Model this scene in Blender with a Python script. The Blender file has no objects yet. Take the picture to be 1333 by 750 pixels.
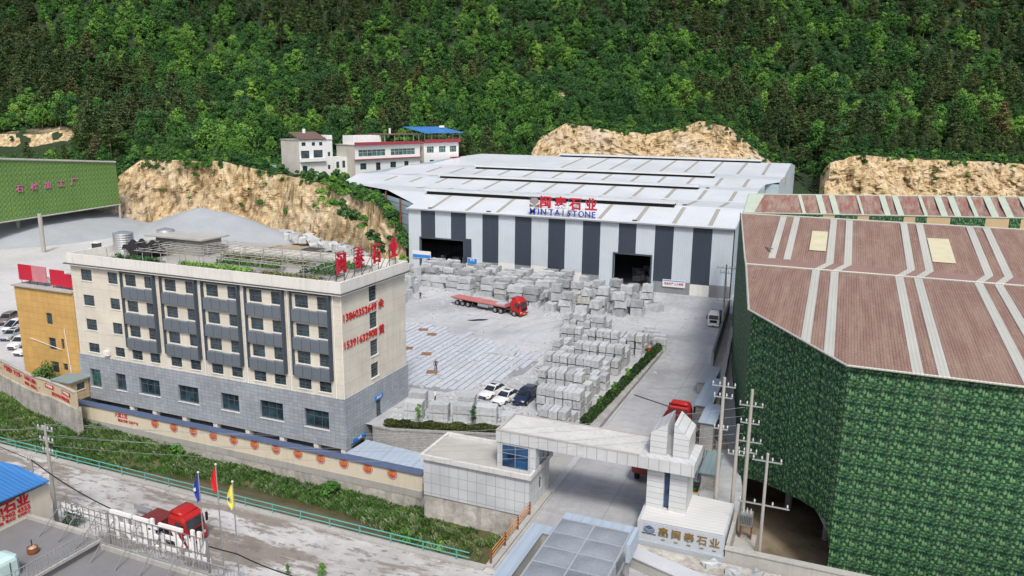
import bpy, math, random
import numpy as np
from mathutils import Vector, Matrix, noise, Euler
random.seed(7); RS = np.random.RandomState(5)
R = math.radians; PI = math.pi
S = bpy.context.scene; COL = S.collection

# ------------------------------------------------------------------ camera
CF, CP, CR, CY, CH = 1007.0, R(12.58), R(.627), R(22.57), 35.0
fx = Vector((-math.sin(CY), math.cos(CY), 0)); rt = Vector((math.cos(CY), math.sin(CY), 0))
fw = fx*math.cos(CP) - Vector((0, 0, math.sin(CP))); up = rt.cross(fw)
RX = rt*math.cos(CR) + up*math.sin(CR); RY = up*math.cos(CR) - rt*math.sin(CR)
cam = bpy.data.cameras.new('camera'); cam.sensor_width = 36; cam.lens = 36*CF/1333
cam.clip_start = .5; cam.clip_end = 3000
co = bpy.data.objects.new('camera', cam); COL.objects.link(co)
m3 = Matrix((RX, RY, -fw)).transposed(); co.matrix_world = Matrix.Translation((0, 0, CH)) @ m3.to_4x4()
S.camera = co
# ------------------------------------------------------------------ light
SUN = Vector((.45, -.75, 1.15)).normalized()
w = bpy.data.worlds.new('World'); S.world = w; w.use_nodes = True
nt = w.node_tree; bg = nt.nodes['Background']; sk = nt.nodes.new('ShaderNodeTexSky'); sk.sky_type = 'NISHITA'
sk.sun_disc = False; sk.sun_elevation = math.asin(SUN.z); sk.sun_rotation = math.atan2(SUN.x, SUN.y)
sk.air_density = 1.0; sk.dust_density = 5.0; sk.ozone_density = 1.0
nt.links.new(sk.outputs[0], bg.inputs[0]); bg.inputs[1].default_value = .125
sl = bpy.data.lights.new('sun', 'SUN'); sl.energy = 2.0; sl.angle = R(10); sl.color = (1, .98, .95)
so = bpy.data.objects.new('sun', sl); COL.objects.link(so); so.rotation_euler = SUN.to_track_quat('Z', 'Y').to_euler()
S.view_settings.view_transform = 'Standard'; S.view_settings.look = 'None'; S.view_settings.exposure = 0.28
S.view_settings.gamma = 1; S.view_settings.use_curve_mapping = False
S.cycles.use_denoising = True; S.cycles.max_bounces = 5; S.cycles.diffuse_bounces = 3

# survey helpers: a sight line through a point of the photo, met with a level or upright plane
def ray(x, y): return RX*((x-666.5)/CF) - RY*((y-375)/CF) + fw
def G(x, y, z=0):
    d = ray(x, y); return Vector((0, 0, CH)) + d*((z-CH)/d.z)
def atY(x, y, Y):
    d = ray(x, y); return Vector((0, 0, CH)) + d*(Y/d.y)
def atX(x, y, X):
    d = ray(x, y); return Vector((0, 0, CH)) + d*(X/d.x)
def Hz(x, y, P):
    d = ray(x, y); return CH + d.z*math.hypot(P[0], P[1])/math.hypot(d.x, d.y)
def DX(x, y, D):      # point on the sight line at forward distance D
    d = ray(x, y); return Vector((0, 0, CH)) + d*(D/d.dot(fx))

# ------------------------------------------------------------------ mesh builder
class MB:
    def __init__(s): s.v = []; s.f = []; s.m = []; s.p = []
    def add(s, vs, fs, mi=0):
        n = len(s.v); s.v += [tuple(p) for p in vs]; s.f += [tuple(i+n for i in f) for f in fs]; s.m += [mi]*len(fs); s.p.append((len(vs), len(fs))); return s
    def box(s, a, b, mi=0, rz=0, c=None):
        x0, y0, z0 = a; x1, y1, z1 = b
        vs = [(x0,y0,z0),(x1,y0,z0),(x1,y1,z0),(x0,y1,z0),(x0,y0,z1),(x1,y0,z1),(x1,y1,z1),(x0,y1,z1)]
        if rz:
            cx, cy = c if c else ((x0+x1)/2, (y0+y1)/2); k, q = math.cos(rz), math.sin(rz)
            vs = [(cx+(x-cx)*k-(y-cy)*q, cy+(x-cx)*q+(y-cy)*k, z) for x, y, z in vs]
        return s.add(vs, [(0,3,2,1),(4,5,6,7),(0,1,5,4),(1,2,6,5),(2,3,7,6),(3,0,4,7)], mi)
    def tube(s, p, q, r, n=6, r2=None, mi=0):
        p = Vector(p); q = Vector(q); d = (q-p)
        if d.length < 1e-6: return s
        d.normalize(); a = d.orthogonal().normalized(); b = d.cross(a); r2 = r if r2 is None else r2
        vs = [p+(a*math.cos(2*PI*i/n)+b*math.sin(2*PI*i/n))*r for i in range(n)]+[q+(a*math.cos(2*PI*i/n)+b*math.sin(2*PI*i/n))*r2 for i in range(n)]
        fs = [(i, (i+1)%n, n+(i+1)%n, n+i) for i in range(n)]+[tuple(range(n-1,-1,-1)), tuple(range(n,2*n))]
        return s.add(vs, fs, mi)
    def quad(s, *p, mi=0): return s.add(p, [tuple(range(len(p)))], mi)
    def prism(s, poly, z0, z1, mi=0):
        n = len(poly); f0 = (lambda i: z0) if not callable(z0) else z0
        vs = [(p[0],p[1],z0) for p in poly]+[(p[0],p[1],(p[2] if len(p)>2 else z1)) for p in poly]
        return s.add(vs, [tuple(range(n-1,-1,-1)), tuple(range(n,2*n))]+[(i,(i+1)%n,n+(i+1)%n,n+i) for i in range(n)], mi)
    def extr(s, poly, d, mi=0):   # 3-D planar polygon extruded along d
        n = len(poly); d = Vector(d); vs = [Vector(p) for p in poly]+[Vector(p)+d for p in poly]
        return s.add(vs, [tuple(range(n-1,-1,-1)), tuple(range(n,2*n))]+[(i,(i+1)%n,n+(i+1)%n,n+i) for i in range(n)], mi)
    def loft(s, rings, mi=0, caps=True):
        n = len(rings[0]); vs = [p for r in rings for p in r]; fs = []
        for k in range(len(rings)-1):
            for i in range(n): fs.append((k*n+i, k*n+(i+1)%n, (k+1)*n+(i+1)%n, (k+1)*n+i))
        if caps: fs += [tuple(range(n-1,-1,-1)), tuple(range((len(rings)-1)*n, len(rings)*n))]
        return s.add(vs, fs, mi)
    def ball(s, c, r, n=8, m=6, mi=0, sz=1):
        rings = [[(c[0]+r*math.sin(PI*(j+.02)/(m+.04))*math.cos(2*PI*i/n), c[1]+r*math.sin(PI*(j+.02)/(m+.04))*math.sin(2*PI*i/n), c[2]-r*sz*math.cos(PI*(j+.02)/(m+.04))) for i in range(n)] for j in range(m+1)]
        return s.loft(rings, mi)
    def build_each(s, name, mats, parent=None, **kw):
        """every add() call becomes a part of its own"""
        out = []; vi = fi = 0
        for nv, nf in s.p:
            q = MB(); q.v = s.v[vi:vi+nv]; q.f = [tuple(i-vi for i in f) for f in s.f[fi:fi+nf]]; q.m = s.m[fi:fi+nf]; vi += nv; fi += nf
            out.append(q.build(name, mats, parent, **kw))
        return out
    def xf(s, M):
        s.v = [tuple(M @ Vector(p)) for p in s.v]; return s
    def build(s, name, mats, parent=None, local=False, smooth=False):
        me = bpy.data.meshes.new(name); vs = s.v
        if parent is not None and not local:
            ox, oy, oz = parent_loc(parent); vs = [(x-ox, y-oy, z-oz) for x, y, z in vs]
        me.from_pydata(vs, [], s.f)
        for m in (mats if isinstance(mats, (list, tuple)) else [mats]): me.materials.append(m)
        if any(s.m): me.polygons.foreach_set('material_index', s.m)
        if smooth: me.polygons.foreach_set('use_smooth', [True]*len(me.polygons))
        me.update(); o = bpy.data.objects.new(name, me); COL.objects.link(o); o.parent = parent
        return o
def parent_loc(p):
    x = Vector((0,0,0))
    while p is not None: x = x+p.location; p = p.parent
    return x
def tag(o, label=None, cat=None, group=None, kind=None):
    if label: o['label'] = label
    if cat: o['category'] = cat
    if group: o['group'] = group
    if kind: o['kind'] = kind
    return o
def thing(name, label, cat, loc=(0,0,0), rz=0, group=None):
    o = bpy.data.objects.new(name, None); o.empty_display_size = .3; COL.objects.link(o); o.location = loc; o.rotation_euler = (0,0,rz)
    return tag(o, label, cat, group)
def dup(root, loc, rz=0, label=None, group=None, sc=None):
    def cp(o, par):
        c = o.copy(); COL.objects.link(c); c.parent = par
        for ch in o.children: cp(ch, c)
        return c
    r = cp(root, None); r.location = loc; r.rotation_euler = (0,0,rz)
    if sc: r.scale = sc
    if label: r['label'] = label
    if group: r['group'] = group
    return r
def struct(o): o['kind'] = 'structure'; return o

# ------------------------------------------------------------------ materials
def nodes(name):
    m = bpy.data.materials.new(name); m.use_nodes = True; t = m.node_tree; return m, t, t.nodes['Principled BSDF']
def N(t, k, **kw):
    n = t.nodes.new(k)
    for a, b in kw.items():
        if a.startswith('i_'): n.inputs[a[2:]].default_value = b
        else: setattr(n, a, b)
    return n
def coords(t, mode='obj', sc=(1,1,1)):
    tc = N(t, 'ShaderNodeTexCoord'); mp = N(t, 'ShaderNodeMapping'); mp.inputs['Scale'].default_value = sc
    if mode == 'world':
        g = N(t, 'ShaderNodeNewGeometry'); t.links.new(g.outputs['Position'], mp.inputs[0])
    else: t.links.new(tc.outputs['Object'], mp.inputs[0])
    return mp.outputs[0]
def wallco(t, mode='world'):   # (x+y, z) so that courses run level on walls facing either way
    v = coords(t, mode); sp = N(t, 'ShaderNodeSeparateXYZ'); t.links.new(v, sp.inputs[0])
    a = N(t, 'ShaderNodeMath', operation='ADD'); t.links.new(sp.outputs[0], a.inputs[0]); t.links.new(sp.outputs[1], a.inputs[1])
    cb = N(t, 'ShaderNodeCombineXYZ'); t.links.new(a.outputs[0], cb.inputs[0]); t.links.new(sp.outputs[2], cb.inputs[1]); return cb.outputs[0]
def noise_n(t, vec, scale, detail=5, rough=.6):
    n = N(t, 'ShaderNodeTexNoise'); n.inputs['Scale'].default_value = scale; n.inputs['Detail'].default_value = detail; n.inputs['Roughness'].default_value = rough
    t.links.new(vec, n.inputs['Vector']); return n.outputs[0]
def ramp(t, fac, stops):
    r = N(t, 'ShaderNodeValToRGB'); e = r.color_ramp.elements
    while len(e) < len(stops): e.new(.5)
    for el, (p, c) in zip(e, stops): el.position = p; el.color = (*c, 1) if len(c) == 3 else c
    t.links.new(fac, r.inputs[0]); return r.outputs[0]
def mix(t, fac, a, b, mode='MIX'):
    m = N(t, 'ShaderNodeMix', data_type='RGBA', blend_type=mode)
    for s, v in ((m.inputs[0], fac), (m.inputs[6], a), (m.inputs[7], b)):
        if hasattr(v, 'links') or hasattr(v, 'is_linked'): t.links.new(v, s)
        elif isinstance(v, (int, float)): s.default_value = v
        else: s.default_value = (*v, 1)
    return m.outputs[2]
def bump(t, b, h, st=.3, dist=.05):
    n = N(t, 'ShaderNodeBump'); n.inputs['Strength'].default_value = st; n.inputs['Distance'].default_value = dist
    t.links.new(h, n.inputs['Height']); t.links.new(n.outputs[0], b.inputs['Normal'])
def mul(c, k): return tuple(min(1, x*k) for x in c)
_mc = {}
def mat(name, c, rough=.75, var=.18, scale=1.5, metal=0, streak=0, dirt=None, world=True, spec=.3, bmp=0):
    """plain surface with large soft variation, fine grain and optional vertical streaks / dirt"""
    if name in _mc: return _mc[name]
    m, t, b = nodes(name); v = coords(t, 'world' if world else 'obj')
    n1 = noise_n(t, v, scale*.25, 6); n2 = noise_n(t, v, scale*5, 4)
    col = ramp(t, n1, [(.3, mul(c, 1-var)), (.7, mul(c, 1+var*.5))])
    col = mix(t, .5, col, ramp(t, n2, [(.3, mul(c, 1-var*.6)), (.7, mul(c, 1+var*.5))]))
    if streak:
        v2 = coords(t, 'world' if world else 'obj', (2.2, 2.2, .18)); n3 = noise_n(t, v2, 1.2, 5)
        col = mix(t, ramp(t, n3, [(.5, (0,0,0)), (.75, (streak,)*3)]), col, mul(dirt or c, .45 if not dirt else 1))
    t.links.new(col, b.inputs['Base Color']); b.inputs['Roughness'].default_value = rough; b.inputs['Metallic'].default_value = metal
    b.inputs['Specular IOR Level'].default_value = spec
    if bmp: bump(t, b, n2, bmp)
    _mc[name] = m; return m
def tilemat(name, c, tw, th, gap=.02, gc=None, off=0, rough=.5, var=.1, streak=.25, dirt=None):
    if name in _mc: return _mc[name]
    m, t, b = nodes(name); v = wallco(t)
    br = N(t, 'ShaderNodeTexBrick', offset=off, squash=1); t.links.new(v, br.inputs['Vector'])
    br.inputs['Scale'].default_value = 1; br.inputs['Brick Width'].default_value = tw; br.inputs['Row Height'].default_value = th
    br.inputs['Mortar Size'].default_value = gap; br.inputs['Color1'].default_value = (*mul(c, 1-var), 1); br.inputs['Color2'].default_value = (*mul(c, 1+var), 1)
    br.inputs['Mortar'].default_value = (*(gc or mul(c, .5)), 1); br.inputs['Mortar Smooth'].default_value = .2; br.inputs['Bias'].default_value = 0
    n1 = noise_n(t, coords(t, 'world'), .35, 6); col = mix(t, .6, br.outputs[0], ramp(t, n1, [(.3, (.72,)*3), (.7, (1.08,)*3)]), 'MULTIPLY')
    v2 = coords(t, 'world', (1.6, 1.6, .12)); n3 = noise_n(t, v2, 1.3, 5)
    col = mix(t, ramp(t, n3, [(.52, (0,0,0)), (.8, (streak,)*3)]), col, dirt or mul(c, .4))
    t.links.new(col, b.inputs['Base Color']); b.inputs['Roughness'].default_value = rough; b.inputs['Specular IOR Level'].default_value = .35
    bump(t, b, br.outputs[1], -.2, .03); _mc[name] = m; return m
def corr(name, c, axis='x', pitch=.35, rough=.45, metal=0, streak=.15, var=.12, dirt=None, depth=.5):
    """ribbed metal sheet, ribs repeating along one axis"""
    if name in _mc: return _mc[name]
    m, t, b = nodes(name); v = coords(t, 'world')
    wv = N(t, 'ShaderNodeTexWave', wave_type='BANDS', bands_direction='X' if axis == 'x' else 'Y', wave_profile='SIN')
    wv.inputs['Scale'].default_value = .314/pitch; t.links.new(v, wv.inputs[0])
    n1 = noise_n(t, v, .12, 6); col = ramp(t, n1, [(.3, mul(c, 1-var)), (.7, mul(c, 1+var*.4))])
    col = mix(t, ramp(t, wv.outputs[1], [(0, (.22,)*3), (.35, (0,0,0))]), col, mul(c, .55))
    sc = (2.5, .1, .4) if axis == 'x' else (.1, 2.5, .4)
    n3 = noise_n(t, coords(t, 'world', sc), 1, 5); col = mix(t, ramp(t, n3, [(.5, (0,0,0)), (.8, (streak,)*3)]), col, dirt or mul(c, .4))
    t.links.new(col, b.inputs['Base Color']); b.inputs['Roughness'].default_value = rough; b.inputs['Metallic'].default_value = metal
    bump(t, b, wv.outputs[1], depth, .04); _mc[name] = m; return m
def glass(name, c=(.015,.035,.05)):
    if name in _mc: return _mc[name]
    m, t, b = nodes(name); v = coords(t, 'world'); n = noise_n(t, v, .8, 2)
    t.links.new(ramp(t, n, [(.35, mul(c, .5)), (.65, mul(c, 1.8))]), b.inputs['Base Color']); b.inputs['Roughness'].default_value = .08
    b.inputs['Specular IOR Level'].default_value = .7; _mc[name] = m; return m
def camo(name, dark, mid, light, sc=1.9):
    m, t, b = nodes(name); v = coords(t, 'world'); tl = 1.3
    v0 = coords(t, 'world', (1/tl, 1/tl, 1/tl)); fr = N(t, 'ShaderNodeVectorMath', operation='FRACTION'); t.links.new(v0, fr.inputs[0]); fs_ = N(t, 'ShaderNodeVectorMath', operation='SCALE'); fs_.inputs['Scale'].default_value = tl; t.links.new(fr.outputs[0], fs_.inputs[0]); vt = fs_.outputs[0]
    nz = N(t, 'ShaderNodeTexNoise'); nz.inputs['Scale'].default_value = 3; t.links.new(vt, nz.inputs['Vector'])
    dv = N(t, 'ShaderNodeMix', data_type='VECTOR'); dv.inputs[0].default_value = .1; t.links.new(vt, dv.inputs[4]); t.links.new(nz.outputs[1], dv.inputs[5])
    def lay(k):
        vo = N(t, 'ShaderNodeTexVoronoi'); vo.inputs['Scale'].default_value = k; t.links.new(dv.outputs[1], vo.inputs['Vector'])
        sp = N(t, 'ShaderNodeSeparateColor'); t.links.new(vo.outputs['Color'], sp.inputs[0])
        c = ramp(t, sp.outputs[0], [(.15, dark), (.3, mid), (.52, mid), (.74, light)])
        return mix(t, ramp(t, vo.outputs['Distance'], [(.38, (0,0,0)), (.68, (1,1,1))]), c, dark)
    col = mix(t, .4, lay(sc), lay(sc*1.8)); n = noise_n(t, v, .12, 4)
    bk = N(t, 'ShaderNodeTexBrick', offset=0, squash=1); t.links.new(wallco(t), bk.inputs['Vector']); bk.inputs['Scale'].default_value = 1; bk.inputs['Brick Width'].default_value = 1.0; bk.inputs['Row Height'].default_value = 6.1; bk.inputs['Mortar Size'].default_value = .03; bk.inputs['Color1'].default_value = bk.inputs['Color2'].default_value = (1,1,1,1); bk.inputs['Mortar'].default_value = (.62,.62,.62,1); col = mix(t, 1.0, col, bk.outputs[0], 'MULTIPLY')
    col = mix(t, ramp(t, noise_n(t, coords(t, 'world', (1.5,1.5,.08)), 1, 5), [(.52, (0,0,0)), (.8, (.4,)*3)]), col, (.10,.13,.09))
    col = mix(t, .35, col, ramp(t, n, [(.3, (.6,.6,.6)), (.7, (1.2,1.2,1.15))]), 'MULTIPLY')
    t.links.new(col, b.inputs['Base Color']); b.inputs['Roughness'].default_value = .7; b.inputs['Specular IOR Level'].default_value = .2
    return m
def granite(name, base, var):
    m, t, b = nodes(name); v = coords(t, 'obj'); oi = N(t, 'ShaderNodeObjectInfo')
    n2 = noise_n(t, coords(t, 'world'), 2.2, 6, .7); n4 = noise_n(t, v, 9, 3)
    col = ramp(t, oi.outputs['Random'], [(0, mul(base, 1-var)), (.5, base), (.93, mul(base, 1+var*.5)), (.97, mul(base, 1+var*.5)), (1, (base[0]*1.02, base[1]*.94, base[2]*.8) if var > .2 else base)])
    col = mix(t, .7, col, ramp(t, n2, [(.25, (.55,)*3), (.7, (1.1,)*3)]), 'MULTIPLY'); col = mix(t, .4, col, ramp(t, n4, [(.3, (.7,)*3), (.7, (1.15,)*3)]), 'MULTIPLY')
    t.links.new(col, b.inputs['Base Color']); b.inputs['Roughness'].default_value = .85; bump(t, b, n2, .5, .12); return m
def foliage(name, stops, dark=.62, alt=None):
    m, t, b = nodes(name); oi = N(t, 'ShaderNodeObjectInfo'); v = coords(t, 'obj')
    col = ramp(t, oi.outputs['Random'], stops); n = noise_n(t, v, .35, 3)
    col = mix(t, .75, col, ramp(t, n, [(.3, (dark,)*3), (.68, (1.25,1.25,1.1))]), 'MULTIPLY')
    col = mix(t, 1.0, col, ramp(t, noise_n(t, coords(t, 'world'), .022, 4), [(.35, (.72,.80,.85)), (.5, (1,1,1)), (.66, (1.25,1.15,.95))]), 'MULTIPLY')
    n2 = noise_n(t, v, 3, 2); col = mix(t, .4, col, ramp(t, n2, [(.3, (.7,)*3), (.7, (1.3,)*3)]), 'MULTIPLY')
    t.links.new(col, b.inputs['Base Color']); b.inputs['Roughness'].default_value = .65; b.inputs['Specular IOR Level'].default_value = .15
    b.inputs['Subsurface Weight'].default_value = 0
    return m

M = dict(
 cream=tilemat('cream_wall', (.68,.645,.555), 60, 1.47, .014, (.42,.39,.32), var=.02, streak=.35, dirt=(.36,.33,.27), rough=.8),
 white_wall=mat('white_render', (.70,.69,.64), .85, .1, streak=.35, dirt=(.4,.38,.33)),
 parapet=mat('parapet_paint', (.70,.695,.66), .85, .12, streak=.45, dirt=(.42,.4,.34)),
 bluetile=tilemat('blue_grey_stone_tile', (.345,.38,.42), .62, .42, .018, (.17,.2,.24), var=.10, streak=.25, rough=.4),
 spandrel=mat('grey_aluminium', (.18,.21,.25), .35, .12, metal=.2, streak=.15),
 fin=mat('dark_grey_aluminium', (.07,.09,.115), .35, .1, metal=.2),
 glass=glass('window_glass', (.022,.045,.06)), gglass=glass('green_window_glass', (.03,.10,.085)), bglass=glass('blue_glass', (.01,.045,.11)),
 frame=mat('window_frame_metal', (.10,.11,.12), .4), bar=mat('window_bar', (.22,.25,.27), .5), whitetrim=mat('white_trim', (.75,.75,.73), .6, .06),
 yellow=tilemat('yellow_stone_tile', (.60,.375,.13), 1.05, .8, .02, (.4,.25,.1), var=.05, streak=.2, dirt=(.45,.3,.14)),
 tan=tilemat('tan_tile', (.55,.42,.24), 1.0, .8, .02, var=.05),
 concrete=mat('concrete', (.40,.395,.37), .9, .25, streak=.4, dirt=(.2,.19,.17), bmp=.15),
 roofcon=mat('roof_concrete', (.42,.41,.38), .9, .3, scale=2, bmp=.1),
 darkroof=mat('dark_terrace_concrete', (.20,.20,.205), .85, .25, scale=2.5, bmp=.1),
 whitestone=tilemat('pale_stone_cladding', (.55,.58,.60), .95, 1.0, .022, (.28,.29,.3), var=.04, streak=.2, rough=.5),
 stoneband=tilemat('pale_stone_band', (.56,.58,.59), .9, 9, .03, (.3,.31,.32), var=.04, streak=.2, rough=.5),
 stonerow=tilemat('pale_stone_courses', (.56,.58,.59), 40, .52, .025, (.3,.31,.32), var=.03, streak=.2, rough=.5),
 rubble=None, steel=mat('galvanised_steel', (.42,.44,.45), .4, .12, metal=.5), darksteel=mat('dark_steel', (.09,.09,.095), .5, .2, metal=.4),
 rust=mat('rusty_steel', (.20,.075,.045), .8, .3), red=mat('red_paint', (.52,.012,.014), .4, .12, dirt=(.2,.05,.04)), crimson=mat('red_letter_sheet', (.50,.02,.045), .5, .12),
 redtruck=mat('red_truck_paint', (.42,.02,.02), .35, .25, world=False, scale=3), palered=mat('faded_red_deck', (.45,.16,.15), .8, .25, scale=3, world=False),
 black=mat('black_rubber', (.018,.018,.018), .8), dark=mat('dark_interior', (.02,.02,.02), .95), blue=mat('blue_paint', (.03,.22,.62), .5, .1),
 whitep=mat('white_paint', (.78,.78,.77), .4, .05, world=False), pole=mat('pole_concrete', (.38,.37,.34), .9, .15, streak=.2), porcelain=mat('white_porcelain', (.55,.56,.56), .25),
 gold=mat('bronze_lettering', (.30,.205,.09), .45, .15, metal=.5), orange=mat('orange_paint', (.75,.27,.02), .5, .1), teal=mat('teal_rail_paint', (.11,.34,.31), .5, .2),
 bark=mat('bark', (.16,.125,.09), .95, .3, world=False), wood=mat('weathered_wood', (.30,.17,.10), .9, .3, scale=4), copper=mat('copper_pot', (.45,.16,.08), .35, .2, metal=.6),
 aqua=mat('pale_aqua_plastic', (.50,.66,.64), .5, .1), navy=mat('navy_roof_tile', (.07,.10,.18), .6, .2, scale=5), cloth=mat('black_shade_net', (.018,.018,.02), .9, .3),
 skin=mat('skin', (.45,.27,.19), .6), denim=mat('denim', (.04,.06,.12), .9), darkcloth=mat('dark_cloth', (.03,.03,.04), .9), maroon=mat('maroon_cloth', (.16,.04,.035), .9), hair=mat('hair', (.012,.01,.01), .8),
 greenroof=corr('grey_green_sheet', (.22,.30,.31), 'x', .5), roofw=corr('white_metal_roof', (.62,.66,.69), 'x', .55, rough=.4, streak=.22, dirt=(.42,.43,.42), depth=.25),
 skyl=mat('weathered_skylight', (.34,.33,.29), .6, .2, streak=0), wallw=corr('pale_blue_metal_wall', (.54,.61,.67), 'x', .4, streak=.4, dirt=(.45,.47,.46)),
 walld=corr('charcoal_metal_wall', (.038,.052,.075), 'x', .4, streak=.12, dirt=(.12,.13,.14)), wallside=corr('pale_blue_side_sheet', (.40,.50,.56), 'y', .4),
 blueroof=corr('blue_metal_roof', (.05,.20,.50), 'y', .35, streak=.1), ltblueroof=corr('light_blue_sheet', (.36,.44,.53), 'x', .8, streak=.35, depth=.15),
 brick=tilemat('grey_brickwork', (.36,.36,.35), .4, .2, .02, var=.12, off=.5, rough=.9, streak=.4), waterstain=mat('stained_plinth', (.23,.25,.27), .8, .25, scale=2, streak=.4),
)

# gravel dust ground: pale concrete with dark damp patches and tyre sweeps
def ground_mat(name, base, dark, scale=.06, tracks=True, mud=None):
    m, t, b = nodes(name); v = coords(t, 'world')
    n1 = noise_n(t, v, scale, 7, .62); n2 = noise_n(t, v, 1.1, 6, .7); n3 = noise_n(t, coords(t, 'world', (.12, .9, 1)), .6, 5, .65)
    col = ramp(t, n1, [(.33, dark), (.55, base), (.75, mul(base, 1.12))])
    col = mix(t, .55, col, ramp(t, n2, [(.25, (.72,)*3), (.7, (1.1,)*3)]), 'MULTIPLY')
    if tracks:
        wv = N(t, 'ShaderNodeTexWave', wave_type='RINGS', rings_direction='Z'); wv.inputs['Scale'].default_value = .11; wv.inputs['Distortion'].default_value = 3.5; wv.inputs['Detail'].default_value = 3; wv.inputs['Detail Scale'].default_value = .6
        mp = N(t, 'ShaderNodeMapping'); mp.inputs['Location'].default_value = (27, -112, 0); t.links.new(v, mp.inputs[0]); t.links.new(mp.outputs[0], wv.inputs[0])
        nk = noise_n(t, v, .05, 3); col = mix(t, ramp(t, nk, [(.45, (0,0,0)), (.62, (.35,)*3)]), col, ramp(t, wv.outputs[1], [(.0, (.62,)*3), (.3, (1,)*3)]), 'MULTIPLY')
    if tracks:
        bk = N(t, 'ShaderNodeTexBrick', offset=0, squash=1); t.links.new(v, bk.inputs['Vector']); bk.inputs['Scale'].default_value = 1; bk.inputs['Brick Width'].default_value = 5.5; bk.inputs['Row Height'].default_value = 5.5; bk.inputs['Mortar Size'].default_value = .05; bk.inputs['Color1'].default_value = bk.inputs['Color2'].default_value = (1,1,1,1); bk.inputs['Mortar'].default_value = (.72,.72,.72,1); col = mix(t, .7, col, bk.outputs[0], 'MULTIPLY')
        n8 = noise_n(t, coords(t, 'world', (.35, .08, 1)), .9, 7, .75); col = mix(t, ramp(t, n8, [(.5, (0,0,0)), (.66, (.45,)*3)]), col, mul(dark, .85))
    if mud:
        n5 = noise_n(t, coords(t, 'world', (.14, .55, 1)), .55, 8, .68); n6 = noise_n(t, coords(t, 'world', (.4, .8, 1)), 1.6, 6, .7)
        col = mix(t, ramp(t, n5, [(.48, (0,0,0)), (.53, (.95,)*3)]), col, mud)
        col = mix(t, ramp(t, n6, [(.54, (0,0,0)), (.6, (.75,)*3)]), col, mul(mud, .75))
    t.links.new(col, b.inputs['Base Color']); b.inputs['Roughness'].default_value = .8; b.inputs['Specular IOR Level'].default_value = .2; bump(t, b, n2, .25, .06); return m
M['yard'] = ground_mat('dusty_concrete', (.47,.485,.50), (.32,.33,.35))
M['road'] = ground_mat('muddy_road', (.52,.515,.51), (.36,.35,.34), .12, False, (.225,.20,.175))
M['plaza'] = ground_mat('stone_dust', (.54,.54,.53), (.42,.42,.42), .03, False)
M['drive'] = ground_mat('driveway_concrete', (.42,.43,.44), (.29,.295,.31), .07, True)
M['gravel'] = mat('grey_stone_powder', (.335,.365,.39), .95, .2, scale=.6, bmp=.4)
def rubble_mat():
    m, t, b = nodes('rubble_stone'); v = wallco(t); vo = N(t, 'ShaderNodeTexVoronoi', feature='DISTANCE_TO_EDGE'); vo.inputs['Scale'].default_value = 1.1; t.links.new(v, vo.inputs['Vector'])
    n = noise_n(t, coords(t, 'world'), .5, 7, .7); n3 = noise_n(t, coords(t, 'world', (1.3, 1.3, .16)), .8, 6)
    col = ramp(t, n, [(.3, (.25,.24,.21)), (.5, (.42,.405,.37)), (.68, (.58,.56,.51))])
    col = mix(t, ramp(t, vo.outputs[0], [(.0, (.3,)*3), (.05, (0,0,0))]), col, (.16,.15,.13)); col = mix(t, ramp(t, n3, [(.5, (0,0,0)), (.7, (.6,)*3)]), col, (.15,.14,.12))
    t.links.new(col, b.inputs['Base Color']); b.inputs['Roughness'].default_value = .95; bump(t, b, vo.outputs[0], .5, .1); return m
M['rubble'] = rubble_mat()
M['camoR'] = camo('leaf_print_sheet', (.006,.026,.02), (.035,.13,.05), (.21,.40,.17), 4.0)
M['camoL'] = camo('light_leaf_print_sheet', (.085,.17,.05), (.16,.30,.075), (.26,.42,.15), 2.0)
def brown_roof(name, c1, c2):
    m, t, b = nodes(name); v = coords(t, 'world'); br = N(t, 'ShaderNodeTexBrick', offset=0, squash=1); t.links.new(v, br.inputs['Vector'])
    br.inputs['Scale'].default_value = 1; br.inputs['Brick Width'].default_value = .24; br.inputs['Row Height'].default_value = .35; br.inputs['Mortar Size'].default_value = .035
    br.inputs['Color1'].default_value = (*c1, 1); br.inputs['Color2'].default_value = (*mul(c1, 1.25), 1); br.inputs['Mortar'].default_value = (*mul(c1, .55), 1)
    n = noise_n(t, coords(t, 'world', (1.6, .12, 1)), .9, 6, .7); n2 = noise_n(t, coords(t, 'world', (.8, .8, 1)), .55, 8, .75)
    col = mix(t, ramp(t, n, [(.42, (0,0,0)), (.7, (.5,)*3)]), br.outputs[0], c2); col = mix(t, ramp(t, n2, [(.58, (0,0,0)), (.75, (.5,)*3)]), col, mul(c2, 1.25))
    t.links.new(col, b.inputs['Base Color']); b.inputs['Roughness'].default_value = .7; bump(t, b, br.outputs[1], -.4, .05); return m
M['brown'] = brown_roof('brown_tile_sheet', (.225,.135,.105), (.37,.28,.21)); M['brown2'] = brown_roof('mottled_roof_sheet', (.235,.105,.085), (.40,.42,.33))
M['stripw'] = corr('white_roof_strip', (.47,.475,.43), 'x', .3, streak=.6, dirt=(.45,.44,.38))
M['granite'] = granite('grey_granite', (.45,.475,.495), .3); M['granite2'] = granite('sawn_granite', (.50,.53,.55), .16); M['slab'] = granite('slab_granite', (.52,.56,.61), .08)

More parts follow.
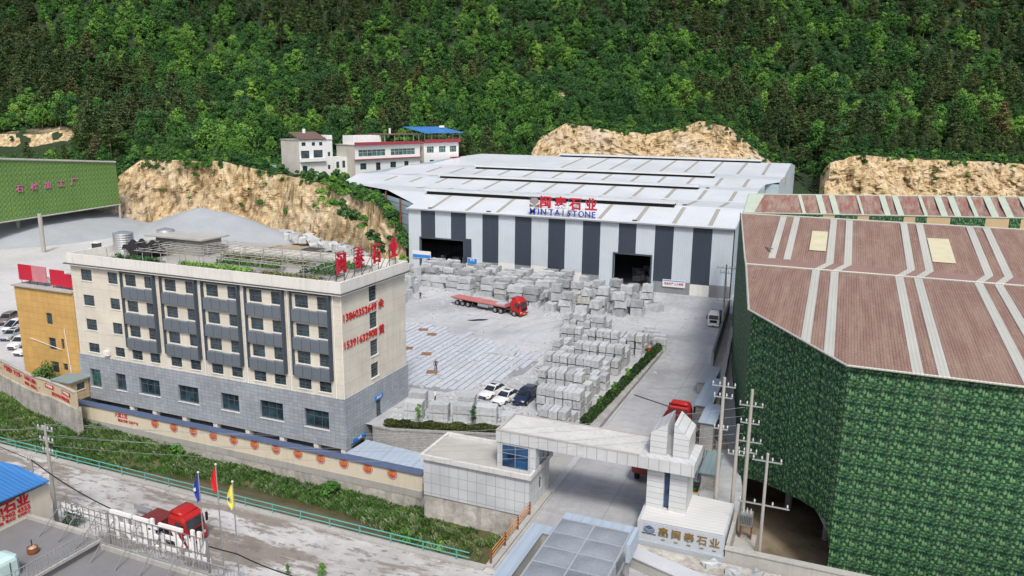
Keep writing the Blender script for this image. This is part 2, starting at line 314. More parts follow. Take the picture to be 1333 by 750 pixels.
# ------------------------------------------------------------------ window helpers (wall in plane; u = direction along the wall, n = outward)
def wall_holes(mb, o, u, n, W, z0, z1, holes, rev=.25, mi=0):
    """wall sheet from o along u; holes (a,b,z0,z1); reveals go inward by rev"""
    o = Vector(o); u = Vector(u); n = Vector(n)
    xs = sorted({0, W}|{h[0] for h in holes}|{h[1] for h in holes}); zs = sorted({z0, z1}|{h[2] for h in holes}|{h[3] for h in holes})
    P = lambda a, z, d=0: (o+u*a-n*d).to_tuple()[:2]+(z,)
    for i in range(len(xs)-1):
        for j in range(len(zs)-1):
            cx, cz = (xs[i]+xs[i+1])/2, (zs[j]+zs[j+1])/2
            if any(h[0]<cx<h[1] and h[2]<cz<h[3] for h in holes): continue
            mb.quad(P(xs[i],zs[j]), P(xs[i+1],zs[j]), P(xs[i+1],zs[j+1]), P(xs[i],zs[j+1]), mi=mi)
    for a, b, c, d in holes:
        for q in ((P(a,c),P(b,c),P(b,c,rev),P(a,c,rev)), (P(a,d,rev),P(b,d,rev),P(b,d),P(a,d)), (P(a,c,rev),P(a,d,rev),P(a,d),P(a,c)), (P(b,c),P(b,d),P(b,d,rev),P(b,c,rev))): mb.quad(*q, mi=mi)
def obox(mb, o, u, n, a0, a1, d0, d1, z0, z1, mi=0):
    """box: a along u, d outward along n"""
    o = Vector(o); u = Vector(u); n = Vector(n)
    pts = [(o+u*a+n*d).to_tuple()[:2] for a, d in ((a0,d0),(a1,d0),(a1,d1),(a0,d1))]
    if (u.cross(n)).z > 0: pts = pts
    return mb.prism(pts, z0, z1, mi)
def window(parent, o, u, n, h, cols=2, rows=2, bars=0, rev=.2, gm='glass', fm='frame', sill=True, name='window'):
    a, b, z0, z1 = h; f = MB(); t = .05
    for s0, s1 in ((a, a+t), (b-t, b)): obox(f, o, u, n, s0, s1, -rev, -rev+.07, z0, z1)
    for s0, s1 in ((z0, z0+t), (z1-t, z1)): obox(f, o, u, n, a+t, b-t, -rev, -rev+.07, s0, s1)
    for i in range(1, cols): c = a+(b-a)*i/cols; obox(f, o, u, n, c-t/2, c+t/2, -rev+.004, -rev+.065, z0+t, z1-t)
    for i in range(1, rows): c = z0+(z1-z0)*(.62 if rows == 2 else i/rows); obox(f, o, u, n, a+t, b-t, -rev+.006, -rev+.06, c-t/2, c+t/2)
    for i in range(bars): c = z0+(z1-z0)*(i+1)/(bars+1); obox(f, o, u, n, a+.02, b-.02, -.10, -.085, c-.009, c+.009, 1)
    if sill: obox(f, o, u, n, a-.08, b+.08, 0, .08, z0-.09, z0-.003, 2)
    fr = f.build(name, [M[fm], M['bar'], M['whitetrim']], parent)
    g = MB(); obox(g, o, u, n, a+t, b-t, -rev-.02, -rev+.02, z0+t, z1-t); g.build('pane', M[gm], fr)
    return fr
def text(s, size, name, mt, parent=None, Mx=None, ext=.04, bold=.012, sx=1, world=True):
    c = bpy.data.curves.new(name, 'FONT'); c.body = s; c.size = size; c.extrude = ext; c.offset = bold*size; c.align_x = 'CENTER'; c.align_y = 'CENTER'; c.resolution_u = 2
    to = bpy.data.objects.new(name+'_tmp', c); COL.objects.link(to)
    me = bpy.data.meshes.new_from_object(to.evaluated_get(bpy.context.evaluated_depsgraph_get()))
    vs = [(v.co.x*sx, v.co.y, v.co.z) for v in me.vertices]; fs = [tuple(p.vertices) for p in me.polygons]
    bpy.data.objects.remove(to); bpy.data.curves.remove(c); bpy.data.meshes.remove(me)
    b = MB(); b.v = vs; b.f = fs; b.m = [0]*len(fs); b.xf(Mx)
    return b.build(name, mt, parent, local=not world) if mt is not None else b
def face(o, u, upv=(0,0,1)):   # matrix putting text at o reading along u
    u = Vector(u).normalized(); v = Vector(upv).normalized(); n = u.cross(v)
    m = Matrix((u, v, n)).transposed().to_4x4(); m.translation = Vector(o); return m
U1, N1 = (1,0,0), (0,-1,0)      # walls facing the creek
U2, N2 = (0,1,0), (1,0,0)       # walls facing the yard side

# ================================================================== TERRAIN
K = [  # bearing (photo column), then (distance, photo row or ('z', height)) for foot, cliff top, bench, second rise, slope, far ridge
 (-330, 215,('z',0), 235,232, 318,205, 335,192, 440,100, 620,-110),
 (0,   225,('z',0), 262,222, 317,204, 325,172, 440,95, 620,-110),
 (60,  230,('z',0), 258,222, 315,202, 323,168, 440,95, 620,-110),
 (105, 235,('z',0), 255,224, 312,200, 322,170, 440,95, 620,-110),
 (140, 233,('z',0), 248,226, 300,203, 330,182, 440,95, 620,-110),
 (165, 236,('z',0), 246,232, 300,203, 330,180, 440,95, 620,-110),
 (200, 240,('z',0), 250,206, 300,192, 340,170, 440,95, 620,-110),
 (300, 236,('z',0), 246,209, 290,201, 340,178, 440,98, 620,-110),
 (360, 228,('z',0), 238,223, 262,222, 330,190, 440,100, 620,-110),
 (440, 205,('z',0), 215,243, 262,229, 330,195, 440,105, 620,-110),
 (475, 192,('z',0), 201,258, 262,232, 330,197, 440,105, 620,-110),
 (500, 182,('z',0), 190,269, 262,236, 330,198, 440,105, 620,-110),
 (518, 176,('z',0), 182,296, 262,242, 330,199, 440,105, 620,-110),
 (529, 171,('z',0), 175,325, 262,245, 330,200, 440,105, 620,-110),
 (533, 178,('z',0), 200,('z',.5), 262,('z',8), 330,200, 440,105, 620,-110),
 (560, 240,('z',0), 262,('z',4), 292,('z',12), 335,206, 440,105, 620,-110),
 (620, 285,('z',0), 300,('z',8), 320,('z',13), 345,207, 440,108, 620,-110),
 (675, 300,('z',3), 325,('z',12), 338,214, 350,200, 440,108, 620,-110),
 (700, 326,222, 340,178, 350,173, 365,166, 440,108, 620,-110),
 (735, 326,222, 341,159, 352,157, 368,154, 440,108, 620,-110),
 (780, 326,222, 341,168, 352,164, 368,156, 440,108, 620,-110),
 (830, 326,222, 341,174, 352,168, 368,158, 440,108, 620,-110),
 (865, 326,222, 341,167, 352,163, 368,155, 440,108, 620,-110),
 (900, 326,222, 341,157, 352,155, 368,150, 440,108, 620,-110),
 (935, 326,222, 341,165, 352,160, 368,154, 440,108, 620,-110),
 (962, 326,224, 339,188, 350,180, 368,165, 440,108, 620,-110),
 (990, 326,226, 336,211, 350,196, 368,175, 440,108, 620,-110),
 (1020,322,240, 330,226, 345,205, 362,182, 440,112, 620,-110),
 (1050,305,258, 318,236, 336,212, 358,188, 440,112, 620,-110),
 (1062,290,266, 304,212, 322,200, 345,182, 440,112, 620,-110),
 (1100,290,266, 304,201, 320,196, 345,178, 440,112, 620,-110),
 (1200,290,268, 304,207, 320,200, 345,180, 440,112, 620,-110),
 (1333,290,272, 304,214, 320,205, 345,184, 440,112, 620,-110),
 (1750,290,280, 304,222, 320,214, 345,190, 440,112, 620,-110)]
KX = [k[0] for k in K]
KD = np.zeros((len(K), 6)); KZ = np.zeros((len(K), 6))
for i, k in enumerate(K):
    for j in range(6):
        D, y = k[1+2*j], k[2+2*j]; KD[i, j] = D; KZ[i, j] = y[1] if isinstance(y, tuple) else DX(k[0], y, D).z
def kcol(px): return [np.interp(px, KX, KD[:, j]) for j in range(6)], [np.interp(px, KX, KZ[:, j]) for j in range(6)]
def bearing(px):      # level direction of a photo column, scaled to unit forward distance
    d = RX*((px-666.5)/CF) + fw; return Vector((d.x, d.y, 0))/Vector((d.x, d.y, 0)).dot(fx)
def terr(px, D):
    d, z = kcol(px); zz = np.interp(D, d, z); p = bearing(px)*D
    if D > d[1]+6:
        k = min(1, (D-d[1]-6)/60); zz += k*(noise.noise(Vector((p.x*.011, p.y*.011, 3)))*9 + noise.noise(Vector((p.x*.04, p.y*.04, 7)))*3)
    return Vector((p.x, p.y, zz))
def build_terrain():
    b = MB(); cols = np.arange(-330, 1751, 4.5); rows = [(-1, 1)]
    ts = [(0, i/30) for i in range(30)]+[(1, i/6) for i in range(6)]+[(2, i/10) for i in range(10)]+[(3, i/22) for i in range(22)]+[(4, i/16) for i in range(17)]
    vs = []
    for px in cols:
        d, z = kcol(px); bd = bearing(px); p = bd*(d[0]-30); vs.append((p.x, p.y, -.6 if z[0] < 1 else 0-.4))
        for s, t in ts:
            D = d[s]+(d[s+1]-d[s])*t; p = bd*D
            if s >= 1: q = terr(px, D); vs.append((q.x, q.y, q.z)); continue
            zz = z[0]+(z[1]-z[0])*(t**.85)
            e = math.sin(PI*min(1, t*1.05))**.6 if t < .95 else .0
            wn = noise.noise(Vector((p.x*.09, p.y*.09, zz*.03)))*4.5+abs(noise.noise(Vector((p.x*.3, p.y*.3, zz*.05))))*4.0+noise.noise(Vector((p.x*.9, p.y*.9, zz*.10)))*1.5+noise.noise(Vector((p.x*.6, p.y*.6, zz*.6)))*.8
            led = (math.sin(zz*1.1+noise.noise(Vector((p.x*.05, p.y*.05, 0)))*6))*.7
            p = bd*(D+(wn)*e); vs.append((p.x, p.y, zz+noise.noise(Vector((p.x*.25, p.y*.25, 5)))*1.2*t))
    n = len(ts)+1; nc = len(cols)
    fs = [(i*n+j, (i+1)*n+j, (i+1)*n+j+1, i*n+j+1) for i in range(nc-1) for j in range(n-1)]
    b.add(vs, fs); rk = []
    for px in cols:
        rk.append(0.0)
        for s, t in ts:
            k = 1.0 if s == 0 and .0 <= t < .97 else 0.0
            d_, z_ = kcol(px)
            if s == 0 and z_[1]-z_[0] < 4: k = 0.0
            if 535 < px < 690 or 1018 < px < 1052: k = 0.0
            if px < 122 and ((s == 2 and t > .45) or (s == 3 and t < .1)) and noise.noise(Vector((px*.05, s+t*2, 8))) > -.25: k = 1.0
            D_ = d_[s]+(d_[s+1]-d_[s])*t
            if 370 < D_ < 415 and abs(px-(745-(D_-350)*.35)) < 4: k = .9
            rk.append(k)
    m, t, pb = nodes('hillside'); v = coords(t, 'world'); g = N(t, 'ShaderNodeNewGeometry'); sp = N(t, 'ShaderNodeSeparateXYZ'); t.links.new(g.outputs['Normal'], sp.inputs[0])
    vs_ = coords(t, 'world', (1, 1, .14)); n1 = noise_n(t, vs_, .34, 9, .72); n2 = noise_n(t, v, .9, 7, .72); n3 = noise_n(t, v, .045, 4)
    rock = ramp(t, n1, [(.31, (.12,.08,.04)), (.41, (.34,.245,.125)), (.51, (.58,.44,.25)), (.70, (.68,.60,.45))])
    rock = mix(t, .55, rock, ramp(t, n2, [(.34, (.35,.33,.30)), (.6, (1.15,)*3)]), 'MULTIPLY'); rock = mix(t, ramp(t, n3, [(.5, (0,0,0)), (.7, (.45,)*3)]), rock, (.47,.43,.37))
    ng_ = noise_n(t, coords(t, 'world', (1, 1, .07)), .75, 5, .6); rock = mix(t, 1.0, rock, ramp(t, ng_, [(.36, (.38,.35,.31)), (.46, (1,1,1))]), 'MULTIPLY')
    ni = noise_n(t, v, .25, 6, .7); soil = ramp(t, n2, [(.3, (.010,.020,.008)), (.55, (.022,.045,.014)), (.75, (.045,.075,.022))])
    a = N(t, 'ShaderNodeMath', operation='MULTIPLY_ADD'); t.links.new(ni, a.inputs[0]); a.inputs[1].default_value = .9; at = N(t, 'ShaderNodeAttribute', attribute_name='bare_rock'); t.links.new(at.outputs['Fac'], a.inputs[2])
    fac = ramp(t, a.outputs[0], [(.93, (0,0,0)), (1.0, (1,1,1))]); fac = mix(t, ramp(t, sp.outputs[2], [(.93, (0,0,0)), (.98, (.8,)*3)]), fac, (0,0,0)); col = mix(t, fac, soil, rock)
    t.links.new(col, pb.inputs['Base Color']); pb.inputs['Roughness'].default_value = .95; bump(t, pb, n2, .8, .6)
    o = b.build('hillside', m); at_ = o.data.attributes.new('bare_rock', 'FLOAT', 'POINT'); at_.data.foreach_set('value', rk); struct(o); return o
build_terrain()

# ================================================================== GROUND
def sheet(name, poly, z, m, holes=None):
    b = MB(); b.quad(*[(x, y, z) for x, y in poly]); return struct(b.build(name, m))
gb = MB()
gb.quad((-420,67.2,0),(-88.6,67.2,0),(-88.6,95,0),(-420,95,0)); gb.quad((-420,95,0),(-43.5,95,0),(-43.5,420,0),(-420,420,0))
gb.quad((-88.6,80.6,0),(-43.5,80.6,0),(-43.5,95,0),(-88.6,95,0)); gb.quad((-47.8,71,0),(-43.9,71,0),(-43.5,80.6,0),(-47.8,80.6,0))
gb.quad((-43.9,71,0),(-31.8,74.6,0),(-31.8,420,0),(-43.5,420,0),(-43.5,80.6,0)); gb.quad((-31.8,74.6,0),(-22.8,77.5,0),(-22.8,420,0),(-31.8,420,0))
gb.quad((-22.8,92,0),(110,92,0),(110,420,0),(-22.8,420,0)); gb.quad((-22.8,50.1,0),(110,50.1,0),(110,58.8,0),(-22.8,58.8,0)); gb.quad((-22.8,58.8,0),(-5.2,58.8,0),(-5.6,72,0),(-6.3,76,0),(-8.4,92,0),(-22.8,92,0))
gb.quad((-420,66,0),(-112,70,0),(-104,67.2,0),(-420,67.2,0)); struct(gb.build('ground', M['yard']))
sheet('earth', [(-150,165),(-142,150),(-120,138),(-99,136),(-91,142),(-90.8,152),(-96,160),(-110,172),(-150,186)], .006, mat('brown_earth', (.40,.30,.19), .95, .35, scale=1.2, bmp=.4))
sheet('plaza', [(-300,70),(-90,70),(-90,82),(-94,100),(-100,166),(-300,190)], .004, M['plaza'])
sheet('road', [(-420,-80),(110,-80),(110,50.1),(-420,50.1)], 0, M['road'])
sheet('driveway', [(-22.2,50.3),(-5.6,50.3),(-5.6,56.2),(-12.9,56.2),(-12.9,64.6),(-9.6,70),(-10.5,80),(-12.5,110),(-21.8,110),(-22.2,79)], .005, M['drive'])
# sunken service ramp behind the creek wall, between office and gatehouse
rb = MB(); rb.quad((-92,65.1,-3.2),(-44,65.1,-3.0),(-44,81,-3.0),(-92,81,-3.2)); rb.quad((-44,65.1,-3),(-36,65.1,-2.5),(-33,75,-2.4),(-44,71.2,-3))
rb.quad((-36,65.1,-2.5),(-22.8,64.6,-.05),(-22.8,77.5,-.05),(-33,75,-2.4)); struct(rb.build('service_ramp', M['concrete']))
# creek bed and water
cb = MB(); nx, ny = 180, 16
def bank(x, y):
    k = noise.noise(Vector((x*.06, 1, 0)))*1.2 + noise.noise(Vector((x*.2, 4, 0)))*.8
    e = float(np.interp(x, [-200,-86,-78,-68,-57,-48,-40,-35,-28,-23], [54,57,59.5,61.8,62.4,62.3,60.8,59.2,59.0,59.0]))+k*.45; t = (y-e)/max(.8, (64.9-e))
    if x > -34.5:
        e = 57.4+k*.3; t = (y-e)/(59.4-e); return -6.5 if t < 0 else -6.4+3.7*min(1, t)
    return -6.5 if t < 0 else -6.4+float(np.interp(x, [-120,-85,-65,-40], [2.6,2.2,.9,.8]))*min(1, t**.8)
vs = []; 
for i in range(nx+1):
    x = -200+(177.2)*i/nx
    for j in range(ny+1):
        y = 50.1+(65-50.1)*j/ny+ (max(0, (-x-88))*.14); vs.append((x, y, bank(x, y-max(0, (-x-88))*.14)+noise.noise(Vector((x*.7, y*.7, 0)))*.25))
cb.add(vs, [(i*(ny+1)+j, (i+1)*(ny+1)+j, (i+1)*(ny+1)+j+1, i*(ny+1)+j+1) for i in range(nx) for j in range(ny)])
M['bank'] = mat('bank_soil', (.10,.10,.045), .95, .5, scale=2, bmp=.5); struct(cb.build('riverbank', M['bank']))
m, t, b_ = nodes('creek_water'); n = noise_n(t, coords(t, 'world', (.4, 1.4, 1)), .5, 5); t.links.new(ramp(t, n, [(.35, (.055,.05,.025)), (.7, (.10,.09,.05))]), b_.inputs['Base Color']); b_.inputs['Roughness'].default_value = .12; bump(t, b_, noise_n(t, coords(t, 'world'), 3, 3), .08, .05)
sheet('water', [(-200,50.1),(-22.8,50.1),(-22.8,68),(-200,82)], -6.2, m)
wl = MB(); wl.box((-200,49.7,-8.5),(-22.8,50.1,.0)); wl.box((-200,49.55,-.3),(-22.8,50.25,.16)); tag(wl.build('road_retaining_wall', M['concrete']), 'concrete retaining edge between muddy road and creek', 'wall')
bw = MB(); bw.box((-22.8,50.1,-8.5),(-22.3,66,-.02)); bw.box((-22.85,50.1,-.02),(-22.2,64,.22)); tag(bw.build('bridge_abutment', M['concrete']), 'pale concrete kerb and abutment of the entrance bridge beside the creek', 'wall')

pf = MB(); pf.quad((-9,58.8,-4),(110,58.8,-4),(110,93,-4),(-9,93,-4)); struct(pf.build('factory_floor', ground_mat('wet_brown_floor', (.26,.215,.15), (.07,.055,.035), .22, False)))
pf = MB(); pf.quad((-5.2,58.8,-4),(-5.6,72,-4),(-5.6,72,0),(-5.2,58.8,0)); pf.quad((-5.6,72,-4),(-6.3,76,-4),(-6.3,76,0),(-5.6,72,0)); pf.quad((-6.3,76,-4),(-8.4,92,-4),(-8.4,92,0),(-6.3,76,0)); pf.box((-5.19,58.8,-4),(-3.5,63.9,-.02)); tag(pf.build('pit_wall', M['concrete']), 'stained concrete wall and platform stepping down into the green factory opening', 'wall')
# stone creek wall under the office
cw = thing('creek_wall', 'long cream wall on a stone base with blue coping and red round emblems beside the creek', 'wall', (-62,65,-8))
b = MB(); b.box((-88.3,65.0,-8.5),(-22.9,65.6,-4.25)); b.build('stone_base', M['rubble'], cw)
b = MB(); b.box((-88.3,64.96,-4.25),(-36.9,65.4,-3.45)); b.build('grey_band', M['concrete'], cw)
M['creamwall'] = mat('cream_creek_wall', (.66,.60,.47), .85, .1, streak=.4, dirt=(.42,.37,.28)); b = MB(); b.box((-88.3,65.0,-3.45),(-36.9,65.3,-1.45)); b.build('cream_panel', M['creamwall'], cw)
b = MB(); b.extr([(-88.4,64.75,-1.5),(-88.4,65.15,-1.05),(-88.4,65.55,-1.5)], (51.6,0,0)); b.build('coping', M['navy'], cw)
words = '文明和谐平等公正法治爱国敬业诚信友善'
for i in range(12):
    x = -74+i*3.045; e = MB(); e.loft([[(x+.62*math.cos(a)*k, 64.995-.03*d, -2.15+.62*math.sin(a)*k) for a in [2*PI*j/24 for j in range(24)]] for k, d in ((1,0),(1,1))]); 
    em = e.build('round_emblem', mat('faded_red_paint', (.42,.10,.085), .8, .15), cw)
    r_ = MB()
    for q in range(24):
        a0, a1 = 2*PI*q/24, 2*PI*(q+1)/24
        r_.quad(*[(x+k*math.cos(a), 64.955, -2.15+k*math.sin(a)) for k, a in ((.5,a0),(.54,a0),(.54,a1),(.5,a1))])
    r_.build('emblem_ring', M['whitetrim'], em)
    text(words[i*2%18:i*2%18+2], .42, 'emblem_text', M['orange'], em, face((x, 64.95, -2.15), U1), .01)
text('大国工匠', .62, 'slogan_text', M['crimson'], cw, face((-79.6, 64.97, -2.1), U1), .015, sx=.9); text('精益求精 石材产业', .42, 'slogan_text', M['crimson'], cw, face((-78.5, 64.97, -2.75), U1), .012)
bush_spots = []

# slogan wall following the creek to the left, with its natural stone face
pts = [G(-60,452,1.0), G(0,470,1.0), G(20,480,1), G(40,490,1), G(60,496,1), G(80,504,1), G(97,513,.9)]
sw = thing('slogan_wall', 'curving pale yellow boundary wall with faded red slogans above rough stone', 'wall', (pts[3].x, pts[3].y, -7))
b1 = MB(); b2 = MB(); b3 = MB()
for p, q in zip(pts, pts[1:]):
    d = (q-p).normalized(); n = Vector((d.y, -d.x, 0)); 
    for bb, z0, z1, o0, o1 in ((b1, -1.0, 1.0, 0, .3), (b2, -7.8, -1.0, -.15, .6), (b3, 1.0, 1.12, -.08, .36)):
        P = [p+n*(-o0), q+n*(-o0), q-n*o1, p-n*o1]; bb.prism([(v.x, v.y) for v in P], z0, z1)
M['cream2'] = mat('pale_yellow_wall', (.60,.50,.34), .85, .15, streak=.4)
b1.build('yellow_panel', M['cream2'], sw); b2.build('stone_base', M['rubble'], sw); b3.build('coping', M['concrete'], sw)
def onwall(t, z, off=.03):
    L = [(q-p).length for p, q in zip(pts, pts[1:])]; s = t*sum(L)
    for (p, q), l in zip(zip(pts, pts[1:]), L):
        if s <= l or (q-pts[-1]).length < .01:
            d = (q-p).normalized(); n = Vector((d.y, -d.x, 0)); P = p+d*s+n*(off); return Vector((P.x, P.y, z)), d
        s -= l
for t_, s_, z_, sz in ((.45,'严禁烟火',.35,.8),(.55,'安全第一',.35,.8),(.66,'石材加工基地',.45,.62),(.665,'质量第一信誉至上',-.35,.5),(.86,'绿色环保企业',-.45,.55),(.92,'欢迎光临',-.5,.55)):
    P, d = onwall(t_, z_); text(s_, sz, 'slogan_text', M['crimson'], sw, face(P, d), .012, sx=.95)
for t_ in (.80, .93):
    P, d = onwall(t_, .42, .03); e = MB(); n = Vector((d.y, -d.x, 0))
    e.extr([P-d*1.1-Vector((0,0,.28)), P+d*1.1-Vector((0,0,.28)), P+d*1.1+Vector((0,0,.28)), P-d*1.1+Vector((0,0,.28))], n*.03); pn = e.build('slogan_panel', M['red'], sw)
    text('环保达标', .42, 'slogan_text', M['whitetrim'], pn, face(P+n*.045, d), .008)

# ================================================================== OFFICE
OX0, OX1, OY0, OY1 = -88.5, -47.8, 67.2, 80.7
off = thing('office_building', 'five storey cream office block with grey tiled base and slatted balconies', 'building', ((OX0+OX1)/2, 74, -3.1))
FZ = [(14.15,15.6),(10.9,12.3),(7.7,9.15),(4.75,5.95)]
bays = [(-79.7,-74.2),(-73.3,-67.7),(-66.9,-61.4),(-60.6,-55.2),(-54.3,-49.0)]
oF = (OX0, OY0, 0); H1 = []; H0 = []; SD = []; WL = []
for i, (a, c) in enumerate(FZ):
    for x0, x1 in ((-86.75,-84.9),(-82.1,-80.5)): WL.append((x0, x1, a, c, 'cream'))
    for x0, x1 in bays:
        for p, q in (((x0+.5, x0+2.25), (x1-1.85, x1-.35)) if i < 3 else ((x0+.5, x0+2.2), (x1-2.0, x1-.4))): WL.append((p, q, a, c, 'bay'))
fh = [(p-OX0, q-OX0, a, c) for p, q, a, c, _ in WL]
up_ = MB(); wall_holes(up_, oF, U1, N1, OX1-OX0, 4.3, 16.05, fh)
side_h = [(5.5, 7.1, a+.15, c+.35) for a, c in ((13.9,15.6),(10.7,12.4),(7.4,9.1),(4.75,6.3))]
oS = (OX1, OY0, 0); wall_holes(up_, oS, U2, N2, OY1-OY0, 4.3, 16.05, side_h)
up_.quad((OX0,OY1,4.3),(OX0,OY0,4.3),(OX0,OY0,16.05),(OX0,OY1,16.05)); up_.quad((OX1,OY1,4.3),(OX0,OY1,4.3),(OX0,OY1,16.05),(OX1,OY1,16.05)); uw = up_.build('upper_wall', M['cream'], off)
i_ = MB(); i_.box((OX0+.3,OY0+.3,4.4),(OX1-.3,OY1-.3,16)); 
bwin = [(-86.8,-85.0,.1,2.5,2,1),(-82.35,-80.6,.3,2.5,2,2),(-78.3,-74.9,.4,2.5,3,2),(-71.9,-68.7,.4,2.5,3,2),(-65.2,-62.5,.4,2.5,3,2),(-59.4,-56.1,.35,2.5,3,2),(-53.1,-49.8,.35,2.5,3,2)]
ba = MB(); oB = (OX0-.12, OY0-.18, 0); wall_holes(ba, oB, U1, N1, OX1-OX0+.27, -1.6, 4.3, [(w_[0]-oB[0], w_[1]-oB[0], w_[2], w_[3]) for w_ in bwin], .35)
oD = (OX1+.15, OY0-.18, 0); door = (6.3, 7.5, .0, 2.0); base_open = (1.0, 4.0, -2.9, -1.35)
wall_holes(ba, oD, U2, N2, OY1-OY0+.3, -3.1, 4.3, [door, base_open], .35); ba.quad((OX0-.12,OY1+.1,-3.1),(OX0-.12,OY0-.18,-3.1),(OX0-.12,OY0-.18,4.3),(OX0-.12,OY1+.1,4.3))
ba.quad((OX0-.12,OY0-.18,4.3),(OX1+.15,OY0-.18,4.3),(OX1+.15,OY1,4.3),(OX0-.12,OY1,4.3)); ba.quad((OX0-.12,OY0-.18,-1.6),(OX1+.15,OY0-.18,-1.6),(OX1+.15,OY1,-1.6),(OX0-.12,OY1,-1.6)); ba.build('base_wall', M['bluetile'], off)
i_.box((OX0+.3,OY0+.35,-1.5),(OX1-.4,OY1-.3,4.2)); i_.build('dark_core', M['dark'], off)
b = MB()
for x in (-80.2,-76.3,-71.4,-66.5,-61.6,-56.6,-51.8,-48.1): b.box((x-.3,OY0-.1,-3.15),(x+.3,OY0+.5,-1.605))
b.build_each('column', M['white_wall'], off)
for k, (x0, x1, a, c, t_) in enumerate(WL): window(off, oF, U1, N1, (x0-OX0, x1-OX0, a, c), 2, 2, 3, .14)
for h in side_h: window(off, oS, U2, N2, h, 2, 2, 4, .22)
for j, w_ in enumerate(bwin): window(off, oB, U1, N1, (w_[0]-oB[0], w_[1]-oB[0], w_[2], w_[3]), w_[4], w_[5], 0, .3, 'gglass' if j == 0 else 'glass')
d_ = MB(); obox(d_, oD, U2, N2, door[0], door[1], -.3, -.2, 0, 2.0); dr = d_.build('door', M['frame'], off)
d_ = MB(); obox(d_, oD, U2, N2, door[0]+.15, door[1]-.6, -.19, -.17, .2, 1.85); obox(d_, oD, U2, N2, door[0]+.7, door[1]-.12, -.19, -.17, .2, 1.85); d_.build('pane', M['glass'], dr)
for (a0, a1, z0, z1, s_, nm) in ((6.0,7.7,2.1,2.6,'办公室','door_sign'), (1.3,3.9,-1.33,-.9,'食堂','canteen_sign')):
    d_ = MB(); obox(d_, oD, U2, N2, a0, a1, .0, .08, z0, z1); sg = d_.build(nm, M['blue'], off); text(s_, .34, 'sign_text', M['whitetrim'], sg, face((oD[0]+.1, oD[1]+(a0+a1)/2, (z0+z1)/2), U2), .01)
# balcony bays: grey fins, head band, spandrel boxes
for x0, x1 in bays:
    f_ = MB(); a0, a1 = x0-OX0, x1-OX0
    obox(f_, oF, U1, N1, a1-.27, a1-.02, 0, .45, 6.3, 15.95); obox(f_, oF, U1, N1, a0-.02, a0+.12, 0, .35, 6.3, 15.95); f_.build_each('bay_fin', M['fin'], off)
    f_ = MB(); obox(f_, oF, U1, N1, a0+.125, a1-.275, 0, .36, 15.78, 15.95); f_.build('bay_head', M['fin'], off)
    for zt in (13.95, 10.7, 7.5):
        s_ = MB(); n_ = 4; wd = (a1-a0-.46)/n_
        for q in range(n_): 
            u0 = a0+.13+q*wd; obox(s_, oF, U1, N1, u0+.035, u0+wd-.035, .0, .32, zt-1.35, zt)
            for r_ in range(7): 
                v0 = u0+.08+r_*(wd-.16)/7; obox(s_, oF, U1, N1, v0, v0+.03, .32, .345, zt-1.28, zt-.07)
        obox(s_, oF, U1, N1, a0+.13, a1-.33, 0, .26, zt-1.38, zt-1.352); s_.build('spandrel_panel', M['spandrel'], off)
# cornice, parapet, roof slab, downpipes
b = MB(); b.box((OX0-.55,OY0-.55,16.05),(OX1+.5,OY1+.5,16.2)); b.build('roof_slab', M['parapet'], off)
b = MB(); b.box((OX0-.6,OY0-.6,16.2),(OX1+.55,OY1+.55,16.26)); b.build('drip_edge', M['darksteel'], off)
b = MB()
for A, Bq in (((OX0-.3,OY0-.3),(OX1+.3,OY0-.05)),((OX1+.05,OY0-.05),(OX1+.3,OY1+.3)),((OX0-.3,OY0-.05),(OX0-.05,OY1+.3)),((OX0-.05,OY1+.05),(OX1+.05,OY1+.3))): b.box((*A,16.26),(*Bq,17.5))
b.build('parapet', M['parapet'], off); b = MB(); b.box((OX0-.04,OY0-.04,16.262),(OX1+.04,OY1+.04,16.6)); b.build('roof_deck', M['roofcon'], off)
b = MB()
for x in (-67.3,-60.95,-54.75,-48.7): b.tube((x,OY0-.09,4.3),(x,OY0-.09,15.9),.07)
b.tube((OX1+.05,OY0+.02,4.3),(OX1+.05,OY0+.02,15.9),.05); b.build_each('downpipe', M['whitetrim'], off)
text('13860352649 余', 1.2, 'phone_lettering', M['red'], off, face((OX1+.08,71.5,13.35), U2), .03, sx=1.03); text('15391632908 黄', 1.2, 'phone_lettering', M['red'], off, face((OX1+.08,71.5,10.25), U2), .03, sx=1.03)
b = MB(); b.box((-83.8,66.75,4.7),(-83.0,67.15,5.3)); a_ = b.build('air_conditioner', M['whitetrim'], off)
# roof letters
for i, (ch, y) in enumerate(zip('闽泰石业', (68.3,71.7,75.2,79.0))):
    t_ = thing('rooftop_letter', f'tall red rooftop character on the office parapet, {["first and nearest the front corner","second from the front corner","third from the front corner","fourth and farthest from the front corner"][i]}', 'sign', (OX1-.5,y,16.6), group='red characters on the office roof')
    text(ch, 2.6, 'letter_face', M['crimson'], t_, face((OX1-.45,y,19.15), U2), .12, .0, sx=.72)
    b = MB()
    for dy in (-.7,.7): b.tube((OX1-.65,y+dy,16.6),(OX1-.65,y+dy,20.6),.04); b.tube((OX1-2.1,y+dy,16.6),(OX1-.65,y+dy,19.3),.035)
    for z in (17.9,19.3,20.5): b.tube((OX1-.65,y-.9,z),(OX1-.65,y+.9,z),.03)
    b.build('letter_frame', M['darksteel'], t_)
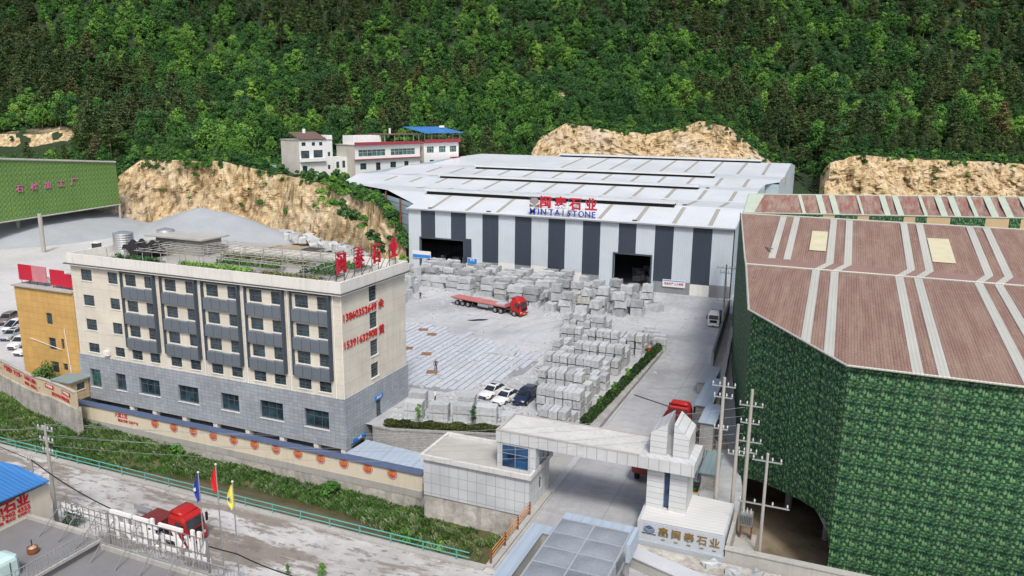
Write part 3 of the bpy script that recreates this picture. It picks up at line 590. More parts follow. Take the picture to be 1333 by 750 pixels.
# roof garden
gt = thing('roof_trellis', 'pipe trellis of thin grey slats over the planting beds on the office roof', 'trellis', (-66,74,16.6))
b = MB(); sl_ = MB()
for x in np.arange(-83.5,-50.5,3.0):
    for y in (68.6,72.4,76.2,79.8): b.tube((x,y,16.6),(x,y,18.25+random.uniform(-.1,.15)),.045)
b.build_each('post', M['steel'], gt)
M['slat'] = mat('weathered_slat', (.40,.39,.355), .8, .3)
for y in np.arange(68.6,79.9,.95):
    if random.random() < .9:
        x0 = -84+random.uniform(0,9); x1 = -51-random.uniform(0,3); z = 18.25+random.uniform(-.06,.12); sl_.tube((x0,y,z),(x1,y+random.uniform(-.3,.3),z+random.uniform(-.1,.1)),.045,4)
for x in np.arange(-83,-51,1.5):
    y0 = 68.6+random.choice((0,0,3.8)); z = 18.36; sl_.tube((x+random.uniform(-.2,.2),y0,z),(x+random.uniform(-.5,.5),79.8,z+random.uniform(-.1,.1)),.035,4)
sl_.build('slat', M['slat'], gt)
b = MB()
for x0, x1, y0, y1 in ((-70.5,-65.5,76.5,79.2),(-61,-58.5,77.5,79.5)):
    for k in range(16): xx = x0+(x1-x0)*k/15; b.box((xx,y0,18.42),(xx+.3,y1,18.45))
b.build_each('cane_cover', M['slat'], gt)
# ================================================================== YELLOW BUILDING
yb = thing('yellow_building', 'narrow yellow tiled building with a red sign on its roof, left of the cream office', 'building', (-94,74,-1))
yx0, yx1 = -99.8, -88.75; oY = (yx0, OY0+.1, 0)
yw = []
for px0, py0, px1, py1 in ((59.5,407,69,423),(63,439,74,456),(79,441,84.5,455),(67,470,78,486),(82,473,89,483)):
    A = atY(px0,py0,67.3); B = atY(px1,py1,67.3); yw.append((A.x-yx0, B.x-yx0, B.z, A.z))
b = MB(); wall_holes(b, oY, U1, N1, yx1-yx0, -1.5, 12.2, yw); b.quad((yx0,80,-1.5),(yx0,67.3,-1.5),(yx0,67.3,12.2),(yx0,80,12.2)); b.quad((yx1,80,-1.5),(yx1,67.3,-1.5),(yx1,67.3,12.2),(yx1,80,12.2)); b.quad((yx0,80,-1.5),(yx1,80,-1.5),(yx1,80,12.2),(yx0,80,12.2)); b.build('wall', M['yellow'], yb)
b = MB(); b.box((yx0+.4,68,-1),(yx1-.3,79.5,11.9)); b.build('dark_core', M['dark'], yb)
for h in yw: window(yb, oY, U1, N1, h, 1, 2, 0, .2, sill=False)
b = MB(); b.box((yx0-.25,67.0,12.2),(yx1,80.2,12.35)); b.build('roof', M['concrete'], yb)
b = MB(); b.tube((-97.8,67.2,5.2),(-92,67.2,4.3),.04); b.tube((-91,67.2,7.3),(-90.6,67.2,1),.05); b.build_each('pipe', M['whitetrim'], yb)
rs = thing('rooftop_sign', 'long red and pink rooftop sign board on the yellow building', 'sign', (-94,68,12.35))
for j, (x0, x1, z0, z1) in enumerate(((-99.6,-97,12.9,15.0),(-97,-94.3,12.9,15.0),(-93.6,-91,12.7,14.8),(-91,-88.9,12.6,14.4))):
    b = MB(); b.box((x0,68,z0),(x1,68.12,z1)); b.build('sign_panel', M['crimson'] if j != 1 else mat('pale_red_panel', (.55,.22,.25), .6, .3, scale=3), rs)
b = MB()
for x in np.arange(-99.4,-88.9,1.5): b.tube((x,68.2,12.35),(x,68.2,14.5),.04); b.tube((x,69.4,12.35),(x,68.2,14),.03)
b.build('sign_frame', M['darksteel'], rs)
# guard hut
gh = thing('small_hut', 'small tan tiled hut with flat grey roof in front of the yellow building', 'hut', (-87.6,64.9,-1))
hx0, hx1, hy0, hy1 = -90.3, -87.2, 64.3, 66.9
b = MB(); wall_holes(b, (hx0,hy0,0), U1, N1, hx1-hx0, -1.3, 1.25, []); wall_holes(b, (hx1,hy0,0), U2, N2, hy1-hy0, -1.3, 1.25, [(.9,2.0,0,.9)]); b.quad((hx0,hy1,-1.3),(hx0,hy0,-1.3),(hx0,hy0,1.25),(hx0,hy1,1.25)); b.build('wall', M['tan'], gh)
window(gh, (hx1,hy0,0), U2, N2, (.9,2.0,0,.9), 2, 1, 0, .15); b = MB(); b.box((hx0-.25,hy0-.25,1.25),(hx1+.3,hy1+.25,1.42)); b.build('roof', M['greenroof'], gh)

# ================================================================== STRIPED WAREHOUSE
wh = thing('striped_warehouse', 'huge white roofed warehouse with charcoal and pale blue striped front wall', 'warehouse', (-54,200,0))
WX0, WX1, WY = -89.9, -17.5, 154.0
doors = [(WX0, -86.8, -75.9, 0, 7.4), (WX0, -41.1, -33.5, 0, 7.3)]
sx_ = [531,548,566.5,587,606.5,628,649,670.5,692,714,736,759,782,806,829,853.5,878,903,928.5,955]
sx_ = [atY(p, 290, WY).x for p in sx_]; sx_[0] = WX0; sx_[-1] = WX1
def base_z(x): return 3.3 if x < -58 else (2.6 if x < -44 else 2.5)
for i in range(len(sx_)-1):
    a, c = sx_[i], sx_[i+1]; b = MB(); q = MB(); dark = i % 2 == 1
    hs = [(max(a, d[1])-a, min(c, d[2])-a, d[3], d[4]) for d in doors if d[1] < c-.05 and d[2] > a+.05]
    bz = 0.0 if hs and not dark else base_z(a)
    if dark: bz = base_z(a)-.2
    hu = [(h[0], h[1], max(h[2], bz), h[3]) for h in hs]; hl = [(h[0], h[1], 0, bz) for h in hs]
    o_ = (a, WY, 0); wall_holes(b, o_, U1, N1, c-a, bz, 14.1, hu, .3); b.build('wall_stripe', M['walld' if dark else 'wallw'], wh)
    if bz > 0: wall_holes(q, o_, U1, N1, c-a, 0, bz, hl, .3); q.build('plinth', M['waterstain' if (dark or a > -36) and not (-29 < a < -25) and a < -19 else 'parapet'], wh)
prof = [(154,14.1),(166,16.6),(182,16.2),(195,17.8),(208,17.4),(222,18.8),(236,18.6),(264,21),(290,19)]
def rz(y): return float(np.interp(y, [p[0] for p in prof], [p[1] for p in prof]))
def rx0(y): return float(np.interp(y, [154,157,184,195,255,290], [-90.2,-90.2,-128,-130.5,-127,-110]))
def rx1(y): return float(np.interp(y, [154,214,218,290], [-17.2,-17.2,-14,-14]))
b = MB(); ys = sorted(set([154,157,160,166,174,182,184,195,208,214,218,222,236,250,255,264,277,290])); 
for y0, y1 in zip(ys, ys[1:]):
    b.quad((rx0(y0),y0,rz(y0)),(rx1(y0),y0,rz(y0)),(rx1(y1),y1,rz(y1)),(rx0(y1),y1,rz(y1)))
b.box((-90.3,153.55,13.95),(WX1+.25,154.0,14.12)); b.build('roof', M['roofw'], wh)
b = MB(); b.box((-90.2,153.3,13.8),(WX1+.2,153.55,14.06)); b.build('gutter', M['steel'], wh)
wl_ = [(-90,154,0),(-90,157,0),(-128,184,0),(-130.5,195,0),(-127,255,0),(-110,290,0)]; b = MB()
for p, q in zip(wl_, wl_[1:]): b.quad((p[0],p[1],0),(q[0],q[1],0),(q[0],q[1],rz(q[1])),(p[0],p[1],rz(p[1])))
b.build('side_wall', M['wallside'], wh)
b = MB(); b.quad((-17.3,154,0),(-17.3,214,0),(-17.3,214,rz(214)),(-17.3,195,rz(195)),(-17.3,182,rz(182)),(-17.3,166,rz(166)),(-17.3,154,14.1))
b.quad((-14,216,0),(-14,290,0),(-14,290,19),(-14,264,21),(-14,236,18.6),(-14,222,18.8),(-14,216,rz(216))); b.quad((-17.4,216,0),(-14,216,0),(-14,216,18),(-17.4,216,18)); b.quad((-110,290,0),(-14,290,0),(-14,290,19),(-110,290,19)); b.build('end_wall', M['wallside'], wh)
b = MB(); b.quad((-13.95,240,15.8),(-13.95,245,16),(-13.95,244,18),(-13.95,241,18.2)); b.build('orange_mark', M['orange'], wh)
cols_ = [(-96,161.3),(-103,166.3),(-111,172.0),(-119,177.6),(-126,182.6)]; b = MB()
for x, y in cols_: b.box((x-.2,y-.75,4),(x+.1,y-.45,rz(y)-.3))
b.build_each('side_column', M['rust'], wh)
b = MB()
for z in (8,10.5,13,15): b.tube((-91,157.2,z-1.2),(-127.5,183.2,z),.09,4)
b.build_each('side_rail', M['darksteel'], wh)
# translucent roof strips, one per bay and roof fall
strips = [-84.2,-75.4,-68.0,-60.5,-52.2,-44.8,-36.9,-29.3,-22.2]
b = MB()
def strip(x, y0, y1):
    k = [y0]+[y for y in ys if y0 < y < y1]+[y1]
    for p, q in zip(k, k[1:]): b.quad((x-.45,p,rz(p)+.03),(x+.45,p,rz(p)+.03),(x+.45,q,rz(q)+.03),(x-.45,q,rz(q)+.03))
for x in strips:
    strip(x, 154.6, 165)
    for ya, yb_ in ((167.5,181),(183,193.6),(209,221),(238,262.5)): strip(x+.0 if ya < 230 else x+2, ya, yb_)
for x in (-92.5,-100.5,-108.5,-116.5): 
    strip(x, 176+max(0,(-x-100)*.7), 181.5+max(0,(-x-100)*.1)) if x > -104 else None
    strip(x, 187, 193.6); strip(x, 198, 207); strip(x, 211, 221)
b.build_each('skylight_strip', M['skyl'], wh)
# ridge monitors: raised white caps with dark gap
for x0, x1, y, z in ((-91,-31.2,165.5,16.6),(-103,-31.2,195,17.8),(-104.5,-31.3,221.5,18.8),(-91.5,-23,264,21.0)):
    b = MB(); b.box((x0,y-1.4,z+.5),(x1,y+1.6,z+.95)); b.box((x0-.1,y-1.6,z+.45),(x1+.1,y-1.4,z+.98)); mo = b.build('ridge_monitor', M['roofw'], wh)
    b = MB(); b.box((x0+.2,y-1.1,z-.4),(x1-.2,y+1.3,z+.5)); b.build('monitor_gap', M['dark'], mo)
b = MB()
for x, y in ((-85,154.3),(-70.5,154.4),(-37.8,154.5),(-30,166.5),(-30,197)): b.box((x,y,rz(y)),(x+.9,y+.6,rz(y)+.25))
b.build_each('roof_vent', M['darksteel'], wh)
b = MB()
b.box((WX0,154.05,7.7),(WX1,154.25,8)); 
for d in doors: b.box((d[1]-.3,153.85,0),(d[1],154,d[4]+.3)); b.box((d[2],153.85,0),(d[2]+.3,154,d[4]+.3)); b.box((d[1],153.85,d[4]),(d[2],154,d[4]+.3))
b.build_each('door_frame', M['fin'], wh)
b = MB(); b.box((-75.8,153.9,2.6),(-73.9,153.97,8.0)); b.build('dark_patch', M['walld'], wh)
fl = MB(); fl.quad((-90,154.1,.02),(-17.5,154.1,.02),(-17.5,215,.02),(-90,215,.02)); struct(fl.build('warehouse_floor', M['waterstain']))
for (x, z0, z1, wd, s1, nm) in ((-86.5,2.7,4.4,4.8,'','blue_safety_board'),(-73.6,2.3,3.8,2.4,'安全','small_safety_board'),(-28.5,1.4,2.9,4.6,'安全生产 人人有责','notice_banner')):
    t_ = thing(nm, {'blue_safety_board':'blue and white notice board at the left end of the striped wall','small_safety_board':'small blue and white safety board right of the left doorway','notice_banner':'pink and white notice banner on the plinth right of the right doorway'}[nm], 'sign', (x,153.8,z0))
    b = MB(); b.box((x-wd/2,153.75,z0),(x+wd/2,153.82,z1)); b.build('board', mat('notice_white', (.70,.70,.70), .6, .06), t_)
    b = MB(); b.box((x-wd/2+.1,153.72,z0+.1 if nm != 'notice_banner' else z1-.3),(x+wd/2-.1,153.748,(z0+z1)/2 if nm == 'blue_safety_board' else z1-.15)); b.build('blue_panel', M['blue'], t_)
    if nm == 'notice_banner': text(s1, .55, 'board_text', M['crimson'], t_, face((x,153.72,z0+.65), U1), .01, sx=.85)
    elif s1: text(s1, .6, 'board_text', M['whitetrim'], t_, face((x,153.70,z0+1.0), U1), .01)
# roof sign
rsn = thing('roof_sign', 'red and blue lettering sign with emblem standing on the white warehouse roof edge', 'sign', (-53,154.4,14.1))
for ch, x in zip('闽泰石业', (-56.7,-53.3,-50.0,-46.9+.3)): text(ch, 2.75, 'red_character', M['crimson'], rsn, face((x,154.4,16.9), U1), .1, .025)
for ch, x in zip(['M','I','N','T','A','I','S','T','O','N','E'], (-59.6,-58.25,-57.1,-55.4,-54.0,-52.7,-51.4,-50.1,-48.7,-47.3,-46.0)): text(ch, 1.75, 'blue_letter', mat('deep_blue_letter', (.02,.03,.30), .5), rsn, face((x,154.4,14.95), U1), .08, .006)
b = MB()
for x in np.arange(-60.3,-45.4,1.25): b.tube((x,154.55,14.1),(x,154.55,18.3),.035,4)
for z in (14.3,15.9,18.2): b.tube((-60.3,154.56,z),(-45.5,154.56,z),.035,4)
b.build('sign_frame', M['steel'], rsn)
b = MB(); b.extr([(-60.3,154.4,17.0),(-59.2,154.4,16.2),(-58.1,154.4,17.0),(-58.6,154.4,17.9),(-59.8,154.4,17.9)], (0,-.1,0)); b.build('emblem', mat('emblem_grey', (.32,.28,.30), .5), rsn)
b = MB(); b.extr([(-60.3,154.4,15.9),(-59.2,154.4,16.15),(-58.1,154.4,15.9),(-58.1,154.4,16.6),(-59.2,154.4,16.1),(-60.3,154.4,16.6)], (0,-.08,0)); b.build('emblem_base', M['gold'], rsn)

# ================================================================== GREEN FACTORY
gf = thing('green_factory', 'giant factory shed clad in leaf print green sheets with a brown tile roof', 'factory', (8,80,0))
A_ = (-6.4,75.3); B_ = (2.3,64.3)
b = MB()
b.quad((-16,148,0),(-11.9,113,0),(-11.9,113,21.6),(-16,148,18)); b.quad((-11.9,113,0),(-8.7,92,0),(-8.7,92,18.6),(-11.9,113,21.9)); b.quad((-8.7,92,0),(*A_,0),(*A_,17.05),(-8.7,92,18.6))
# front facet with arched opening
dx, dy = B_[0]-A_[0], B_[1]-A_[1]
arch = [(0.0,0.0),(.03,.6),(.08,2.0),(.22,2.75),(.42,2.9),(.60,2.7),(.75,2.2),(.88,1.4),(.96,.4),(1.0,0.0)]
P = lambda t, z: (A_[0]+dx*t, A_[1]+dy*t, z)
ar = [(0,-1.6),(.05,-.4),(.13,.4),(.22,.8),(.48,1.6),(.68,2.1),(.83,2.3),(.92,1.9),(.97,1.1),(1.0,-.2)]
for (t0, z0), (t1, z1) in zip(ar, ar[1:]):
    zt = lambda t: 17.05+(16-17.05)*t
    b.quad(P(t0,z0),P(t1,z1),P(t1,zt(t1)),P(t0,zt(t0)))
b.quad((*B_,-4.2),(70,B_[1],-4.2),(70,B_[1],16),(*B_,16)); b.quad((70,64.3,0),(70,150,0),(70,150,21),(70,64.3,16)); b.build('green_wall', M['camoR'], gf)
b = MB(); b.quad((*A_,17.1),(*B_,16.05),(0.3,70,16.6)); 
b.quad((*A_,17.1),(0.3,70,16.6),(-8.5,91,18.6)); 
b.v = []; b.f = []; b.m = []; b.p = []
E_ = .35
b.quad((-6.65,75.1,17.1),(2.1,64.0,16.02),(72,64.0,16.02),(72,91,18.55),(-8.7,91,18.55)); b.build('front_roof', M['brown'], gf)
b = MB(); b.quad((-8.7,91,18.55),(72,91,18.55),(72,93.6,18.95),(-9.2,93.6,18.95)); b.build('roof_step', mat('worn_brown_sheet', (.25,.16,.14), .7, .2, scale=2), gf)
b = MB(); b.quad((-9.2,93.6,18.95),(72,93.6,18.95),(72,110,21.95),(-11.9,111.5,21.95)); b.build('back_roof', M['brown'], gf)
b = MB(); b.tube((-8.75,90.9,18.64),(72,90.9,18.64),.13); b.tube((-11.9,111.5,22.0),(72,110,22.0),.12)
ec = [(-6.65,75.1,17.1),(2.1,64.0,16.02),(72,64.0,16.02)]
for p, q in zip(ec, ec[1:]): b.tube(p, q, .1)
b.tube((-6.65,75.1,17.1),(-8.75,91,18.62),.12); b.tube((-9.2,93.6,19),(-11.9,111.5,22.0),.1); b.tube((-8.75,91,18.62),(-9.2,93.6,19),.12); b.build_each('ridge_trim', M['stripw'], gf)
b = MB(); W_ = .8
for x0 in (-1.6,.3,6.7,8.5,14.1,15.9,21.6,23.4,29.2,31,36.7,38.5):
    yst = 64.1 if x0 > 2 else 64.0+(2.1-x0)*1.276-.5
    zf = lambda y: 16.02+(y-64)/27*2.53
    yst = max(64.1, 64.0+(2.1-x0)*(11.1/8.75)) if x0 < 2.1 else 64.05
    ye = max(64.1, 64.0+(2.1-x0-W_)*(11.1/8.75)) if x0+W_ < 2.1 else 64.05
    if x0 < 2.1: zf0, zf1 = 16.02+(yst-64)/11.1*1.08, 16.02+(ye-64)/11.1*1.08
    else: zf0 = zf1 = 16.02
    b.quad((x0,yst+.05,zf0+.06),(x0+W_,ye+.05,zf1+.06),(x0+W_,91,18.60),(x0,91,18.60))
    b.quad((x0,91,18.6),(x0+W_,91,18.6),(x0+W_+1.3,93.6,19.0),(x0+1.3,93.6,19.0)); b.quad((x0+1.3,93.6,19.0),(x0+W_+1.3,93.6,19.0),(x0+W_+1.3,110.5,22.02),(x0+1.3,110.5,22.02))
st = [];
pp = b.p; b.p = [(pp[i][0]+pp[i+1][0]+pp[i+2][0], pp[i][1]+pp[i+1][1]+pp[i+2][1]) for i in range(0, len(pp), 3)]; b.quad((-6.6,93.8,19.03),(-5.8,93.8,19.03),(-5.8,110.6,22.03),(-6.6,110.6,22.03)); b.quad((-4.9,93.8,19.03),(-4.1,93.8,19.03),(-4.1,110.6,22.03),(-4.9,110.6,22.03)); b.build_each('pale_roof_strip', M['stripw'], gf)
b = MB()
for x0, x1, y0, y1 in ((-2.3,-.45,97.5,105),(10.7,13.0,96.5,105.0)):
    zf = lambda y: 18.95+(y-93.6)/16.9*3.0
    b.quad((x0,y0,zf(y0)+.1),(x1,y0,zf(y0)+.1),(x1,y1,zf(y1)+.1),(x0,y1,zf(y1)+.1))
b.build_each('pale_patch', mat('cream_sheet_patch', (.55,.52,.36), .7, .2, scale=3), gf)
b = MB(); b.box((-7.8,96.5,19.75),(-5.7,96.7,19.9), rz=2.0); b.build('fallen_strip', M['steel'], gf)
b = MB()
for x, y in ((G(1075,702,-4).x,G(1075,702,-4).y),(2.9,65.0),(-1.5,78),(6,75),(12,75)): b.tube((x,y,-4),(x,y,16.0),.36,12)
b.build_each('inner_column', mat('grey_column_paint', (.34,.35,.34), .6, .2, dirt=(.5,.35,.1), streak=.4), gf)
b = MB(); b.tube((2.0,69.4,-.5),(3.0,65.2,1.4),.1); b.tube((.2,69.9,2.0),(3.1,65.0,-.8),.08); b.build_each('brace', M['steel'], gf)
b = MB(); b.box((-5,88,-4),(66,88.3,14)); b.build('inner_partition', M['concrete'], gf)
# second shed behind
gs = thing('rear_shed', 'long shed with a mottled brown and pale green roof behind the brown tile roof', 'shed', (8,140,0))
e0, e1, r0, r1 = G(968,277,20), G(1333,284,20), G(975,253,22.4), G(1333,257,22.4)
k = 1.9; e1b = e0+(e1-e0)*k; r1b = r0+(r1-r0)*k
b = MB(); b.quad(e0, e1b, r1b, r0); b.build('roof', M['brown2'], gs)
b = MB(); b.tube(e0, e1b, .12); b.tube(r0, r1b, .14); b.tube(e0, r0, .12); b.build_each('roof_trim', mat('pale_green_sheet', (.36,.44,.36), .6, .2), gs)
ue = (e1-e0).normalized(); ur = (r1-r0).normalized(); b = MB(); L_ = (e1b-e0).length
for s0, s1 in ((0,.035),(.15,.01),(.205,.018),(.245,.018),(.33,.008),(.40,.018),(.44,.018),(.52,.01),(.57,.02),(.61,.02),(.67,.012),(.72,.022),(.765,.022),(.83,.02),(.88,.04),(.95,.03),(1.0,.05),(1.08,.05),(1.16,.05)):
    s0 = s0; p = lambda a, s: (e0 if a == 0 else r0)+((e1b-e0) if a == 0 else (r1b-r0))*s+Vector((0,0,.06))
    if s0 == 0: b.quad(p(0,0), p(0,.02), p(1,.03), p(1,0)); continue
    s0 *= 1/k*1.18; s1 *= 1/k*1.2
    b.quad(p(0,s0+.02), p(0,s0+s1+.02), p(1,s0+s1), p(1,s0))
b.build_each('pale_green_strip', mat('pale_green_translucent', (.42,.48,.40), .6, .2, scale=2), gs)
nseg = 46; b = MB(); b2 = MB(); pat = [0,0,0,0,0,0,0,1,0,0,1,0,0,0,1,0,1,1,0,0,0,1,1,0,1,1,1,1,1,1,0,1,0,1,0,1,0,1,0,1,0,1,0,1,0,1]
for i in range(nseg):
    p = e0+(e1b-e0)*i/nseg; q = e0+(e1b-e0)*(i+1)/nseg
    (b2 if pat[i] else b).quad(Vector((p.x,p.y,0)), Vector((q.x,q.y,0)), q-Vector((0,0,.1)), p-Vector((0,0,.1)))
b.build('green_wall', M['camoR'], gs); b2.build('tan_panel', mat('tan_sheet', (.50,.38,.22), .7, .15), gs)
b = MB(); b.quad(Vector((e0.x,e0.y,0)), Vector((r0.x,r0.y,0)), r0-Vector((0,0,.1)), e0-Vector((0,0,.1))); b.quad(Vector((r0.x,r0.y,0)), Vector((r1b.x,r1b.y,0)), r1b-Vector((0,0,.1)), r0-Vector((0,0,.1))); b.build('end_wall', M['camoR'], gs)

# ================================================================== GATEHOUSE, BEAM, TOWERS
gt_ = thing('gatehouse', 'low flat roofed gatehouse clad in pale stone tiles at the bridge corner', 'building', (-28,61,-.2))
gx0, gx1, gy0, gy1 = -33.5, -22.8, 59.3, 64.6
b = MB(); wall_holes(b, (gx0,gy0,0), U1, N1, gx1-gx0, -.3, 3.4, []); hsd = (2.6,3.2,1.2,2.4); wall_holes(b, (gx1,gy0,0), U2, N2, gy1-gy0, -.3, 3.4, [hsd]); b.quad((gx0,gy1,-2.6),(gx0,gy0,-2.6),(gx0,gy0,3.4),(gx0,gy1,3.4)); b.quad((gx1,gy1,-.3),(gx0,gy1,-2.6),(gx0,gy1,3.4),(gx1,gy1,3.4)); b.build('wall', M['whitestone'], gt_)
window(gt_, (gx1,gy0,0), U2, N2, hsd, 1, 2, 0, .15, sill=False)
b = MB(); q = .28
b.box((gx0-q,gy0-q,3.4),(gx1+q,gy0,3.85)); b.box((gx0-q,gy1,3.4),(gx1+q,gy1+q,3.85)); b.box((gx0-q,gy0,3.4),(gx0,gy1,3.85)); b.box((gx1,gy0,3.4),(gx1+q,gy1,3.85)); b.build('parapet', mat('grey_white_render', (.60,.60,.59), .8, .15, streak=.4), gt_)
b = MB(); b.box((gx0,gy0,3.3),(gx1,gy1,3.5)); b.build('roof', M['roofcon'], gt_)
fb = MB(); fb.box((gx0+.05,59.4,-8.5),(gx1-.02,65.0,-.31)); fb.build('stone_base', M['rubble'], gt_)
bm = thing('gate_beam', 'long pale stone gate bridge with a blue glass room at its left end', 'gate', (-18,62,0))
bx0, bx1, by0, by1 = -26.3, -22.55, 60.2, 64.4
b = MB(); hl = [(.5,1.95,.05,2.4),(2.05,3.2,.05,2.4)]; hl = [(.45,3.05,.1,2.35)]; wall_holes(b, (bx0,by0,3.5), U1, N1, bx1-bx0, 3.5, 6.05, [(.45,3.05,3.65,5.85)], .12); hs2 = (1.0,3.6,3.75,5.85); wall_holes(b, (bx1,by0,3.5), U2, N2, by1-by0, 3.5, 6.05, [hs2], .12); b.quad((bx0,by1,3.5),(bx0,by0,3.5),(bx0,by0,6.05),(bx0,by1,6.05)); b.quad((bx1,by1,3.5),(bx0,by1,3.5),(bx0,by1,6.05),(bx1,by1,6.05)); b.build('glass_room_wall', M['whitestone'], bm)
window(bm, (bx0,by0,0), U1, N1, (.45,3.05,3.65,5.85), 2, 2, 0, .1, 'bglass', 'steel', sill=False); window(bm, (bx1,by0,0), U2, N2, hs2, 2, 1, 0, .1, 'bglass', 'steel', sill=False)
b = MB(); b.box((bx0-.1,by0-.1,6.05),(-8.6,by1+.1,7.1)); b.build('beam', M['stoneband'], bm)
b = MB()
b.box((bx0-.12,by0-.12,7.1),(-13.2,by0+.12,7.2)); b.box((bx0-.12,by1-.12,7.1),(-13.2,by1+.12,7.2)); b.box((bx0-.12,by0+.12,7.1),(bx0+.12,by1-.12,7.2)); b.build_each('beam_kerb', M['concrete'], bm)
b = MB()
for y0, y1 in ((by0+.1, 61.3),(61.5,62.9),(63.1,by1-.1)): b.box((bx0+.15,y0,7.1),(-13.2,y1,7.14))
b.build_each('roof_sheet', mat('weathered_white_roof', (.56,.56,.54), .8, .25, scale=3, streak=.3), bm)
# towers: legs below, twin blades with slanted tops above
b = MB(); b.box((-12.6,60.9,1.5),(-11.15,64.2,6.05)); b.box((-10.65,60.9,1.5),(-9.2,64.2,6.05)); b.build_each('tower_leg', M['stonerow'], bm)
b = MB(); b.box((-11.15,61.3,1.5),(-10.65,63.9,6.05)); b.build('blue_glass_slot', M['bglass'], bm)
for x0, x1, zl, zr in ((-12.5,-11.1,9.0,10.1),(-10.55,-9.25,10.1,9.0)):
    b = MB(); b.extr([(x0,60.9,7.1),(x1,60.9,7.1),(x1,60.9,zr),(x0,60.9,zl)], (0,3.3,0)); b.build('tower_blade', M['stonerow'], bm)
b = MB(); b.box((-11.099,61.4,7.1),(-10.551,63.7,8.8)); b.build('tower_core', M['steel'], bm)
# stone base sign
ss = thing('entrance_sign_block', 'large pale stone sign block with bronze characters under the gate tower', 'sign', (-9.2,60,0))
b = MB(); b.add([(-12.7,58.4,0),(-5.6,58.4,0),(-5.6,64.6,0),(-12.9,64.6,0),(-12.7,58.4,2.15),(-5.6,58.4,2.25),(-5.6,64.6,2.15),(-12.9,64.6,2.35)], [(0,3,2,1),(0,1,5,4),(1,2,6,5),(2,3,7,6),(3,0,4,7),(4,5,6,7)])
b.build('block', mat('pale_polished_stone', (.44,.48,.52), .35, .1, streak=.2), ss)
b = MB(); b.add([(-12.5,58.55,2.17),(-5.75,58.55,2.27),(-5.75,64.5,2.17),(-12.7,64.5,2.36)], [(0,1,2,3)]); b.v = [(x,y,z+.02) for x,y,z in b.v]; b.build('top_slab', corr('white_coursed_top', (.58,.59,.58), 'y', .5, rough=.7, streak=.1, depth=.2), ss)
b = MB(); b.box((-12.8,58.15,-.3),(-5.5,58.4,.55)); b.build('plinth', mat('grey_polished_stone', (.36,.40,.44), .4, .1), ss)
for ch, x in zip('鑫闽泰石业', (-10.5,-9.45,-8.4,-7.35,-6.35)):
    text(ch, .86, 'bronze_character', M['gold'], ss, face((x,58.37,1.5), U1), .03, .02); text('▬', .3, 'caption_mark', M['gold'], ss, face((x,58.37,.88), U1), .01)
b = MB()
for k in range(3): z = 1.62-.12*k; b.quad((-12.2,58.38-.004*k,z),(-11.7,58.38-.004*k,z-.26),(-11.2,58.38-.004*k,z),(-11.25,58.38-.004*k,z+.05),(-11.7,58.38-.004*k,z-.19),(-12.15,58.38-.004*k,z+.05))
b.quad((-12.12,58.385,1.72),(-11.7,58.385,1.5),(-11.28,58.385,1.72),(-11.7,58.385,1.93)); b.build('emblem', mat('emblem_blue', (.06,.12,.22), .4), ss); text('MINTAI STONE', .17, 'emblem_caption', M['black'], ss, face((-11.7,58.37,1.15), U1), .01)
# hedge retaining strips
kw = MB(); kw.prism([(-24.4,79.3),(-22.4,78.6),(-21.9,112.3),(-22.9,113.4)], 0, .55); tag(kw.build('planter_kerb', M['brick']), 'low grey kerb wall of the long hedge beside the driveway', 'kerb')
rw = MB(); rw.quad((-46.4,70.5,-3),(-43.9,70.5,-3),(-43.9,70.5,.05),(-46.4,70.5,.05)); rw.quad((-43.9,70.5,-3),(-31.8,74.4,-2.5),(-31.8,74.4,.08),(-43.9,70.5,.05)); rw.quad((-31.8,74.4,-2.5),(-22.8,77.3,-.1),(-22.8,77.3,.08),(-31.8,74.4,.08))
rw.prism([(-46.4,70.4),(-43.9,70.4),(-31.8,74.25),(-22.8,77.1),(-22.8,77.4),(-31.8,74.55),(-43.9,70.75),(-46.4,70.7)], .04, .22); tag(rw.build('ramp_wall', M['brick']), 'grey block retaining wall below the near hedge', 'wall')
# blue sheet canopy on the ramp
b = MB(); b.quad((-46.8,65.6,-1.25),(-37.0,65.6,-1.25),(-37.6,68.3,-.9),(-46.2,69.0,-.9)); b.quad((-46.8,65.6,-1.35),(-37.0,65.6,-1.35),(-37.6,68.3,-1.0),(-46.2,69.0,-1.0)); lb = thing('ramp_canopy', 'light blue sheet canopy behind the blue coping', 'canopy', (-42,66.5,-3)); b.build('sheet', M['ltblueroof'], lb)
b = MB(); 
for x, y in ((-46,68.7),(-38,68.1)): b.tube((x,y,-3),(x,y,-1),.06)
b.build_each('post', M['steel'], lb)

# ================================================================== HOUSES
def fpt(px, py, D): p = DX(px, py, D); return p
HA = R(74); hu = Vector((math.cos(HA), math.sin(HA), 0)); hn = Vector((math.sin(HA), -math.cos(HA), 0))
def hprism(mb, o, a0, a1, d0, d1, z0, z1, mi=0): return obox(mb, o, hu, hn, a0, a1, d0, d1, z0, z1, mi)
def solve_len(o, px):   # metres along the facade until it reaches photo column px
    lo, hi = 0, 120
    for _ in range(40):
        m_ = (lo+hi)/2; v = Vector(o)+hu*m_-Vector((0,0,CH)); x = 666.5+CF*v.dot(RX)/v.dot(fw)
        if x < px: lo = m_
        else: hi = m_
    return lo
h_cream = mat('house_side_render', (.50,.48,.44), .9, .2, streak=.4); h_white = mat('house_white_tile', (.78,.79,.78), .7, .07, streak=.3, dirt=(.42,.4,.36)); h_red = mat('dark_red_balustrade', (.30,.05,.07), .7, .15); h_brown = mat('brown_sheet_roof', (.15,.10,.085), .8, .25)
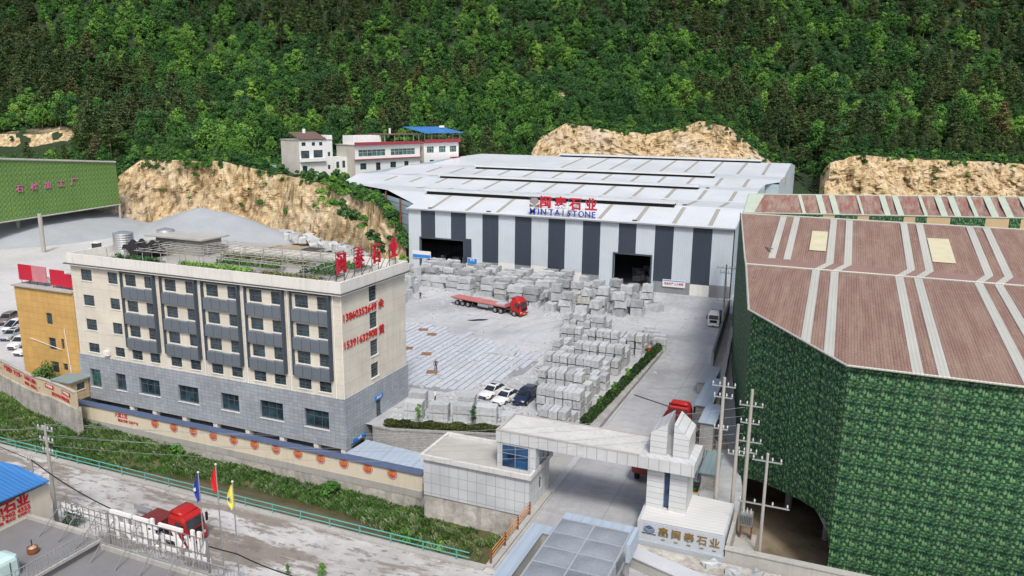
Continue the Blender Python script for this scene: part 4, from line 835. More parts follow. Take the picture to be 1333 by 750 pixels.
def house(name, label, o, L, dep, floors, z0, wins, wm=h_white, roofz=None):
    t_ = thing(name, label, 'house', tuple(o)); H = floors
    b = MB(); hol = wins
    wall_holes(b, (o.x,o.y,0), hu, hn, L, z0-6, H, hol, .25); w_ = b.build('front_wall', wm, t_)
    b = MB(); O = Vector((o.x,o.y,0)); q = lambda a, d, z: (O+hu*a-hn*d+Vector((0,0,z)))
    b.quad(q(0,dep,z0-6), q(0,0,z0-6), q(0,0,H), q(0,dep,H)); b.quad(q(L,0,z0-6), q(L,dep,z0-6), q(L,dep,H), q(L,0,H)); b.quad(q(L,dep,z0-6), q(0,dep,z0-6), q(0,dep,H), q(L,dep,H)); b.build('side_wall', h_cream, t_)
    b = MB(); hprism(b, (o.x,o.y,0), -.2, L+.2, -dep-.2, .2, H, H+.25); b.build('roof_slab', M['concrete'], t_)
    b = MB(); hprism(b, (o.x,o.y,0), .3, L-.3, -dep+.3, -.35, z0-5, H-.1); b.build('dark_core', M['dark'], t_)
    return t_
# middle house with red balustrade
o = G(463,226,16.5); o.z = 16.5; L = solve_len(o, 547); Ht = Hz(463,190,o)
zz = lambda py: Hz(463, py, o)
z_mid = 16.5+4.4; W_ = lambda f0, f1, a, c: (L*f0, L*f1, a, c)
wins = [W_(.05,.45,21.7,23.8),W_(.53,.92,21.7,23.8),W_(.07,.16,17.6,19.6),W_(.30,.37,16.6,19.6),W_(.52,.61,17.7,19.6),W_(.74,.81,16.6,19.6)]
h2 = house('balcony_house', 'white two storey house with dark red balustrade and green glazed balconies', o, L, 9, 25.2, 16.5, wins)
for i, wn in enumerate(wins): window(h2, (o.x,o.y,0), hu, hn, wn, 6 if i < 2 else 2, 2, 0, .2, 'gglass' if i < 2 else 'glass', 'whitetrim' if i < 2 else 'frame', sill=False)
b = MB(); hprism(b, (o.x,o.y,0), -.6, L+.3, .0, .9, 20.7, 20.9); hprism(b, (o.x,o.y,0), -.6, L+.3, .55, .9, 25.2, 26.2); b.build_each('balustrade', h_red, h2)
b = MB(); hprism(b, (o.x,o.y,0), 1, L*.45, -7, -2, 25.45, 28.2); b.build('rooftop_room', h_white, h2)
b = MB(); hprism(b, (o.x,o.y,0), L*.42, L+.2, -8, .2, 28.3, 28.6); b.build('rooftop_canopy', h_brown, h2)
b = MB()
for f in (.45,.6,.75,.9,.99): hprism(b, (o.x,o.y,0), L*f-.1, L*f+.1, -.3, -.1, 25.45, 28.3)
b.build_each('canopy_post', M['steel'], h2)
b = MB(); q0 = Vector((o.x,o.y,0))+hu*(L*.65)-hn*4; b.tube((q0.x,q0.y,28.6),(q0.x,q0.y,30.4),.35); b.build('water_heater', M['whitetrim'], h2)
# blue roof house
o3 = Vector((o.x,o.y,0))+hu*(L+1.2)+hn*.8; o3.z = 16.5; L3 = solve_len(o3, 597)
W3 = lambda f0, f1, a, c: (L3*f0, L3*f1, a, c)
wins = [W3(.08,.28,22,24.2),W3(.42,.62,22,24.2),W3(.74,.94,22,24.2),W3(.16,.28,16.6,19.6),W3(.5,.6,17.5,19.4),W3(.8,.92,16.6,19.6)]
h3 = house('blue_roof_house', 'white two storey house with bright blue metal roof and red band', o3, L3, 9, 25.4, 16.5, wins)
for i, wn in enumerate(wins): window(h3, (o3.x,o3.y,0), hu, hn, wn, 3 if i < 3 else 2, 2, 0, .2, 'gglass' if i < 3 else 'glass', 'whitetrim' if i < 3 else 'frame', sill=False)
b = MB(); hprism(b, (o3.x,o3.y,0), -.3, L3+.3, .2, .8, 25.4, 26.6); b.build('balustrade', h_red, h3)
b = MB(); O = Vector((o3.x,o3.y,0)); b.extr([O-hu*.9+hn*1.6+Vector((0,0,28.7)), O+hu*(L3+.9)+hn*1.6+Vector((0,0,28.7)), O+hu*(L3+.9)-hn*9.5+Vector((0,0,30.6)), O-hu*.9-hn*9.5+Vector((0,0,30.6))], (0,0,.15)); b.build('metal_roof', M['blueroof'], h3)
b = MB()
for f in (0,.2,.4,.6,.8,1): hprism(b, (o3.x,o3.y,0), L3*f-.08, L3*f+.08, .3, .45, 26.6, 28.8)
b.build_each('roof_post', M['steel'], h3)
b = MB(); hprism(b, (o3.x,o3.y,0), L3*.74, L3*1.0, .0, 1.2, 20.0, 20.3); b.build('porch', h_red, h3)
b = MB(); q0 = O+hu*(L3*.8)-hn*5; b.tube(q0+Vector((-.8,0,30.7)), q0+Vector((.9,.3,30.7)), .45); b.build('water_heater', M['whitetrim'], h3)
# tall white house on the left
o1 = G(391,229,16.5); o1.z = 16.5; L1 = solve_len(o1, 434); z1 = Hz(391,196,o1)
W1 = lambda f0, f1, a, c: (L1*f0, L1*f1, a, c)
wins = [W1(.05,.3,21.6,23.9),W1(.42,.7,21.7,24),W1(.08,.2,25.3,26.4),W1(.38,.48,25.3,26.4),W1(.6,.7,25.3,26.4),W1(.08,.22,17,19.4),W1(.85,.93,22,23.3),W1(.84,.92,18,19.3)]
h1 = house('tall_white_house', 'tall narrow white house with dark square windows left of the red balcony house', o1, L1, 9, 27.0, 16.5, wins)
for i, wn in enumerate(wins): window(h1, (o1.x,o1.y,0), hu, hn, wn, 2, 1, 3 if i < 2 else 0, .2, sill=False)
b = MB(); hprism(b, (o1.x,o1.y,0), 0, L1*.75, 0, .9, 20.6, 21.6); b.build('balcony', h_white, h1)
b = MB(); O = Vector((o1.x,o1.y,0)); b.extr([O+hu*(L1*.0)+hn*.4+Vector((0,0,27.2)), O+hu*(L1*.8)+hn*.4+Vector((0,0,27.2)), O+hu*(L1*.8)-hn*5+Vector((0,0,29.2)), O-hn*5+Vector((0,0,29.2))], (0,0,.2)); b.build('brown_roof', h_brown, h1)
b = MB(); hprism(b, (o1.x,o1.y,0), L1*.82, L1, -3, .05, 27.2, 28.4); b.build('parapet', h_white, h1)
b = MB(); q0 = O+hu*(L1*.4)-hn*4; b.tube(q0+Vector((0,0,29)), q0+Vector((0,0,30.3)), .5); b.build('water_heater', M['whitetrim'], h1)
an = thing('lean_to_shed', 'small cream shed with slanting grey green sheet roof in front of the tall white house', 'shed', tuple(G(384,232,15.5)))
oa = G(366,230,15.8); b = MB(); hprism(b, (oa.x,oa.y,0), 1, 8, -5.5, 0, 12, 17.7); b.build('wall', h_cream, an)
b = MB(); O = Vector((oa.x,oa.y,0)); b.extr([O+hn*.8+hu*.3+Vector((0,0,17.4)), O+hu*9+hn*.8+Vector((0,0,17.4)), O+hu*9-hn*6+Vector((0,0,18.9)), O+hu*.3-hn*6+Vector((0,0,18.9))], (0,0,.15)); b.build('roof', M['greenroof'], an)
ann = thing('side_annex', 'low white annex with one window between the tall white house and the red balcony house', 'house', (o1.x,o1.y,16))
oa = O = Vector((o1.x,o1.y,0))+hu*(L1+.1); wn = [(1.2,2.4,18.2,20.2),(3.6,4.8,18.2,20.4)]
b = MB(); wall_holes(b, (oa.x,oa.y,0), hu, hn, 6, 12, 21.6, wn); b.build('front_wall', h_white, ann); [window(ann, (oa.x,oa.y,0), hu, hn, q_, 2, 1, 0, .2, sill=False) for q_ in wn]
b = MB(); hprism(b, (oa.x,oa.y,0), 0, 6, -6, -.3, 12, 21.5); b.build('body', h_white, ann)

# ================================================================== LEFT GREEN SHED
lg = thing('leaf_print_shed', 'tall open sided shed with light green leaf print wall and small pink characters', 'shed', (-198,150,0))
p1 = atX(157,266,-200); p2 = atX(150,211,-200); p3 = atX(0,290,-200); p4 = atX(0,207,-200)
ext = lambda a, b_, k: a+(b_-a)*k
q3, q4 = ext(p1,p3,1.6), ext(p2,p4,1.6)
b = MB(); b.quad(q3, p1, p2, q4); b.quad(*[v+Vector((-.3,0,0)) for v in (q4, p2, p1, q3)]); b.build('green_wall', M['camoL'], lg)
b = MB(); b.quad(q4+Vector((0,0,.05)), p2+Vector((0,0,.05)), p2+Vector((-70,0,-14)), q4+Vector((-70,0,-14))); b.build('roof', mat('pale_grey_sheet_roof', (.5,.5,.5), .6), lg)
b = MB(); b.quad(p1, p1+Vector((-70,1,-2)), p2+Vector((-70,1,-14)), p2); b.build('end_wall', M['camoL'], lg)
b = MB(); b.tube(q4+Vector((.1,0,0)), p2+Vector((.1,0,0)), .3); b.tube(q3+Vector((.1,0,0)), p1+Vector((.1,0,0)), .2); b.build_each('edge_trim', M['concrete'], lg)
b = MB()
for px, ly in ((27,315),(58,330)):
    f_ = G(px, ly, 0); b.tube((f_.x-1.5,f_.y+1,0),(f_.x-1.5,f_.y+1,9.8),.5,10)
f_ = p1; b.tube((f_.x,f_.y-.5,0),(f_.x,f_.y-.5,p1.z),.35,8); f_ = ext(p1,p3,.22); b.tube((f_.x-8,f_.y,0),(f_.x-8,f_.y,f_.z+2),.3,8); b.build_each('post', M['pole'], lg)
for i, (ch, px, py) in enumerate(zip('石材加工厂', (25.5,44.5,62,79.5,96.5), (246,243.5,241.5,239.5,237))):
    P = atX(px, py, -199.8); text(ch, 2.1, 'pink_character', mat('pink_letter_sheet', (.48,.16,.27), .6), lg, face((-199.8, P.y, P.z), U2), .1, .02)

# ================================================================== TREES
def leaf_crown(seed, h, r, clumps, per, leaf, z0=.35, shape=1.0, flat=.75, top=1.0):
    rs = np.random.RandomState(seed); V = []; F = []
    cs = []
    for i in range(clumps):
        a = rs.uniform(0, 2*PI); zf = rs.uniform(0, 1); rad = r*(1-zf**2*shape*.75)*rs.uniform(.15, .78)
        cs.append((rad*math.cos(a), rad*math.sin(a), h*(z0+(1-z0)*zf*.9), r*rs.uniform(.28, .46)*(1-.35*zf)))
    cs.append((0, 0, h*.93, r*.3*top))
    tot = 0
    for cx, cy, cz, cr in cs:
        n = per; u = rs.normal(size=(n, 3)); u /= np.linalg.norm(u, axis=1)[:, None]; rr = cr*rs.uniform(.72, 1.08, n)[:, None]
        p = u*rr*np.array([1, 1, flat])+np.array([cx, cy, cz]); keep = (u[:, 2] > -.55); p = p[keep]; u = u[keep]; n = len(p)
        nn = u+rs.normal(size=(n, 3))*.45+np.array([0, 0, .35]); nn /= np.linalg.norm(nn, axis=1)[:, None]
        t = np.cross(nn, rs.normal(size=(n, 3))); t /= np.linalg.norm(t, axis=1)[:, None]; bb = np.cross(nn, t)
        s = (leaf*rs.uniform(.55, 1.25, n))[:, None]
        q = np.stack([p-t*s-bb*s*.35, p+t*.15*s-bb*s*.8, p+t*s+bb*s*.25, p-t*.2*s+bb*s*.8], 1).reshape(-1, 3)
        V.append(q); F.append(np.arange(n*4).reshape(-1, 4)+tot); tot += n*4
    return np.concatenate(V), np.concatenate(F)
def pine_crown(seed, h, r, tiers, per, leaf):
    rs = np.random.RandomState(seed); V = []; F = []; tot = 0
    for k in range(tiers):
        zf = k/(tiers-1); zc = h*(.38+.60*zf); R_ = r*(1-zf)**.7*rs.uniform(.75, 1.1)+.25; nb = rs.randint(4, 7)
        for j in range(nb):
            a = rs.uniform(0, 2*PI); n = per; s_ = rs.uniform(.25, 1, n)
            p = np.stack([R_*s_*math.cos(a)+rs.normal(size=n)*.28, R_*s_*math.sin(a)+rs.normal(size=n)*.28, zc+.12*R_*s_+rs.normal(size=n)*.16], 1)
            nn = rs.normal(size=(n, 3))*.6+np.array([0, 0, 1]); nn /= np.linalg.norm(nn, axis=1)[:, None]; t = np.cross(nn, rs.normal(size=(n, 3))); t /= np.linalg.norm(t, axis=1)[:, None]; bb = np.cross(nn, t); s = (leaf*rs.uniform(.5, 1.2, n))[:, None]
            V.append(np.stack([p-t*s, p-bb*s*.6, p+t*s, p+bb*s*.6], 1).reshape(-1, 3)); F.append(np.arange(n*4).reshape(-1, 4)+tot); tot += n*4
    return np.concatenate(V), np.concatenate(F)
def npmesh(name, V, F, mats, mi=None):
    me = bpy.data.meshes.new(name); me.vertices.add(len(V)); me.vertices.foreach_set('co', V.astype(np.float32).ravel())
    me.loops.add(F.size); me.loops.foreach_set('vertex_index', F.astype(np.int32).ravel()); me.polygons.add(len(F))
    me.polygons.foreach_set('loop_start', np.arange(0, F.size, 4, dtype=np.int32)); 
    for m in mats: me.materials.append(m)
    if mi is not None: me.polygons.foreach_set('material_index', mi.astype(np.int32))
    me.update(calc_edges=True); return me
def trunk_mb(h, r, seed, limbs=4):
    rs = random.Random(seed); b = MB(); bend = (rs.uniform(-.3,.3), rs.uniform(-.3,.3)); p0 = (0,0,-.8); rr = r*1.25
    for k in range(1, 5):
        f = k/4; p1 = (bend[0]*f*f*2, bend[1]*f*f*2, h*f); r1 = r*(1.2-.95*f); b.tube(p0, p1, rr, 6, r1); p0, rr = p1, r1
    for k in range(limbs):
        z = h*rs.uniform(.4,.85); a = rs.uniform(0, 2*PI); l = h*rs.uniform(.18,.3); b.tube((bend[0],bend[1],z), (bend[0]+math.cos(a)*l, bend[1]+math.sin(a)*l, z+l*.8), r*.4, 5, r*.12)
    return b
M['leafA'] = foliage('broadleaf', [(0,(.034,.10,.026)),(.3,(.055,.15,.034)),(.6,(.085,.21,.042)),(.88,(.13,.28,.055)),(1,(.18,.34,.07))])
M['leafB'] = foliage('dark_broadleaf', [(0,(.030,.088,.030)),(.5,(.045,.12,.038)),(1,(.07,.16,.05))])
M['leafP'] = foliage('pine_needle', [(0,(.062,.11,.044)),(.5,(.084,.134,.054)),(.95,(.115,.155,.065)),(1,(.15,.135,.075))], .75)
kinds = []   # label, category name, crown mesh, trunk mesh, material
HB = [10.5, 9.5, 11.5, 8.5, 10]
for i in range(5):
    V, F = leaf_crown(20+i, HB[i], 4.4-.2*i, 30, 85, .27, .26, .85, .8); kinds.append(('tree', V, F, M['leafA'], trunk_mb(HB[i]*.8, .2, i)))
for i in range(3):
    V, F = leaf_crown(40+i, 8.5+i, 4.6, 34, 80, .26, .16, .6, .85); kinds.append(('tree', V, F, M['leafB'], trunk_mb(7+i, .22, 10+i)))
for i in range(3):
    V, F = pine_crown(60+i, 12.0+i, 3.3, 14, 46, .27); kinds.append(('pine_tree', V, F, M['leafP'], trunk_mb(12+i, .17, 20+i, 2)))
V, F = leaf_crown(77, 12, 2.6, 20, 90, .26, .25, .6, 1.1); kinds.append(('tree', V, F, M['leafA'], trunk_mb(9.5, .16, 33)))
LAB = {0:'leafy green broadleaf tree with a rounded clumpy crown in the hillside forest', 5:'dark green dense broadleaf tree in the hillside forest', 8:'dull olive pine tree with thin tiered branches in the hillside forest', 11:'slender light green tree with a tall narrow crown in the hillside forest'}
def kl(i): return LAB[max(k for k in LAB if k <= i)]
protos = []; comb = []
for i, (nm, V, F, mt, tb) in enumerate(kinds):
    cm = npmesh('crown', V, F, [mt]); tm = bpy.data.meshes.new('trunk'); tm.from_pydata(tb.v, [], tb.f); tm.materials.append(M['bark']); protos.append((cm, tm))
    f4 = np.array([f for f in tb.f if len(f) == 4]); VV = np.concatenate([V, np.array(tb.v)]); FF = np.concatenate([F, f4+len(V)])
    comb.append(npmesh('tree_shape', VV, FF, [mt, M['bark']], np.concatenate([np.zeros(len(F)), np.ones(len(f4))])))
def pxof(P):
    v = Vector(P)-Vector((0,0,CH)); z = v.dot(fw); return 666.5+CF*v.dot(RX)/z, 375-CF*v.dot(RY)/z
spots = []; rs = random.Random(11)
Dn = 244.0
while Dn < 600:
    sp = 6.3 if Dn < 430 else 7.2; px = -120+rs.uniform(0, 10)
    while px < 1450:
        D = Dn+rs.uniform(-.42, .42)*sp; d, z = kcol(px); x_ = px+rs.uniform(-.4,.4)*sp*CF/D
        lo = d[1]+2.5
        ok = D > lo
        if 330 < px < 640: ok = ok and D > (300 if px < 445 else 322 if px < 560 else 318)
        if px < 122 and 296 < D < 330: ok = False     # bare cut
        if 690 < px < 985 and D < d[1]+3: ok = False
        if px < 125 and D < 312: ok = ok and D < 270 and rs.random() < .2
        pth = abs(px-(745-(D-350)*.35)) < 5 and 370 < D < 415
        if pth: ok = False
        if ok and rs.random() < .96: spots.append((x_, D))
        px += sp*CF/D*rs.uniform(.9, 1.1)
    Dn += sp*.86
items = []
for px, D in spots:
    P = terr(px, D); nz = noise.noise(Vector((P.x*.013, P.y*.013, 9))); nz2 = noise.noise(Vector((P.x*.03+40, P.y*.03, 2))); right = (px-1050)/400
    pine = nz+max(0, right)*.5+rs.uniform(-.28,.28) > .16
    if pine: k = rs.choice((8,9,10))
    else: k = rs.choice((5,6,7)) if nz2+rs.uniform(-.3,.3) > .08 else rs.choice((0,1,2,3,4,0,1,2,3,4,11))
    edge = D < kcol(px)[0][1]+16; sc = rs.choice((rs.uniform(.6,.95), rs.uniform(.8,1.15), rs.uniform(1.0,1.45)))*(.6 if edge else 1)
    X, Y = pxof(P+Vector((0,0,6))); vis = -15 < X < 1348 and Y > -15
    items.append((P, k, sc, vis, D, rs.uniform(0, 2*PI)))
order = sorted([i for i, it in enumerate(items) if it[3]], key=lambda i: items[i][4]/items[i][2]); top = set(order[:300])
first = {}
for i in order[:300]:
    P, k, sc, vis, D, a = items[i]; nm = kinds[k][0]
    r = bpy.data.objects.new(nm, None); COL.objects.link(r); r.location = P; r.rotation_euler = (0,0,a); r.scale = (sc,sc,sc*random.uniform(.9,1.15)); tag(r, kl(k), 'tree', {0:'rounded green forest trees',5:'dark dense forest trees',8:'olive pine trees on the hillside',11:'slender light green forest trees'}[max(q for q in LAB if q <= k)])
    for me, n2 in ((protos[k][0],'crown'),(protos[k][1],'trunk')):
        c = bpy.data.objects.new(n2, me); COL.objects.link(c); c.parent = r
def scatter(name, pts, shapes, kind='stuff'):
    """one object: shapes placed on points by geometry nodes"""
    src = bpy.data.collections.new(name+'_shapes')
    for j, me in enumerate(shapes):
        so_ = bpy.data.objects.new(f'{name}_shape_{j:02d}', me); src.objects.link(so_)
    me = bpy.data.meshes.new(name); me.from_pydata([tuple(p[0]) for p in pts], [], [])
    for an, ty, k in (('idx','INT',1),('scl','FLOAT',2),('rotz','FLOAT',3)):
        at = me.attributes.new(an, ty, 'POINT'); at.data.foreach_set('value', [p[k] for p in pts])
    o = bpy.data.objects.new(name, me); COL.objects.link(o); o['kind'] = kind
    ng = bpy.data.node_groups.new(name, 'GeometryNodeTree'); ng.interface.new_socket('Geometry', in_out='INPUT', socket_type='NodeSocketGeometry'); ng.interface.new_socket('Geometry', in_out='OUTPUT', socket_type='NodeSocketGeometry')
    A = ng.nodes.new; gi = A('NodeGroupInput'); go = A('NodeGroupOutput'); ip = A('GeometryNodeInstanceOnPoints'); ci = A('GeometryNodeCollectionInfo'); ci.inputs['Collection'].default_value = src; ci.inputs['Separate Children'].default_value = True; ci.inputs['Reset Children'].default_value = True
    def na(n, ty): q = A('GeometryNodeInputNamedAttribute'); q.data_type = ty; q.inputs[0].default_value = n; return q.outputs[0]
    L = ng.links.new; L(gi.outputs[0], ip.inputs['Points']); L(ci.outputs[0], ip.inputs['Instance']); ip.inputs['Pick Instance'].default_value = True
    L(na('idx','INT'), ip.inputs['Instance Index']); L(na('scl','FLOAT'), ip.inputs['Scale']); cx = A('ShaderNodeCombineXYZ'); L(na('rotz','FLOAT'), cx.inputs[2]); L(cx.outputs[0], ip.inputs['Rotation']); L(ip.outputs[0], go.inputs[0])
    md = o.modifiers.new('scatter', 'NODES'); md.node_group = ng; return o
scatter('forest', [(it[0], it[1], it[2], it[5]) for i, it in enumerate(items) if i not in top], comb)
# undergrowth: low bushes on benches, cliff tops and between trunks
bushes = []
for i in range(4):
    V, F = leaf_crown(90+i, 1.5+.3*i, 1.7, 9, 60, .22, .1, .4, .7); bushes.append(npmesh('bush_shape', V, F, [M['leafB'] if i % 2 else M['leafA']]))
for i in range(2): V, F = leaf_crown(96+i, .7, 1.2, 8, 70, .13, .0, .3, .5); bushes.append(npmesh('bush_shape', V, F, [M['leafA']]))
bp = []
for _ in range(5200):
    px = rs.uniform(-60, 1400); d, z = kcol(px); D = d[1]+1.0+abs(rs.gauss(0, 1))*9
    if rs.random() < .45: D = rs.uniform(d[1], d[1]+70)
    if 395 < px < 600 and 262 < D < 300 and z[1] < 25 and D > 268: continue
    if px < 120 and 300 < D < 326 and rs.random() < .82: continue
    if 535 < px < 660 and D < 300: continue
    if 362 < px < 462 and D < 264 and rs.random() < .75: continue
    P = terr(px, D); bp.append((P, rs.randrange(6), rs.uniform(.5,1.35)*(.7 if D < d[1]+1.5 else 1), rs.uniform(0,6.28)))
for _ in range(6500):      # thicket between the trunks all over the slope
    px = rs.uniform(-80, 1420); d, z = kcol(px); D = rs.uniform(d[1]+20, 560)
    if 370 < D < 415 and abs(px-(745-(D-350)*.35)) < 6: continue
    if px < 114 and D < 334: continue
    bp.append((terr(px, D), rs.randrange(4), rs.uniform(.9,2.1), rs.uniform(0,6.28)))
for _ in range(900):      # scrub spilling over the cliff edges
    px = rs.uniform(145, 1400); d, z = kcol(px)
    if z[1]-z[0] < 5 or noise.noise(Vector((px*.03, 5, 1))) < -.05: continue
    t = 1-abs(rs.gauss(0, .07)); P = bearing(px)*(d[0]+(d[1]-d[0])*t+.6); bp.append((Vector((P.x,P.y,z[0]+(z[1]-z[0])*t-.2)), rs.choice((0,1,3,4,5)), rs.uniform(.4,1.0), rs.uniform(0,6)))
for _ in range(45):      # tufts that hang on the cliff faces
    px = rs.uniform(150, 1400); d, z = kcol(px)
    if z[1]-z[0] < 5: continue
    t = rs.uniform(.15, .95); P = bearing(px)*(d[0]+(d[1]-d[0])*t); bp.append((Vector((P.x,P.y,z[0]+(z[1]-z[0])*t**.85)), rs.choice((4,5)), rs.uniform(.5,1.6), rs.uniform(0,6)))
for x, y in [(-95+i*-4.1, 155+i*2.7) for i in range(8)]:
    bp.append((Vector((x-rs.uniform(0,1.5), y-3.2-rs.uniform(0,2), float(np.interp(-x, [90,105,125], [1,9,12.5])))), rs.randrange(4), rs.uniform(.8,1.5), rs.uniform(0,6)))
scatter('undergrowth', bp, bushes)
# creek bank grass
gv = []; gf_ = []; tot = 0; rs2 = np.random.RandomState(3)
def tuft(seed, hgt, n, spread):
    r_ = np.random.RandomState(seed); V = []; 
    for k in range(n):
        a = r_.uniform(0, 2*PI); x, y = r_.normal(size=2)*spread; l = hgt*r_.uniform(.5,1.1); lean = r_.uniform(.1,.7)*l; w_ = .035+.03*r_.rand(); dx, dy = math.cos(a), math.sin(a)
        V += [(x-dy*w_,y+dx*w_,0),(x+dy*w_,y-dx*w_,0),(x+dx*lean*.6+dy*w_*.8,y+dy*lean*.6-dx*w_*.8,l*.75),(x+dx*lean,y+dy*lean,l*.85)]
    V = np.array(V); return npmesh('tuft_shape', V, np.arange(len(V)).reshape(-1,4), [M['grass']])
M['grass'] = foliage('bank_grass', [(0,(.055,.12,.028)),(.4,(.09,.19,.04)),(.7,(.15,.23,.09)),(1,(.28,.34,.20))], .7)
tufts = [tuft(i, .7+.25*i, 46, .32) for i in range(4)]
tufts += [bushes[4], bushes[0]]
gp = []
for _ in range(24000):
    x = rs.uniform(-175, -23); y = rs.uniform(54, 65); off_ = max(0, (-x-88))*.14; z = bank(x, y)
    if z < -6.3 or (x > -34.5 and y > 59.3): continue
    dn = noise.noise(Vector((x*.18, y*.3, 2)))
    if dn < -.3 and rs.random() < .6: continue
    k = rs.choice((0,1,2,3,1,2)) if rs.random() < .955 else rs.choice((4,5)); gp.append((Vector((x, y+off_, z-.05)), k, rs.uniform(.3,.68)*(.5 if k > 3 else 1)*(1+dn*.5), rs.uniform(0,6.28)))
for x in (-70.5,-70.2,-48,-34.6,-31): gp += [(Vector((x+rs.uniform(-.5,.5), 64.2 if x < -40 else 58.9, -6+rs.uniform(0,1.2))), 5, .6, rs.uniform(0,6)) for _ in range(4)]
scatter('creek_grass', gp, tufts)

# ================================================================== VEHICLES
def loft_x(b, secs, mi=0):
    """secs: (x, half width bottom, half width top, z bottom, z top); rounded rectangular rings"""
    rings = []
    for x, wb, wt, z0, z1 in secs:
        m_ = z0+(z1-z0)*.45; wm = max(wb, wt)
        rings.append([(x,-wb*.86,z0),(x,wb*.86,z0),(x,wb,z0+(m_-z0)*.4),(x,wm,m_),(x,wt,z1-(z1-z0)*.12),(x,wt*.86,z1),(x,-wt*.86,z1),(x,-wt,z1-(z1-z0)*.12),(x,-wm,m_),(x,-wb,z0+(m_-z0)*.4)])
    return b.loft(rings, mi)
def wheel(parent, x, y, r, wd, rimm):
    t_ = MB(); t_.tube((x,y-wd/2,r),(x,y+wd/2,r),r,16); tw = t_.build('wheel', M['black'], parent, local=True)
    q = MB(); s = 1 if y > 0 else -1; q.tube((x,y+s*wd*.5,r),(x,y+s*(wd*.5+.015),r),r*.62,12); q.build('rim', rimm, tw, local=True)
rimm = mat('wheel_rim', (.35,.35,.36), .4, .1, metal=.5, world=False)
plate = mat('blue_plate', (.02,.12,.45), .5, .05)
lampm = mat('headlamp_glass', (.55,.58,.6), .15, .05, world=False); tailm = mat('tail_lamp', (.4,.02,.02), .3, .05, world=False)
cg = glass('car_glass', (.012,.02,.028))
def carpaint(name, c):
    m, t, b = nodes(name); n = noise_n(t, coords(t), 3, 4); t.links.new(ramp(t, n, [(.3, mul(c,.85)), (.7, c)]), b.inputs['Base Color']); b.inputs['Roughness'].default_value = .3; b.inputs['Coat Weight'].default_value = .4; return m
def car(name, label, loc, rz, paint, suv=False, group=None, sc=1.0, van=False):
    """front towards +x"""
    c = thing(name, label, 'car', loc, rz, group); c.scale = (sc,sc,sc); h = 1.0 if not suv else 1.14; L = 2.3
    b = MB(); loft_x(b, [(-L,.74,.70,.38*h,.86*h),(-L+.12,.86,.82,.28,.98*h),(-1.3,.91,.86,.24,1.0*h),(0,.91,.87,.22,.97*h),(1.1,.91,.86,.24,.93*h),(1.9,.87,.78,.26,.84*h),(L-.08,.78,.68,.30,.70*h),(L,.70,.62,.36,.60*h)]); b.build('body', paint, c, local=True, smooth=True)
    r0, r1, top = (-1.75, 1.0, 1.46) if not suv else (-2.1, .95, 1.70)
    if van: r0, r1, top = -2.2, 1.7, 1.85
    b = MB(); loft_x(b, [(r0,.78,.70,.95*h,1.0*h),(r0+.55 if not suv else r0+.25,.80,.62,.95*h,top-.06),(-.5,.81,.63,.95*h,top),(.15,.81,.62,.93*h,top-.02),(r1,.78,.70,.90*h,.96*h)]); b.build('cabin_glass', cg, c, local=True)
    b = MB(); loft_x(b, [(r0+.5 if not suv else r0+.22,.60,.57,top-.10,top-.035),(-.5,.645,.60,top-.07,top+.03),(.2,.635,.60,top-.09,top+.01),(.32,.60,.57,top-.14,top-.03)]); b.build('roof', paint, c, local=True, smooth=True)
    b = MB()
    for s in (-1,1):
        for xa, za, xb, zb in ((r1,.95*h,.22,top-.05),(-.35,.97*h,-.35,top),(r0+.02,1.0*h,r0+.52 if not suv else r0+.24,top-.06)): b.tube((xa,s*.76,za),(xb,s*.62,zb),.045,5)
    b.build_each('window_pillar', paint, c, local=True)
    for x in (-1.4,1.42):
        for y in (-.84,.84): wheel(c, x, y, .33*(1.1 if suv else 1), .22, rimm)
    b = MB()
    for s in (-1,1): b.box((L-.30,s*.62-.17,.60*h),(L-.05,s*.62+.17,.72*h))
    b.build_each('headlight', lampm, c, local=True); b = MB()
    for s in (-1,1): b.box((-L-.01,s*.62-.15,.72*h),(-L+.12,s*.62+.15,.88*h))
    b.build_each('tail_light', tailm, c, local=True)
    b = MB(); b.box((L-.10,-.5,.38),(L+.03,.5,.56*h)); b.build('grille', M['black'], c, local=True); b = MB(); b.box((L+.03,-.22,.42),(L+.045,.22,.52)); b.build('number_plate', plate, c, local=True)
    b = MB()
    for s in (-1,1): b.box((.62,s*.98-.09,.95*h),(.78,s*.98+.09,1.08*h))
    b.build_each('mirror', paint, c, local=True)
    if not suv and not van: b = MB(); b.box((-.45,-.4,top+.028),(.05,.4,top+.04)); b.build('sunroof', cg, c, local=True)
    return c
pw = carpaint('white_car_paint', (.72,.72,.71)); pb_ = carpaint('dark_blue_car_paint', (.012,.02,.05)); ps = carpaint('silver_car_paint', (.42,.43,.44)); pg = carpaint('bronze_car_paint', (.20,.15,.11)); pk = carpaint('black_car_paint', (.03,.03,.035))
def face_cam(px0, py0, px1, py1, z=0): a, b_ = G(px0,py0,z), G(px1,py1,z); return math.atan2((b_-a).y, (b_-a).x)
car('white_car', 'white saloon car, leftmost of the three parked side by side in the yard', (-38.1,85.6,.01), R(-99), pw)
car('white_car', 'white saloon car with dark sunroof, between the other white car and the dark blue one', (-35.7,84.4,.01), R(-100), pw)
car('blue_suv', 'dark blue off road car parked right of the two white saloons', (-33.5,85.4,.01), R(-94), pb_, True)
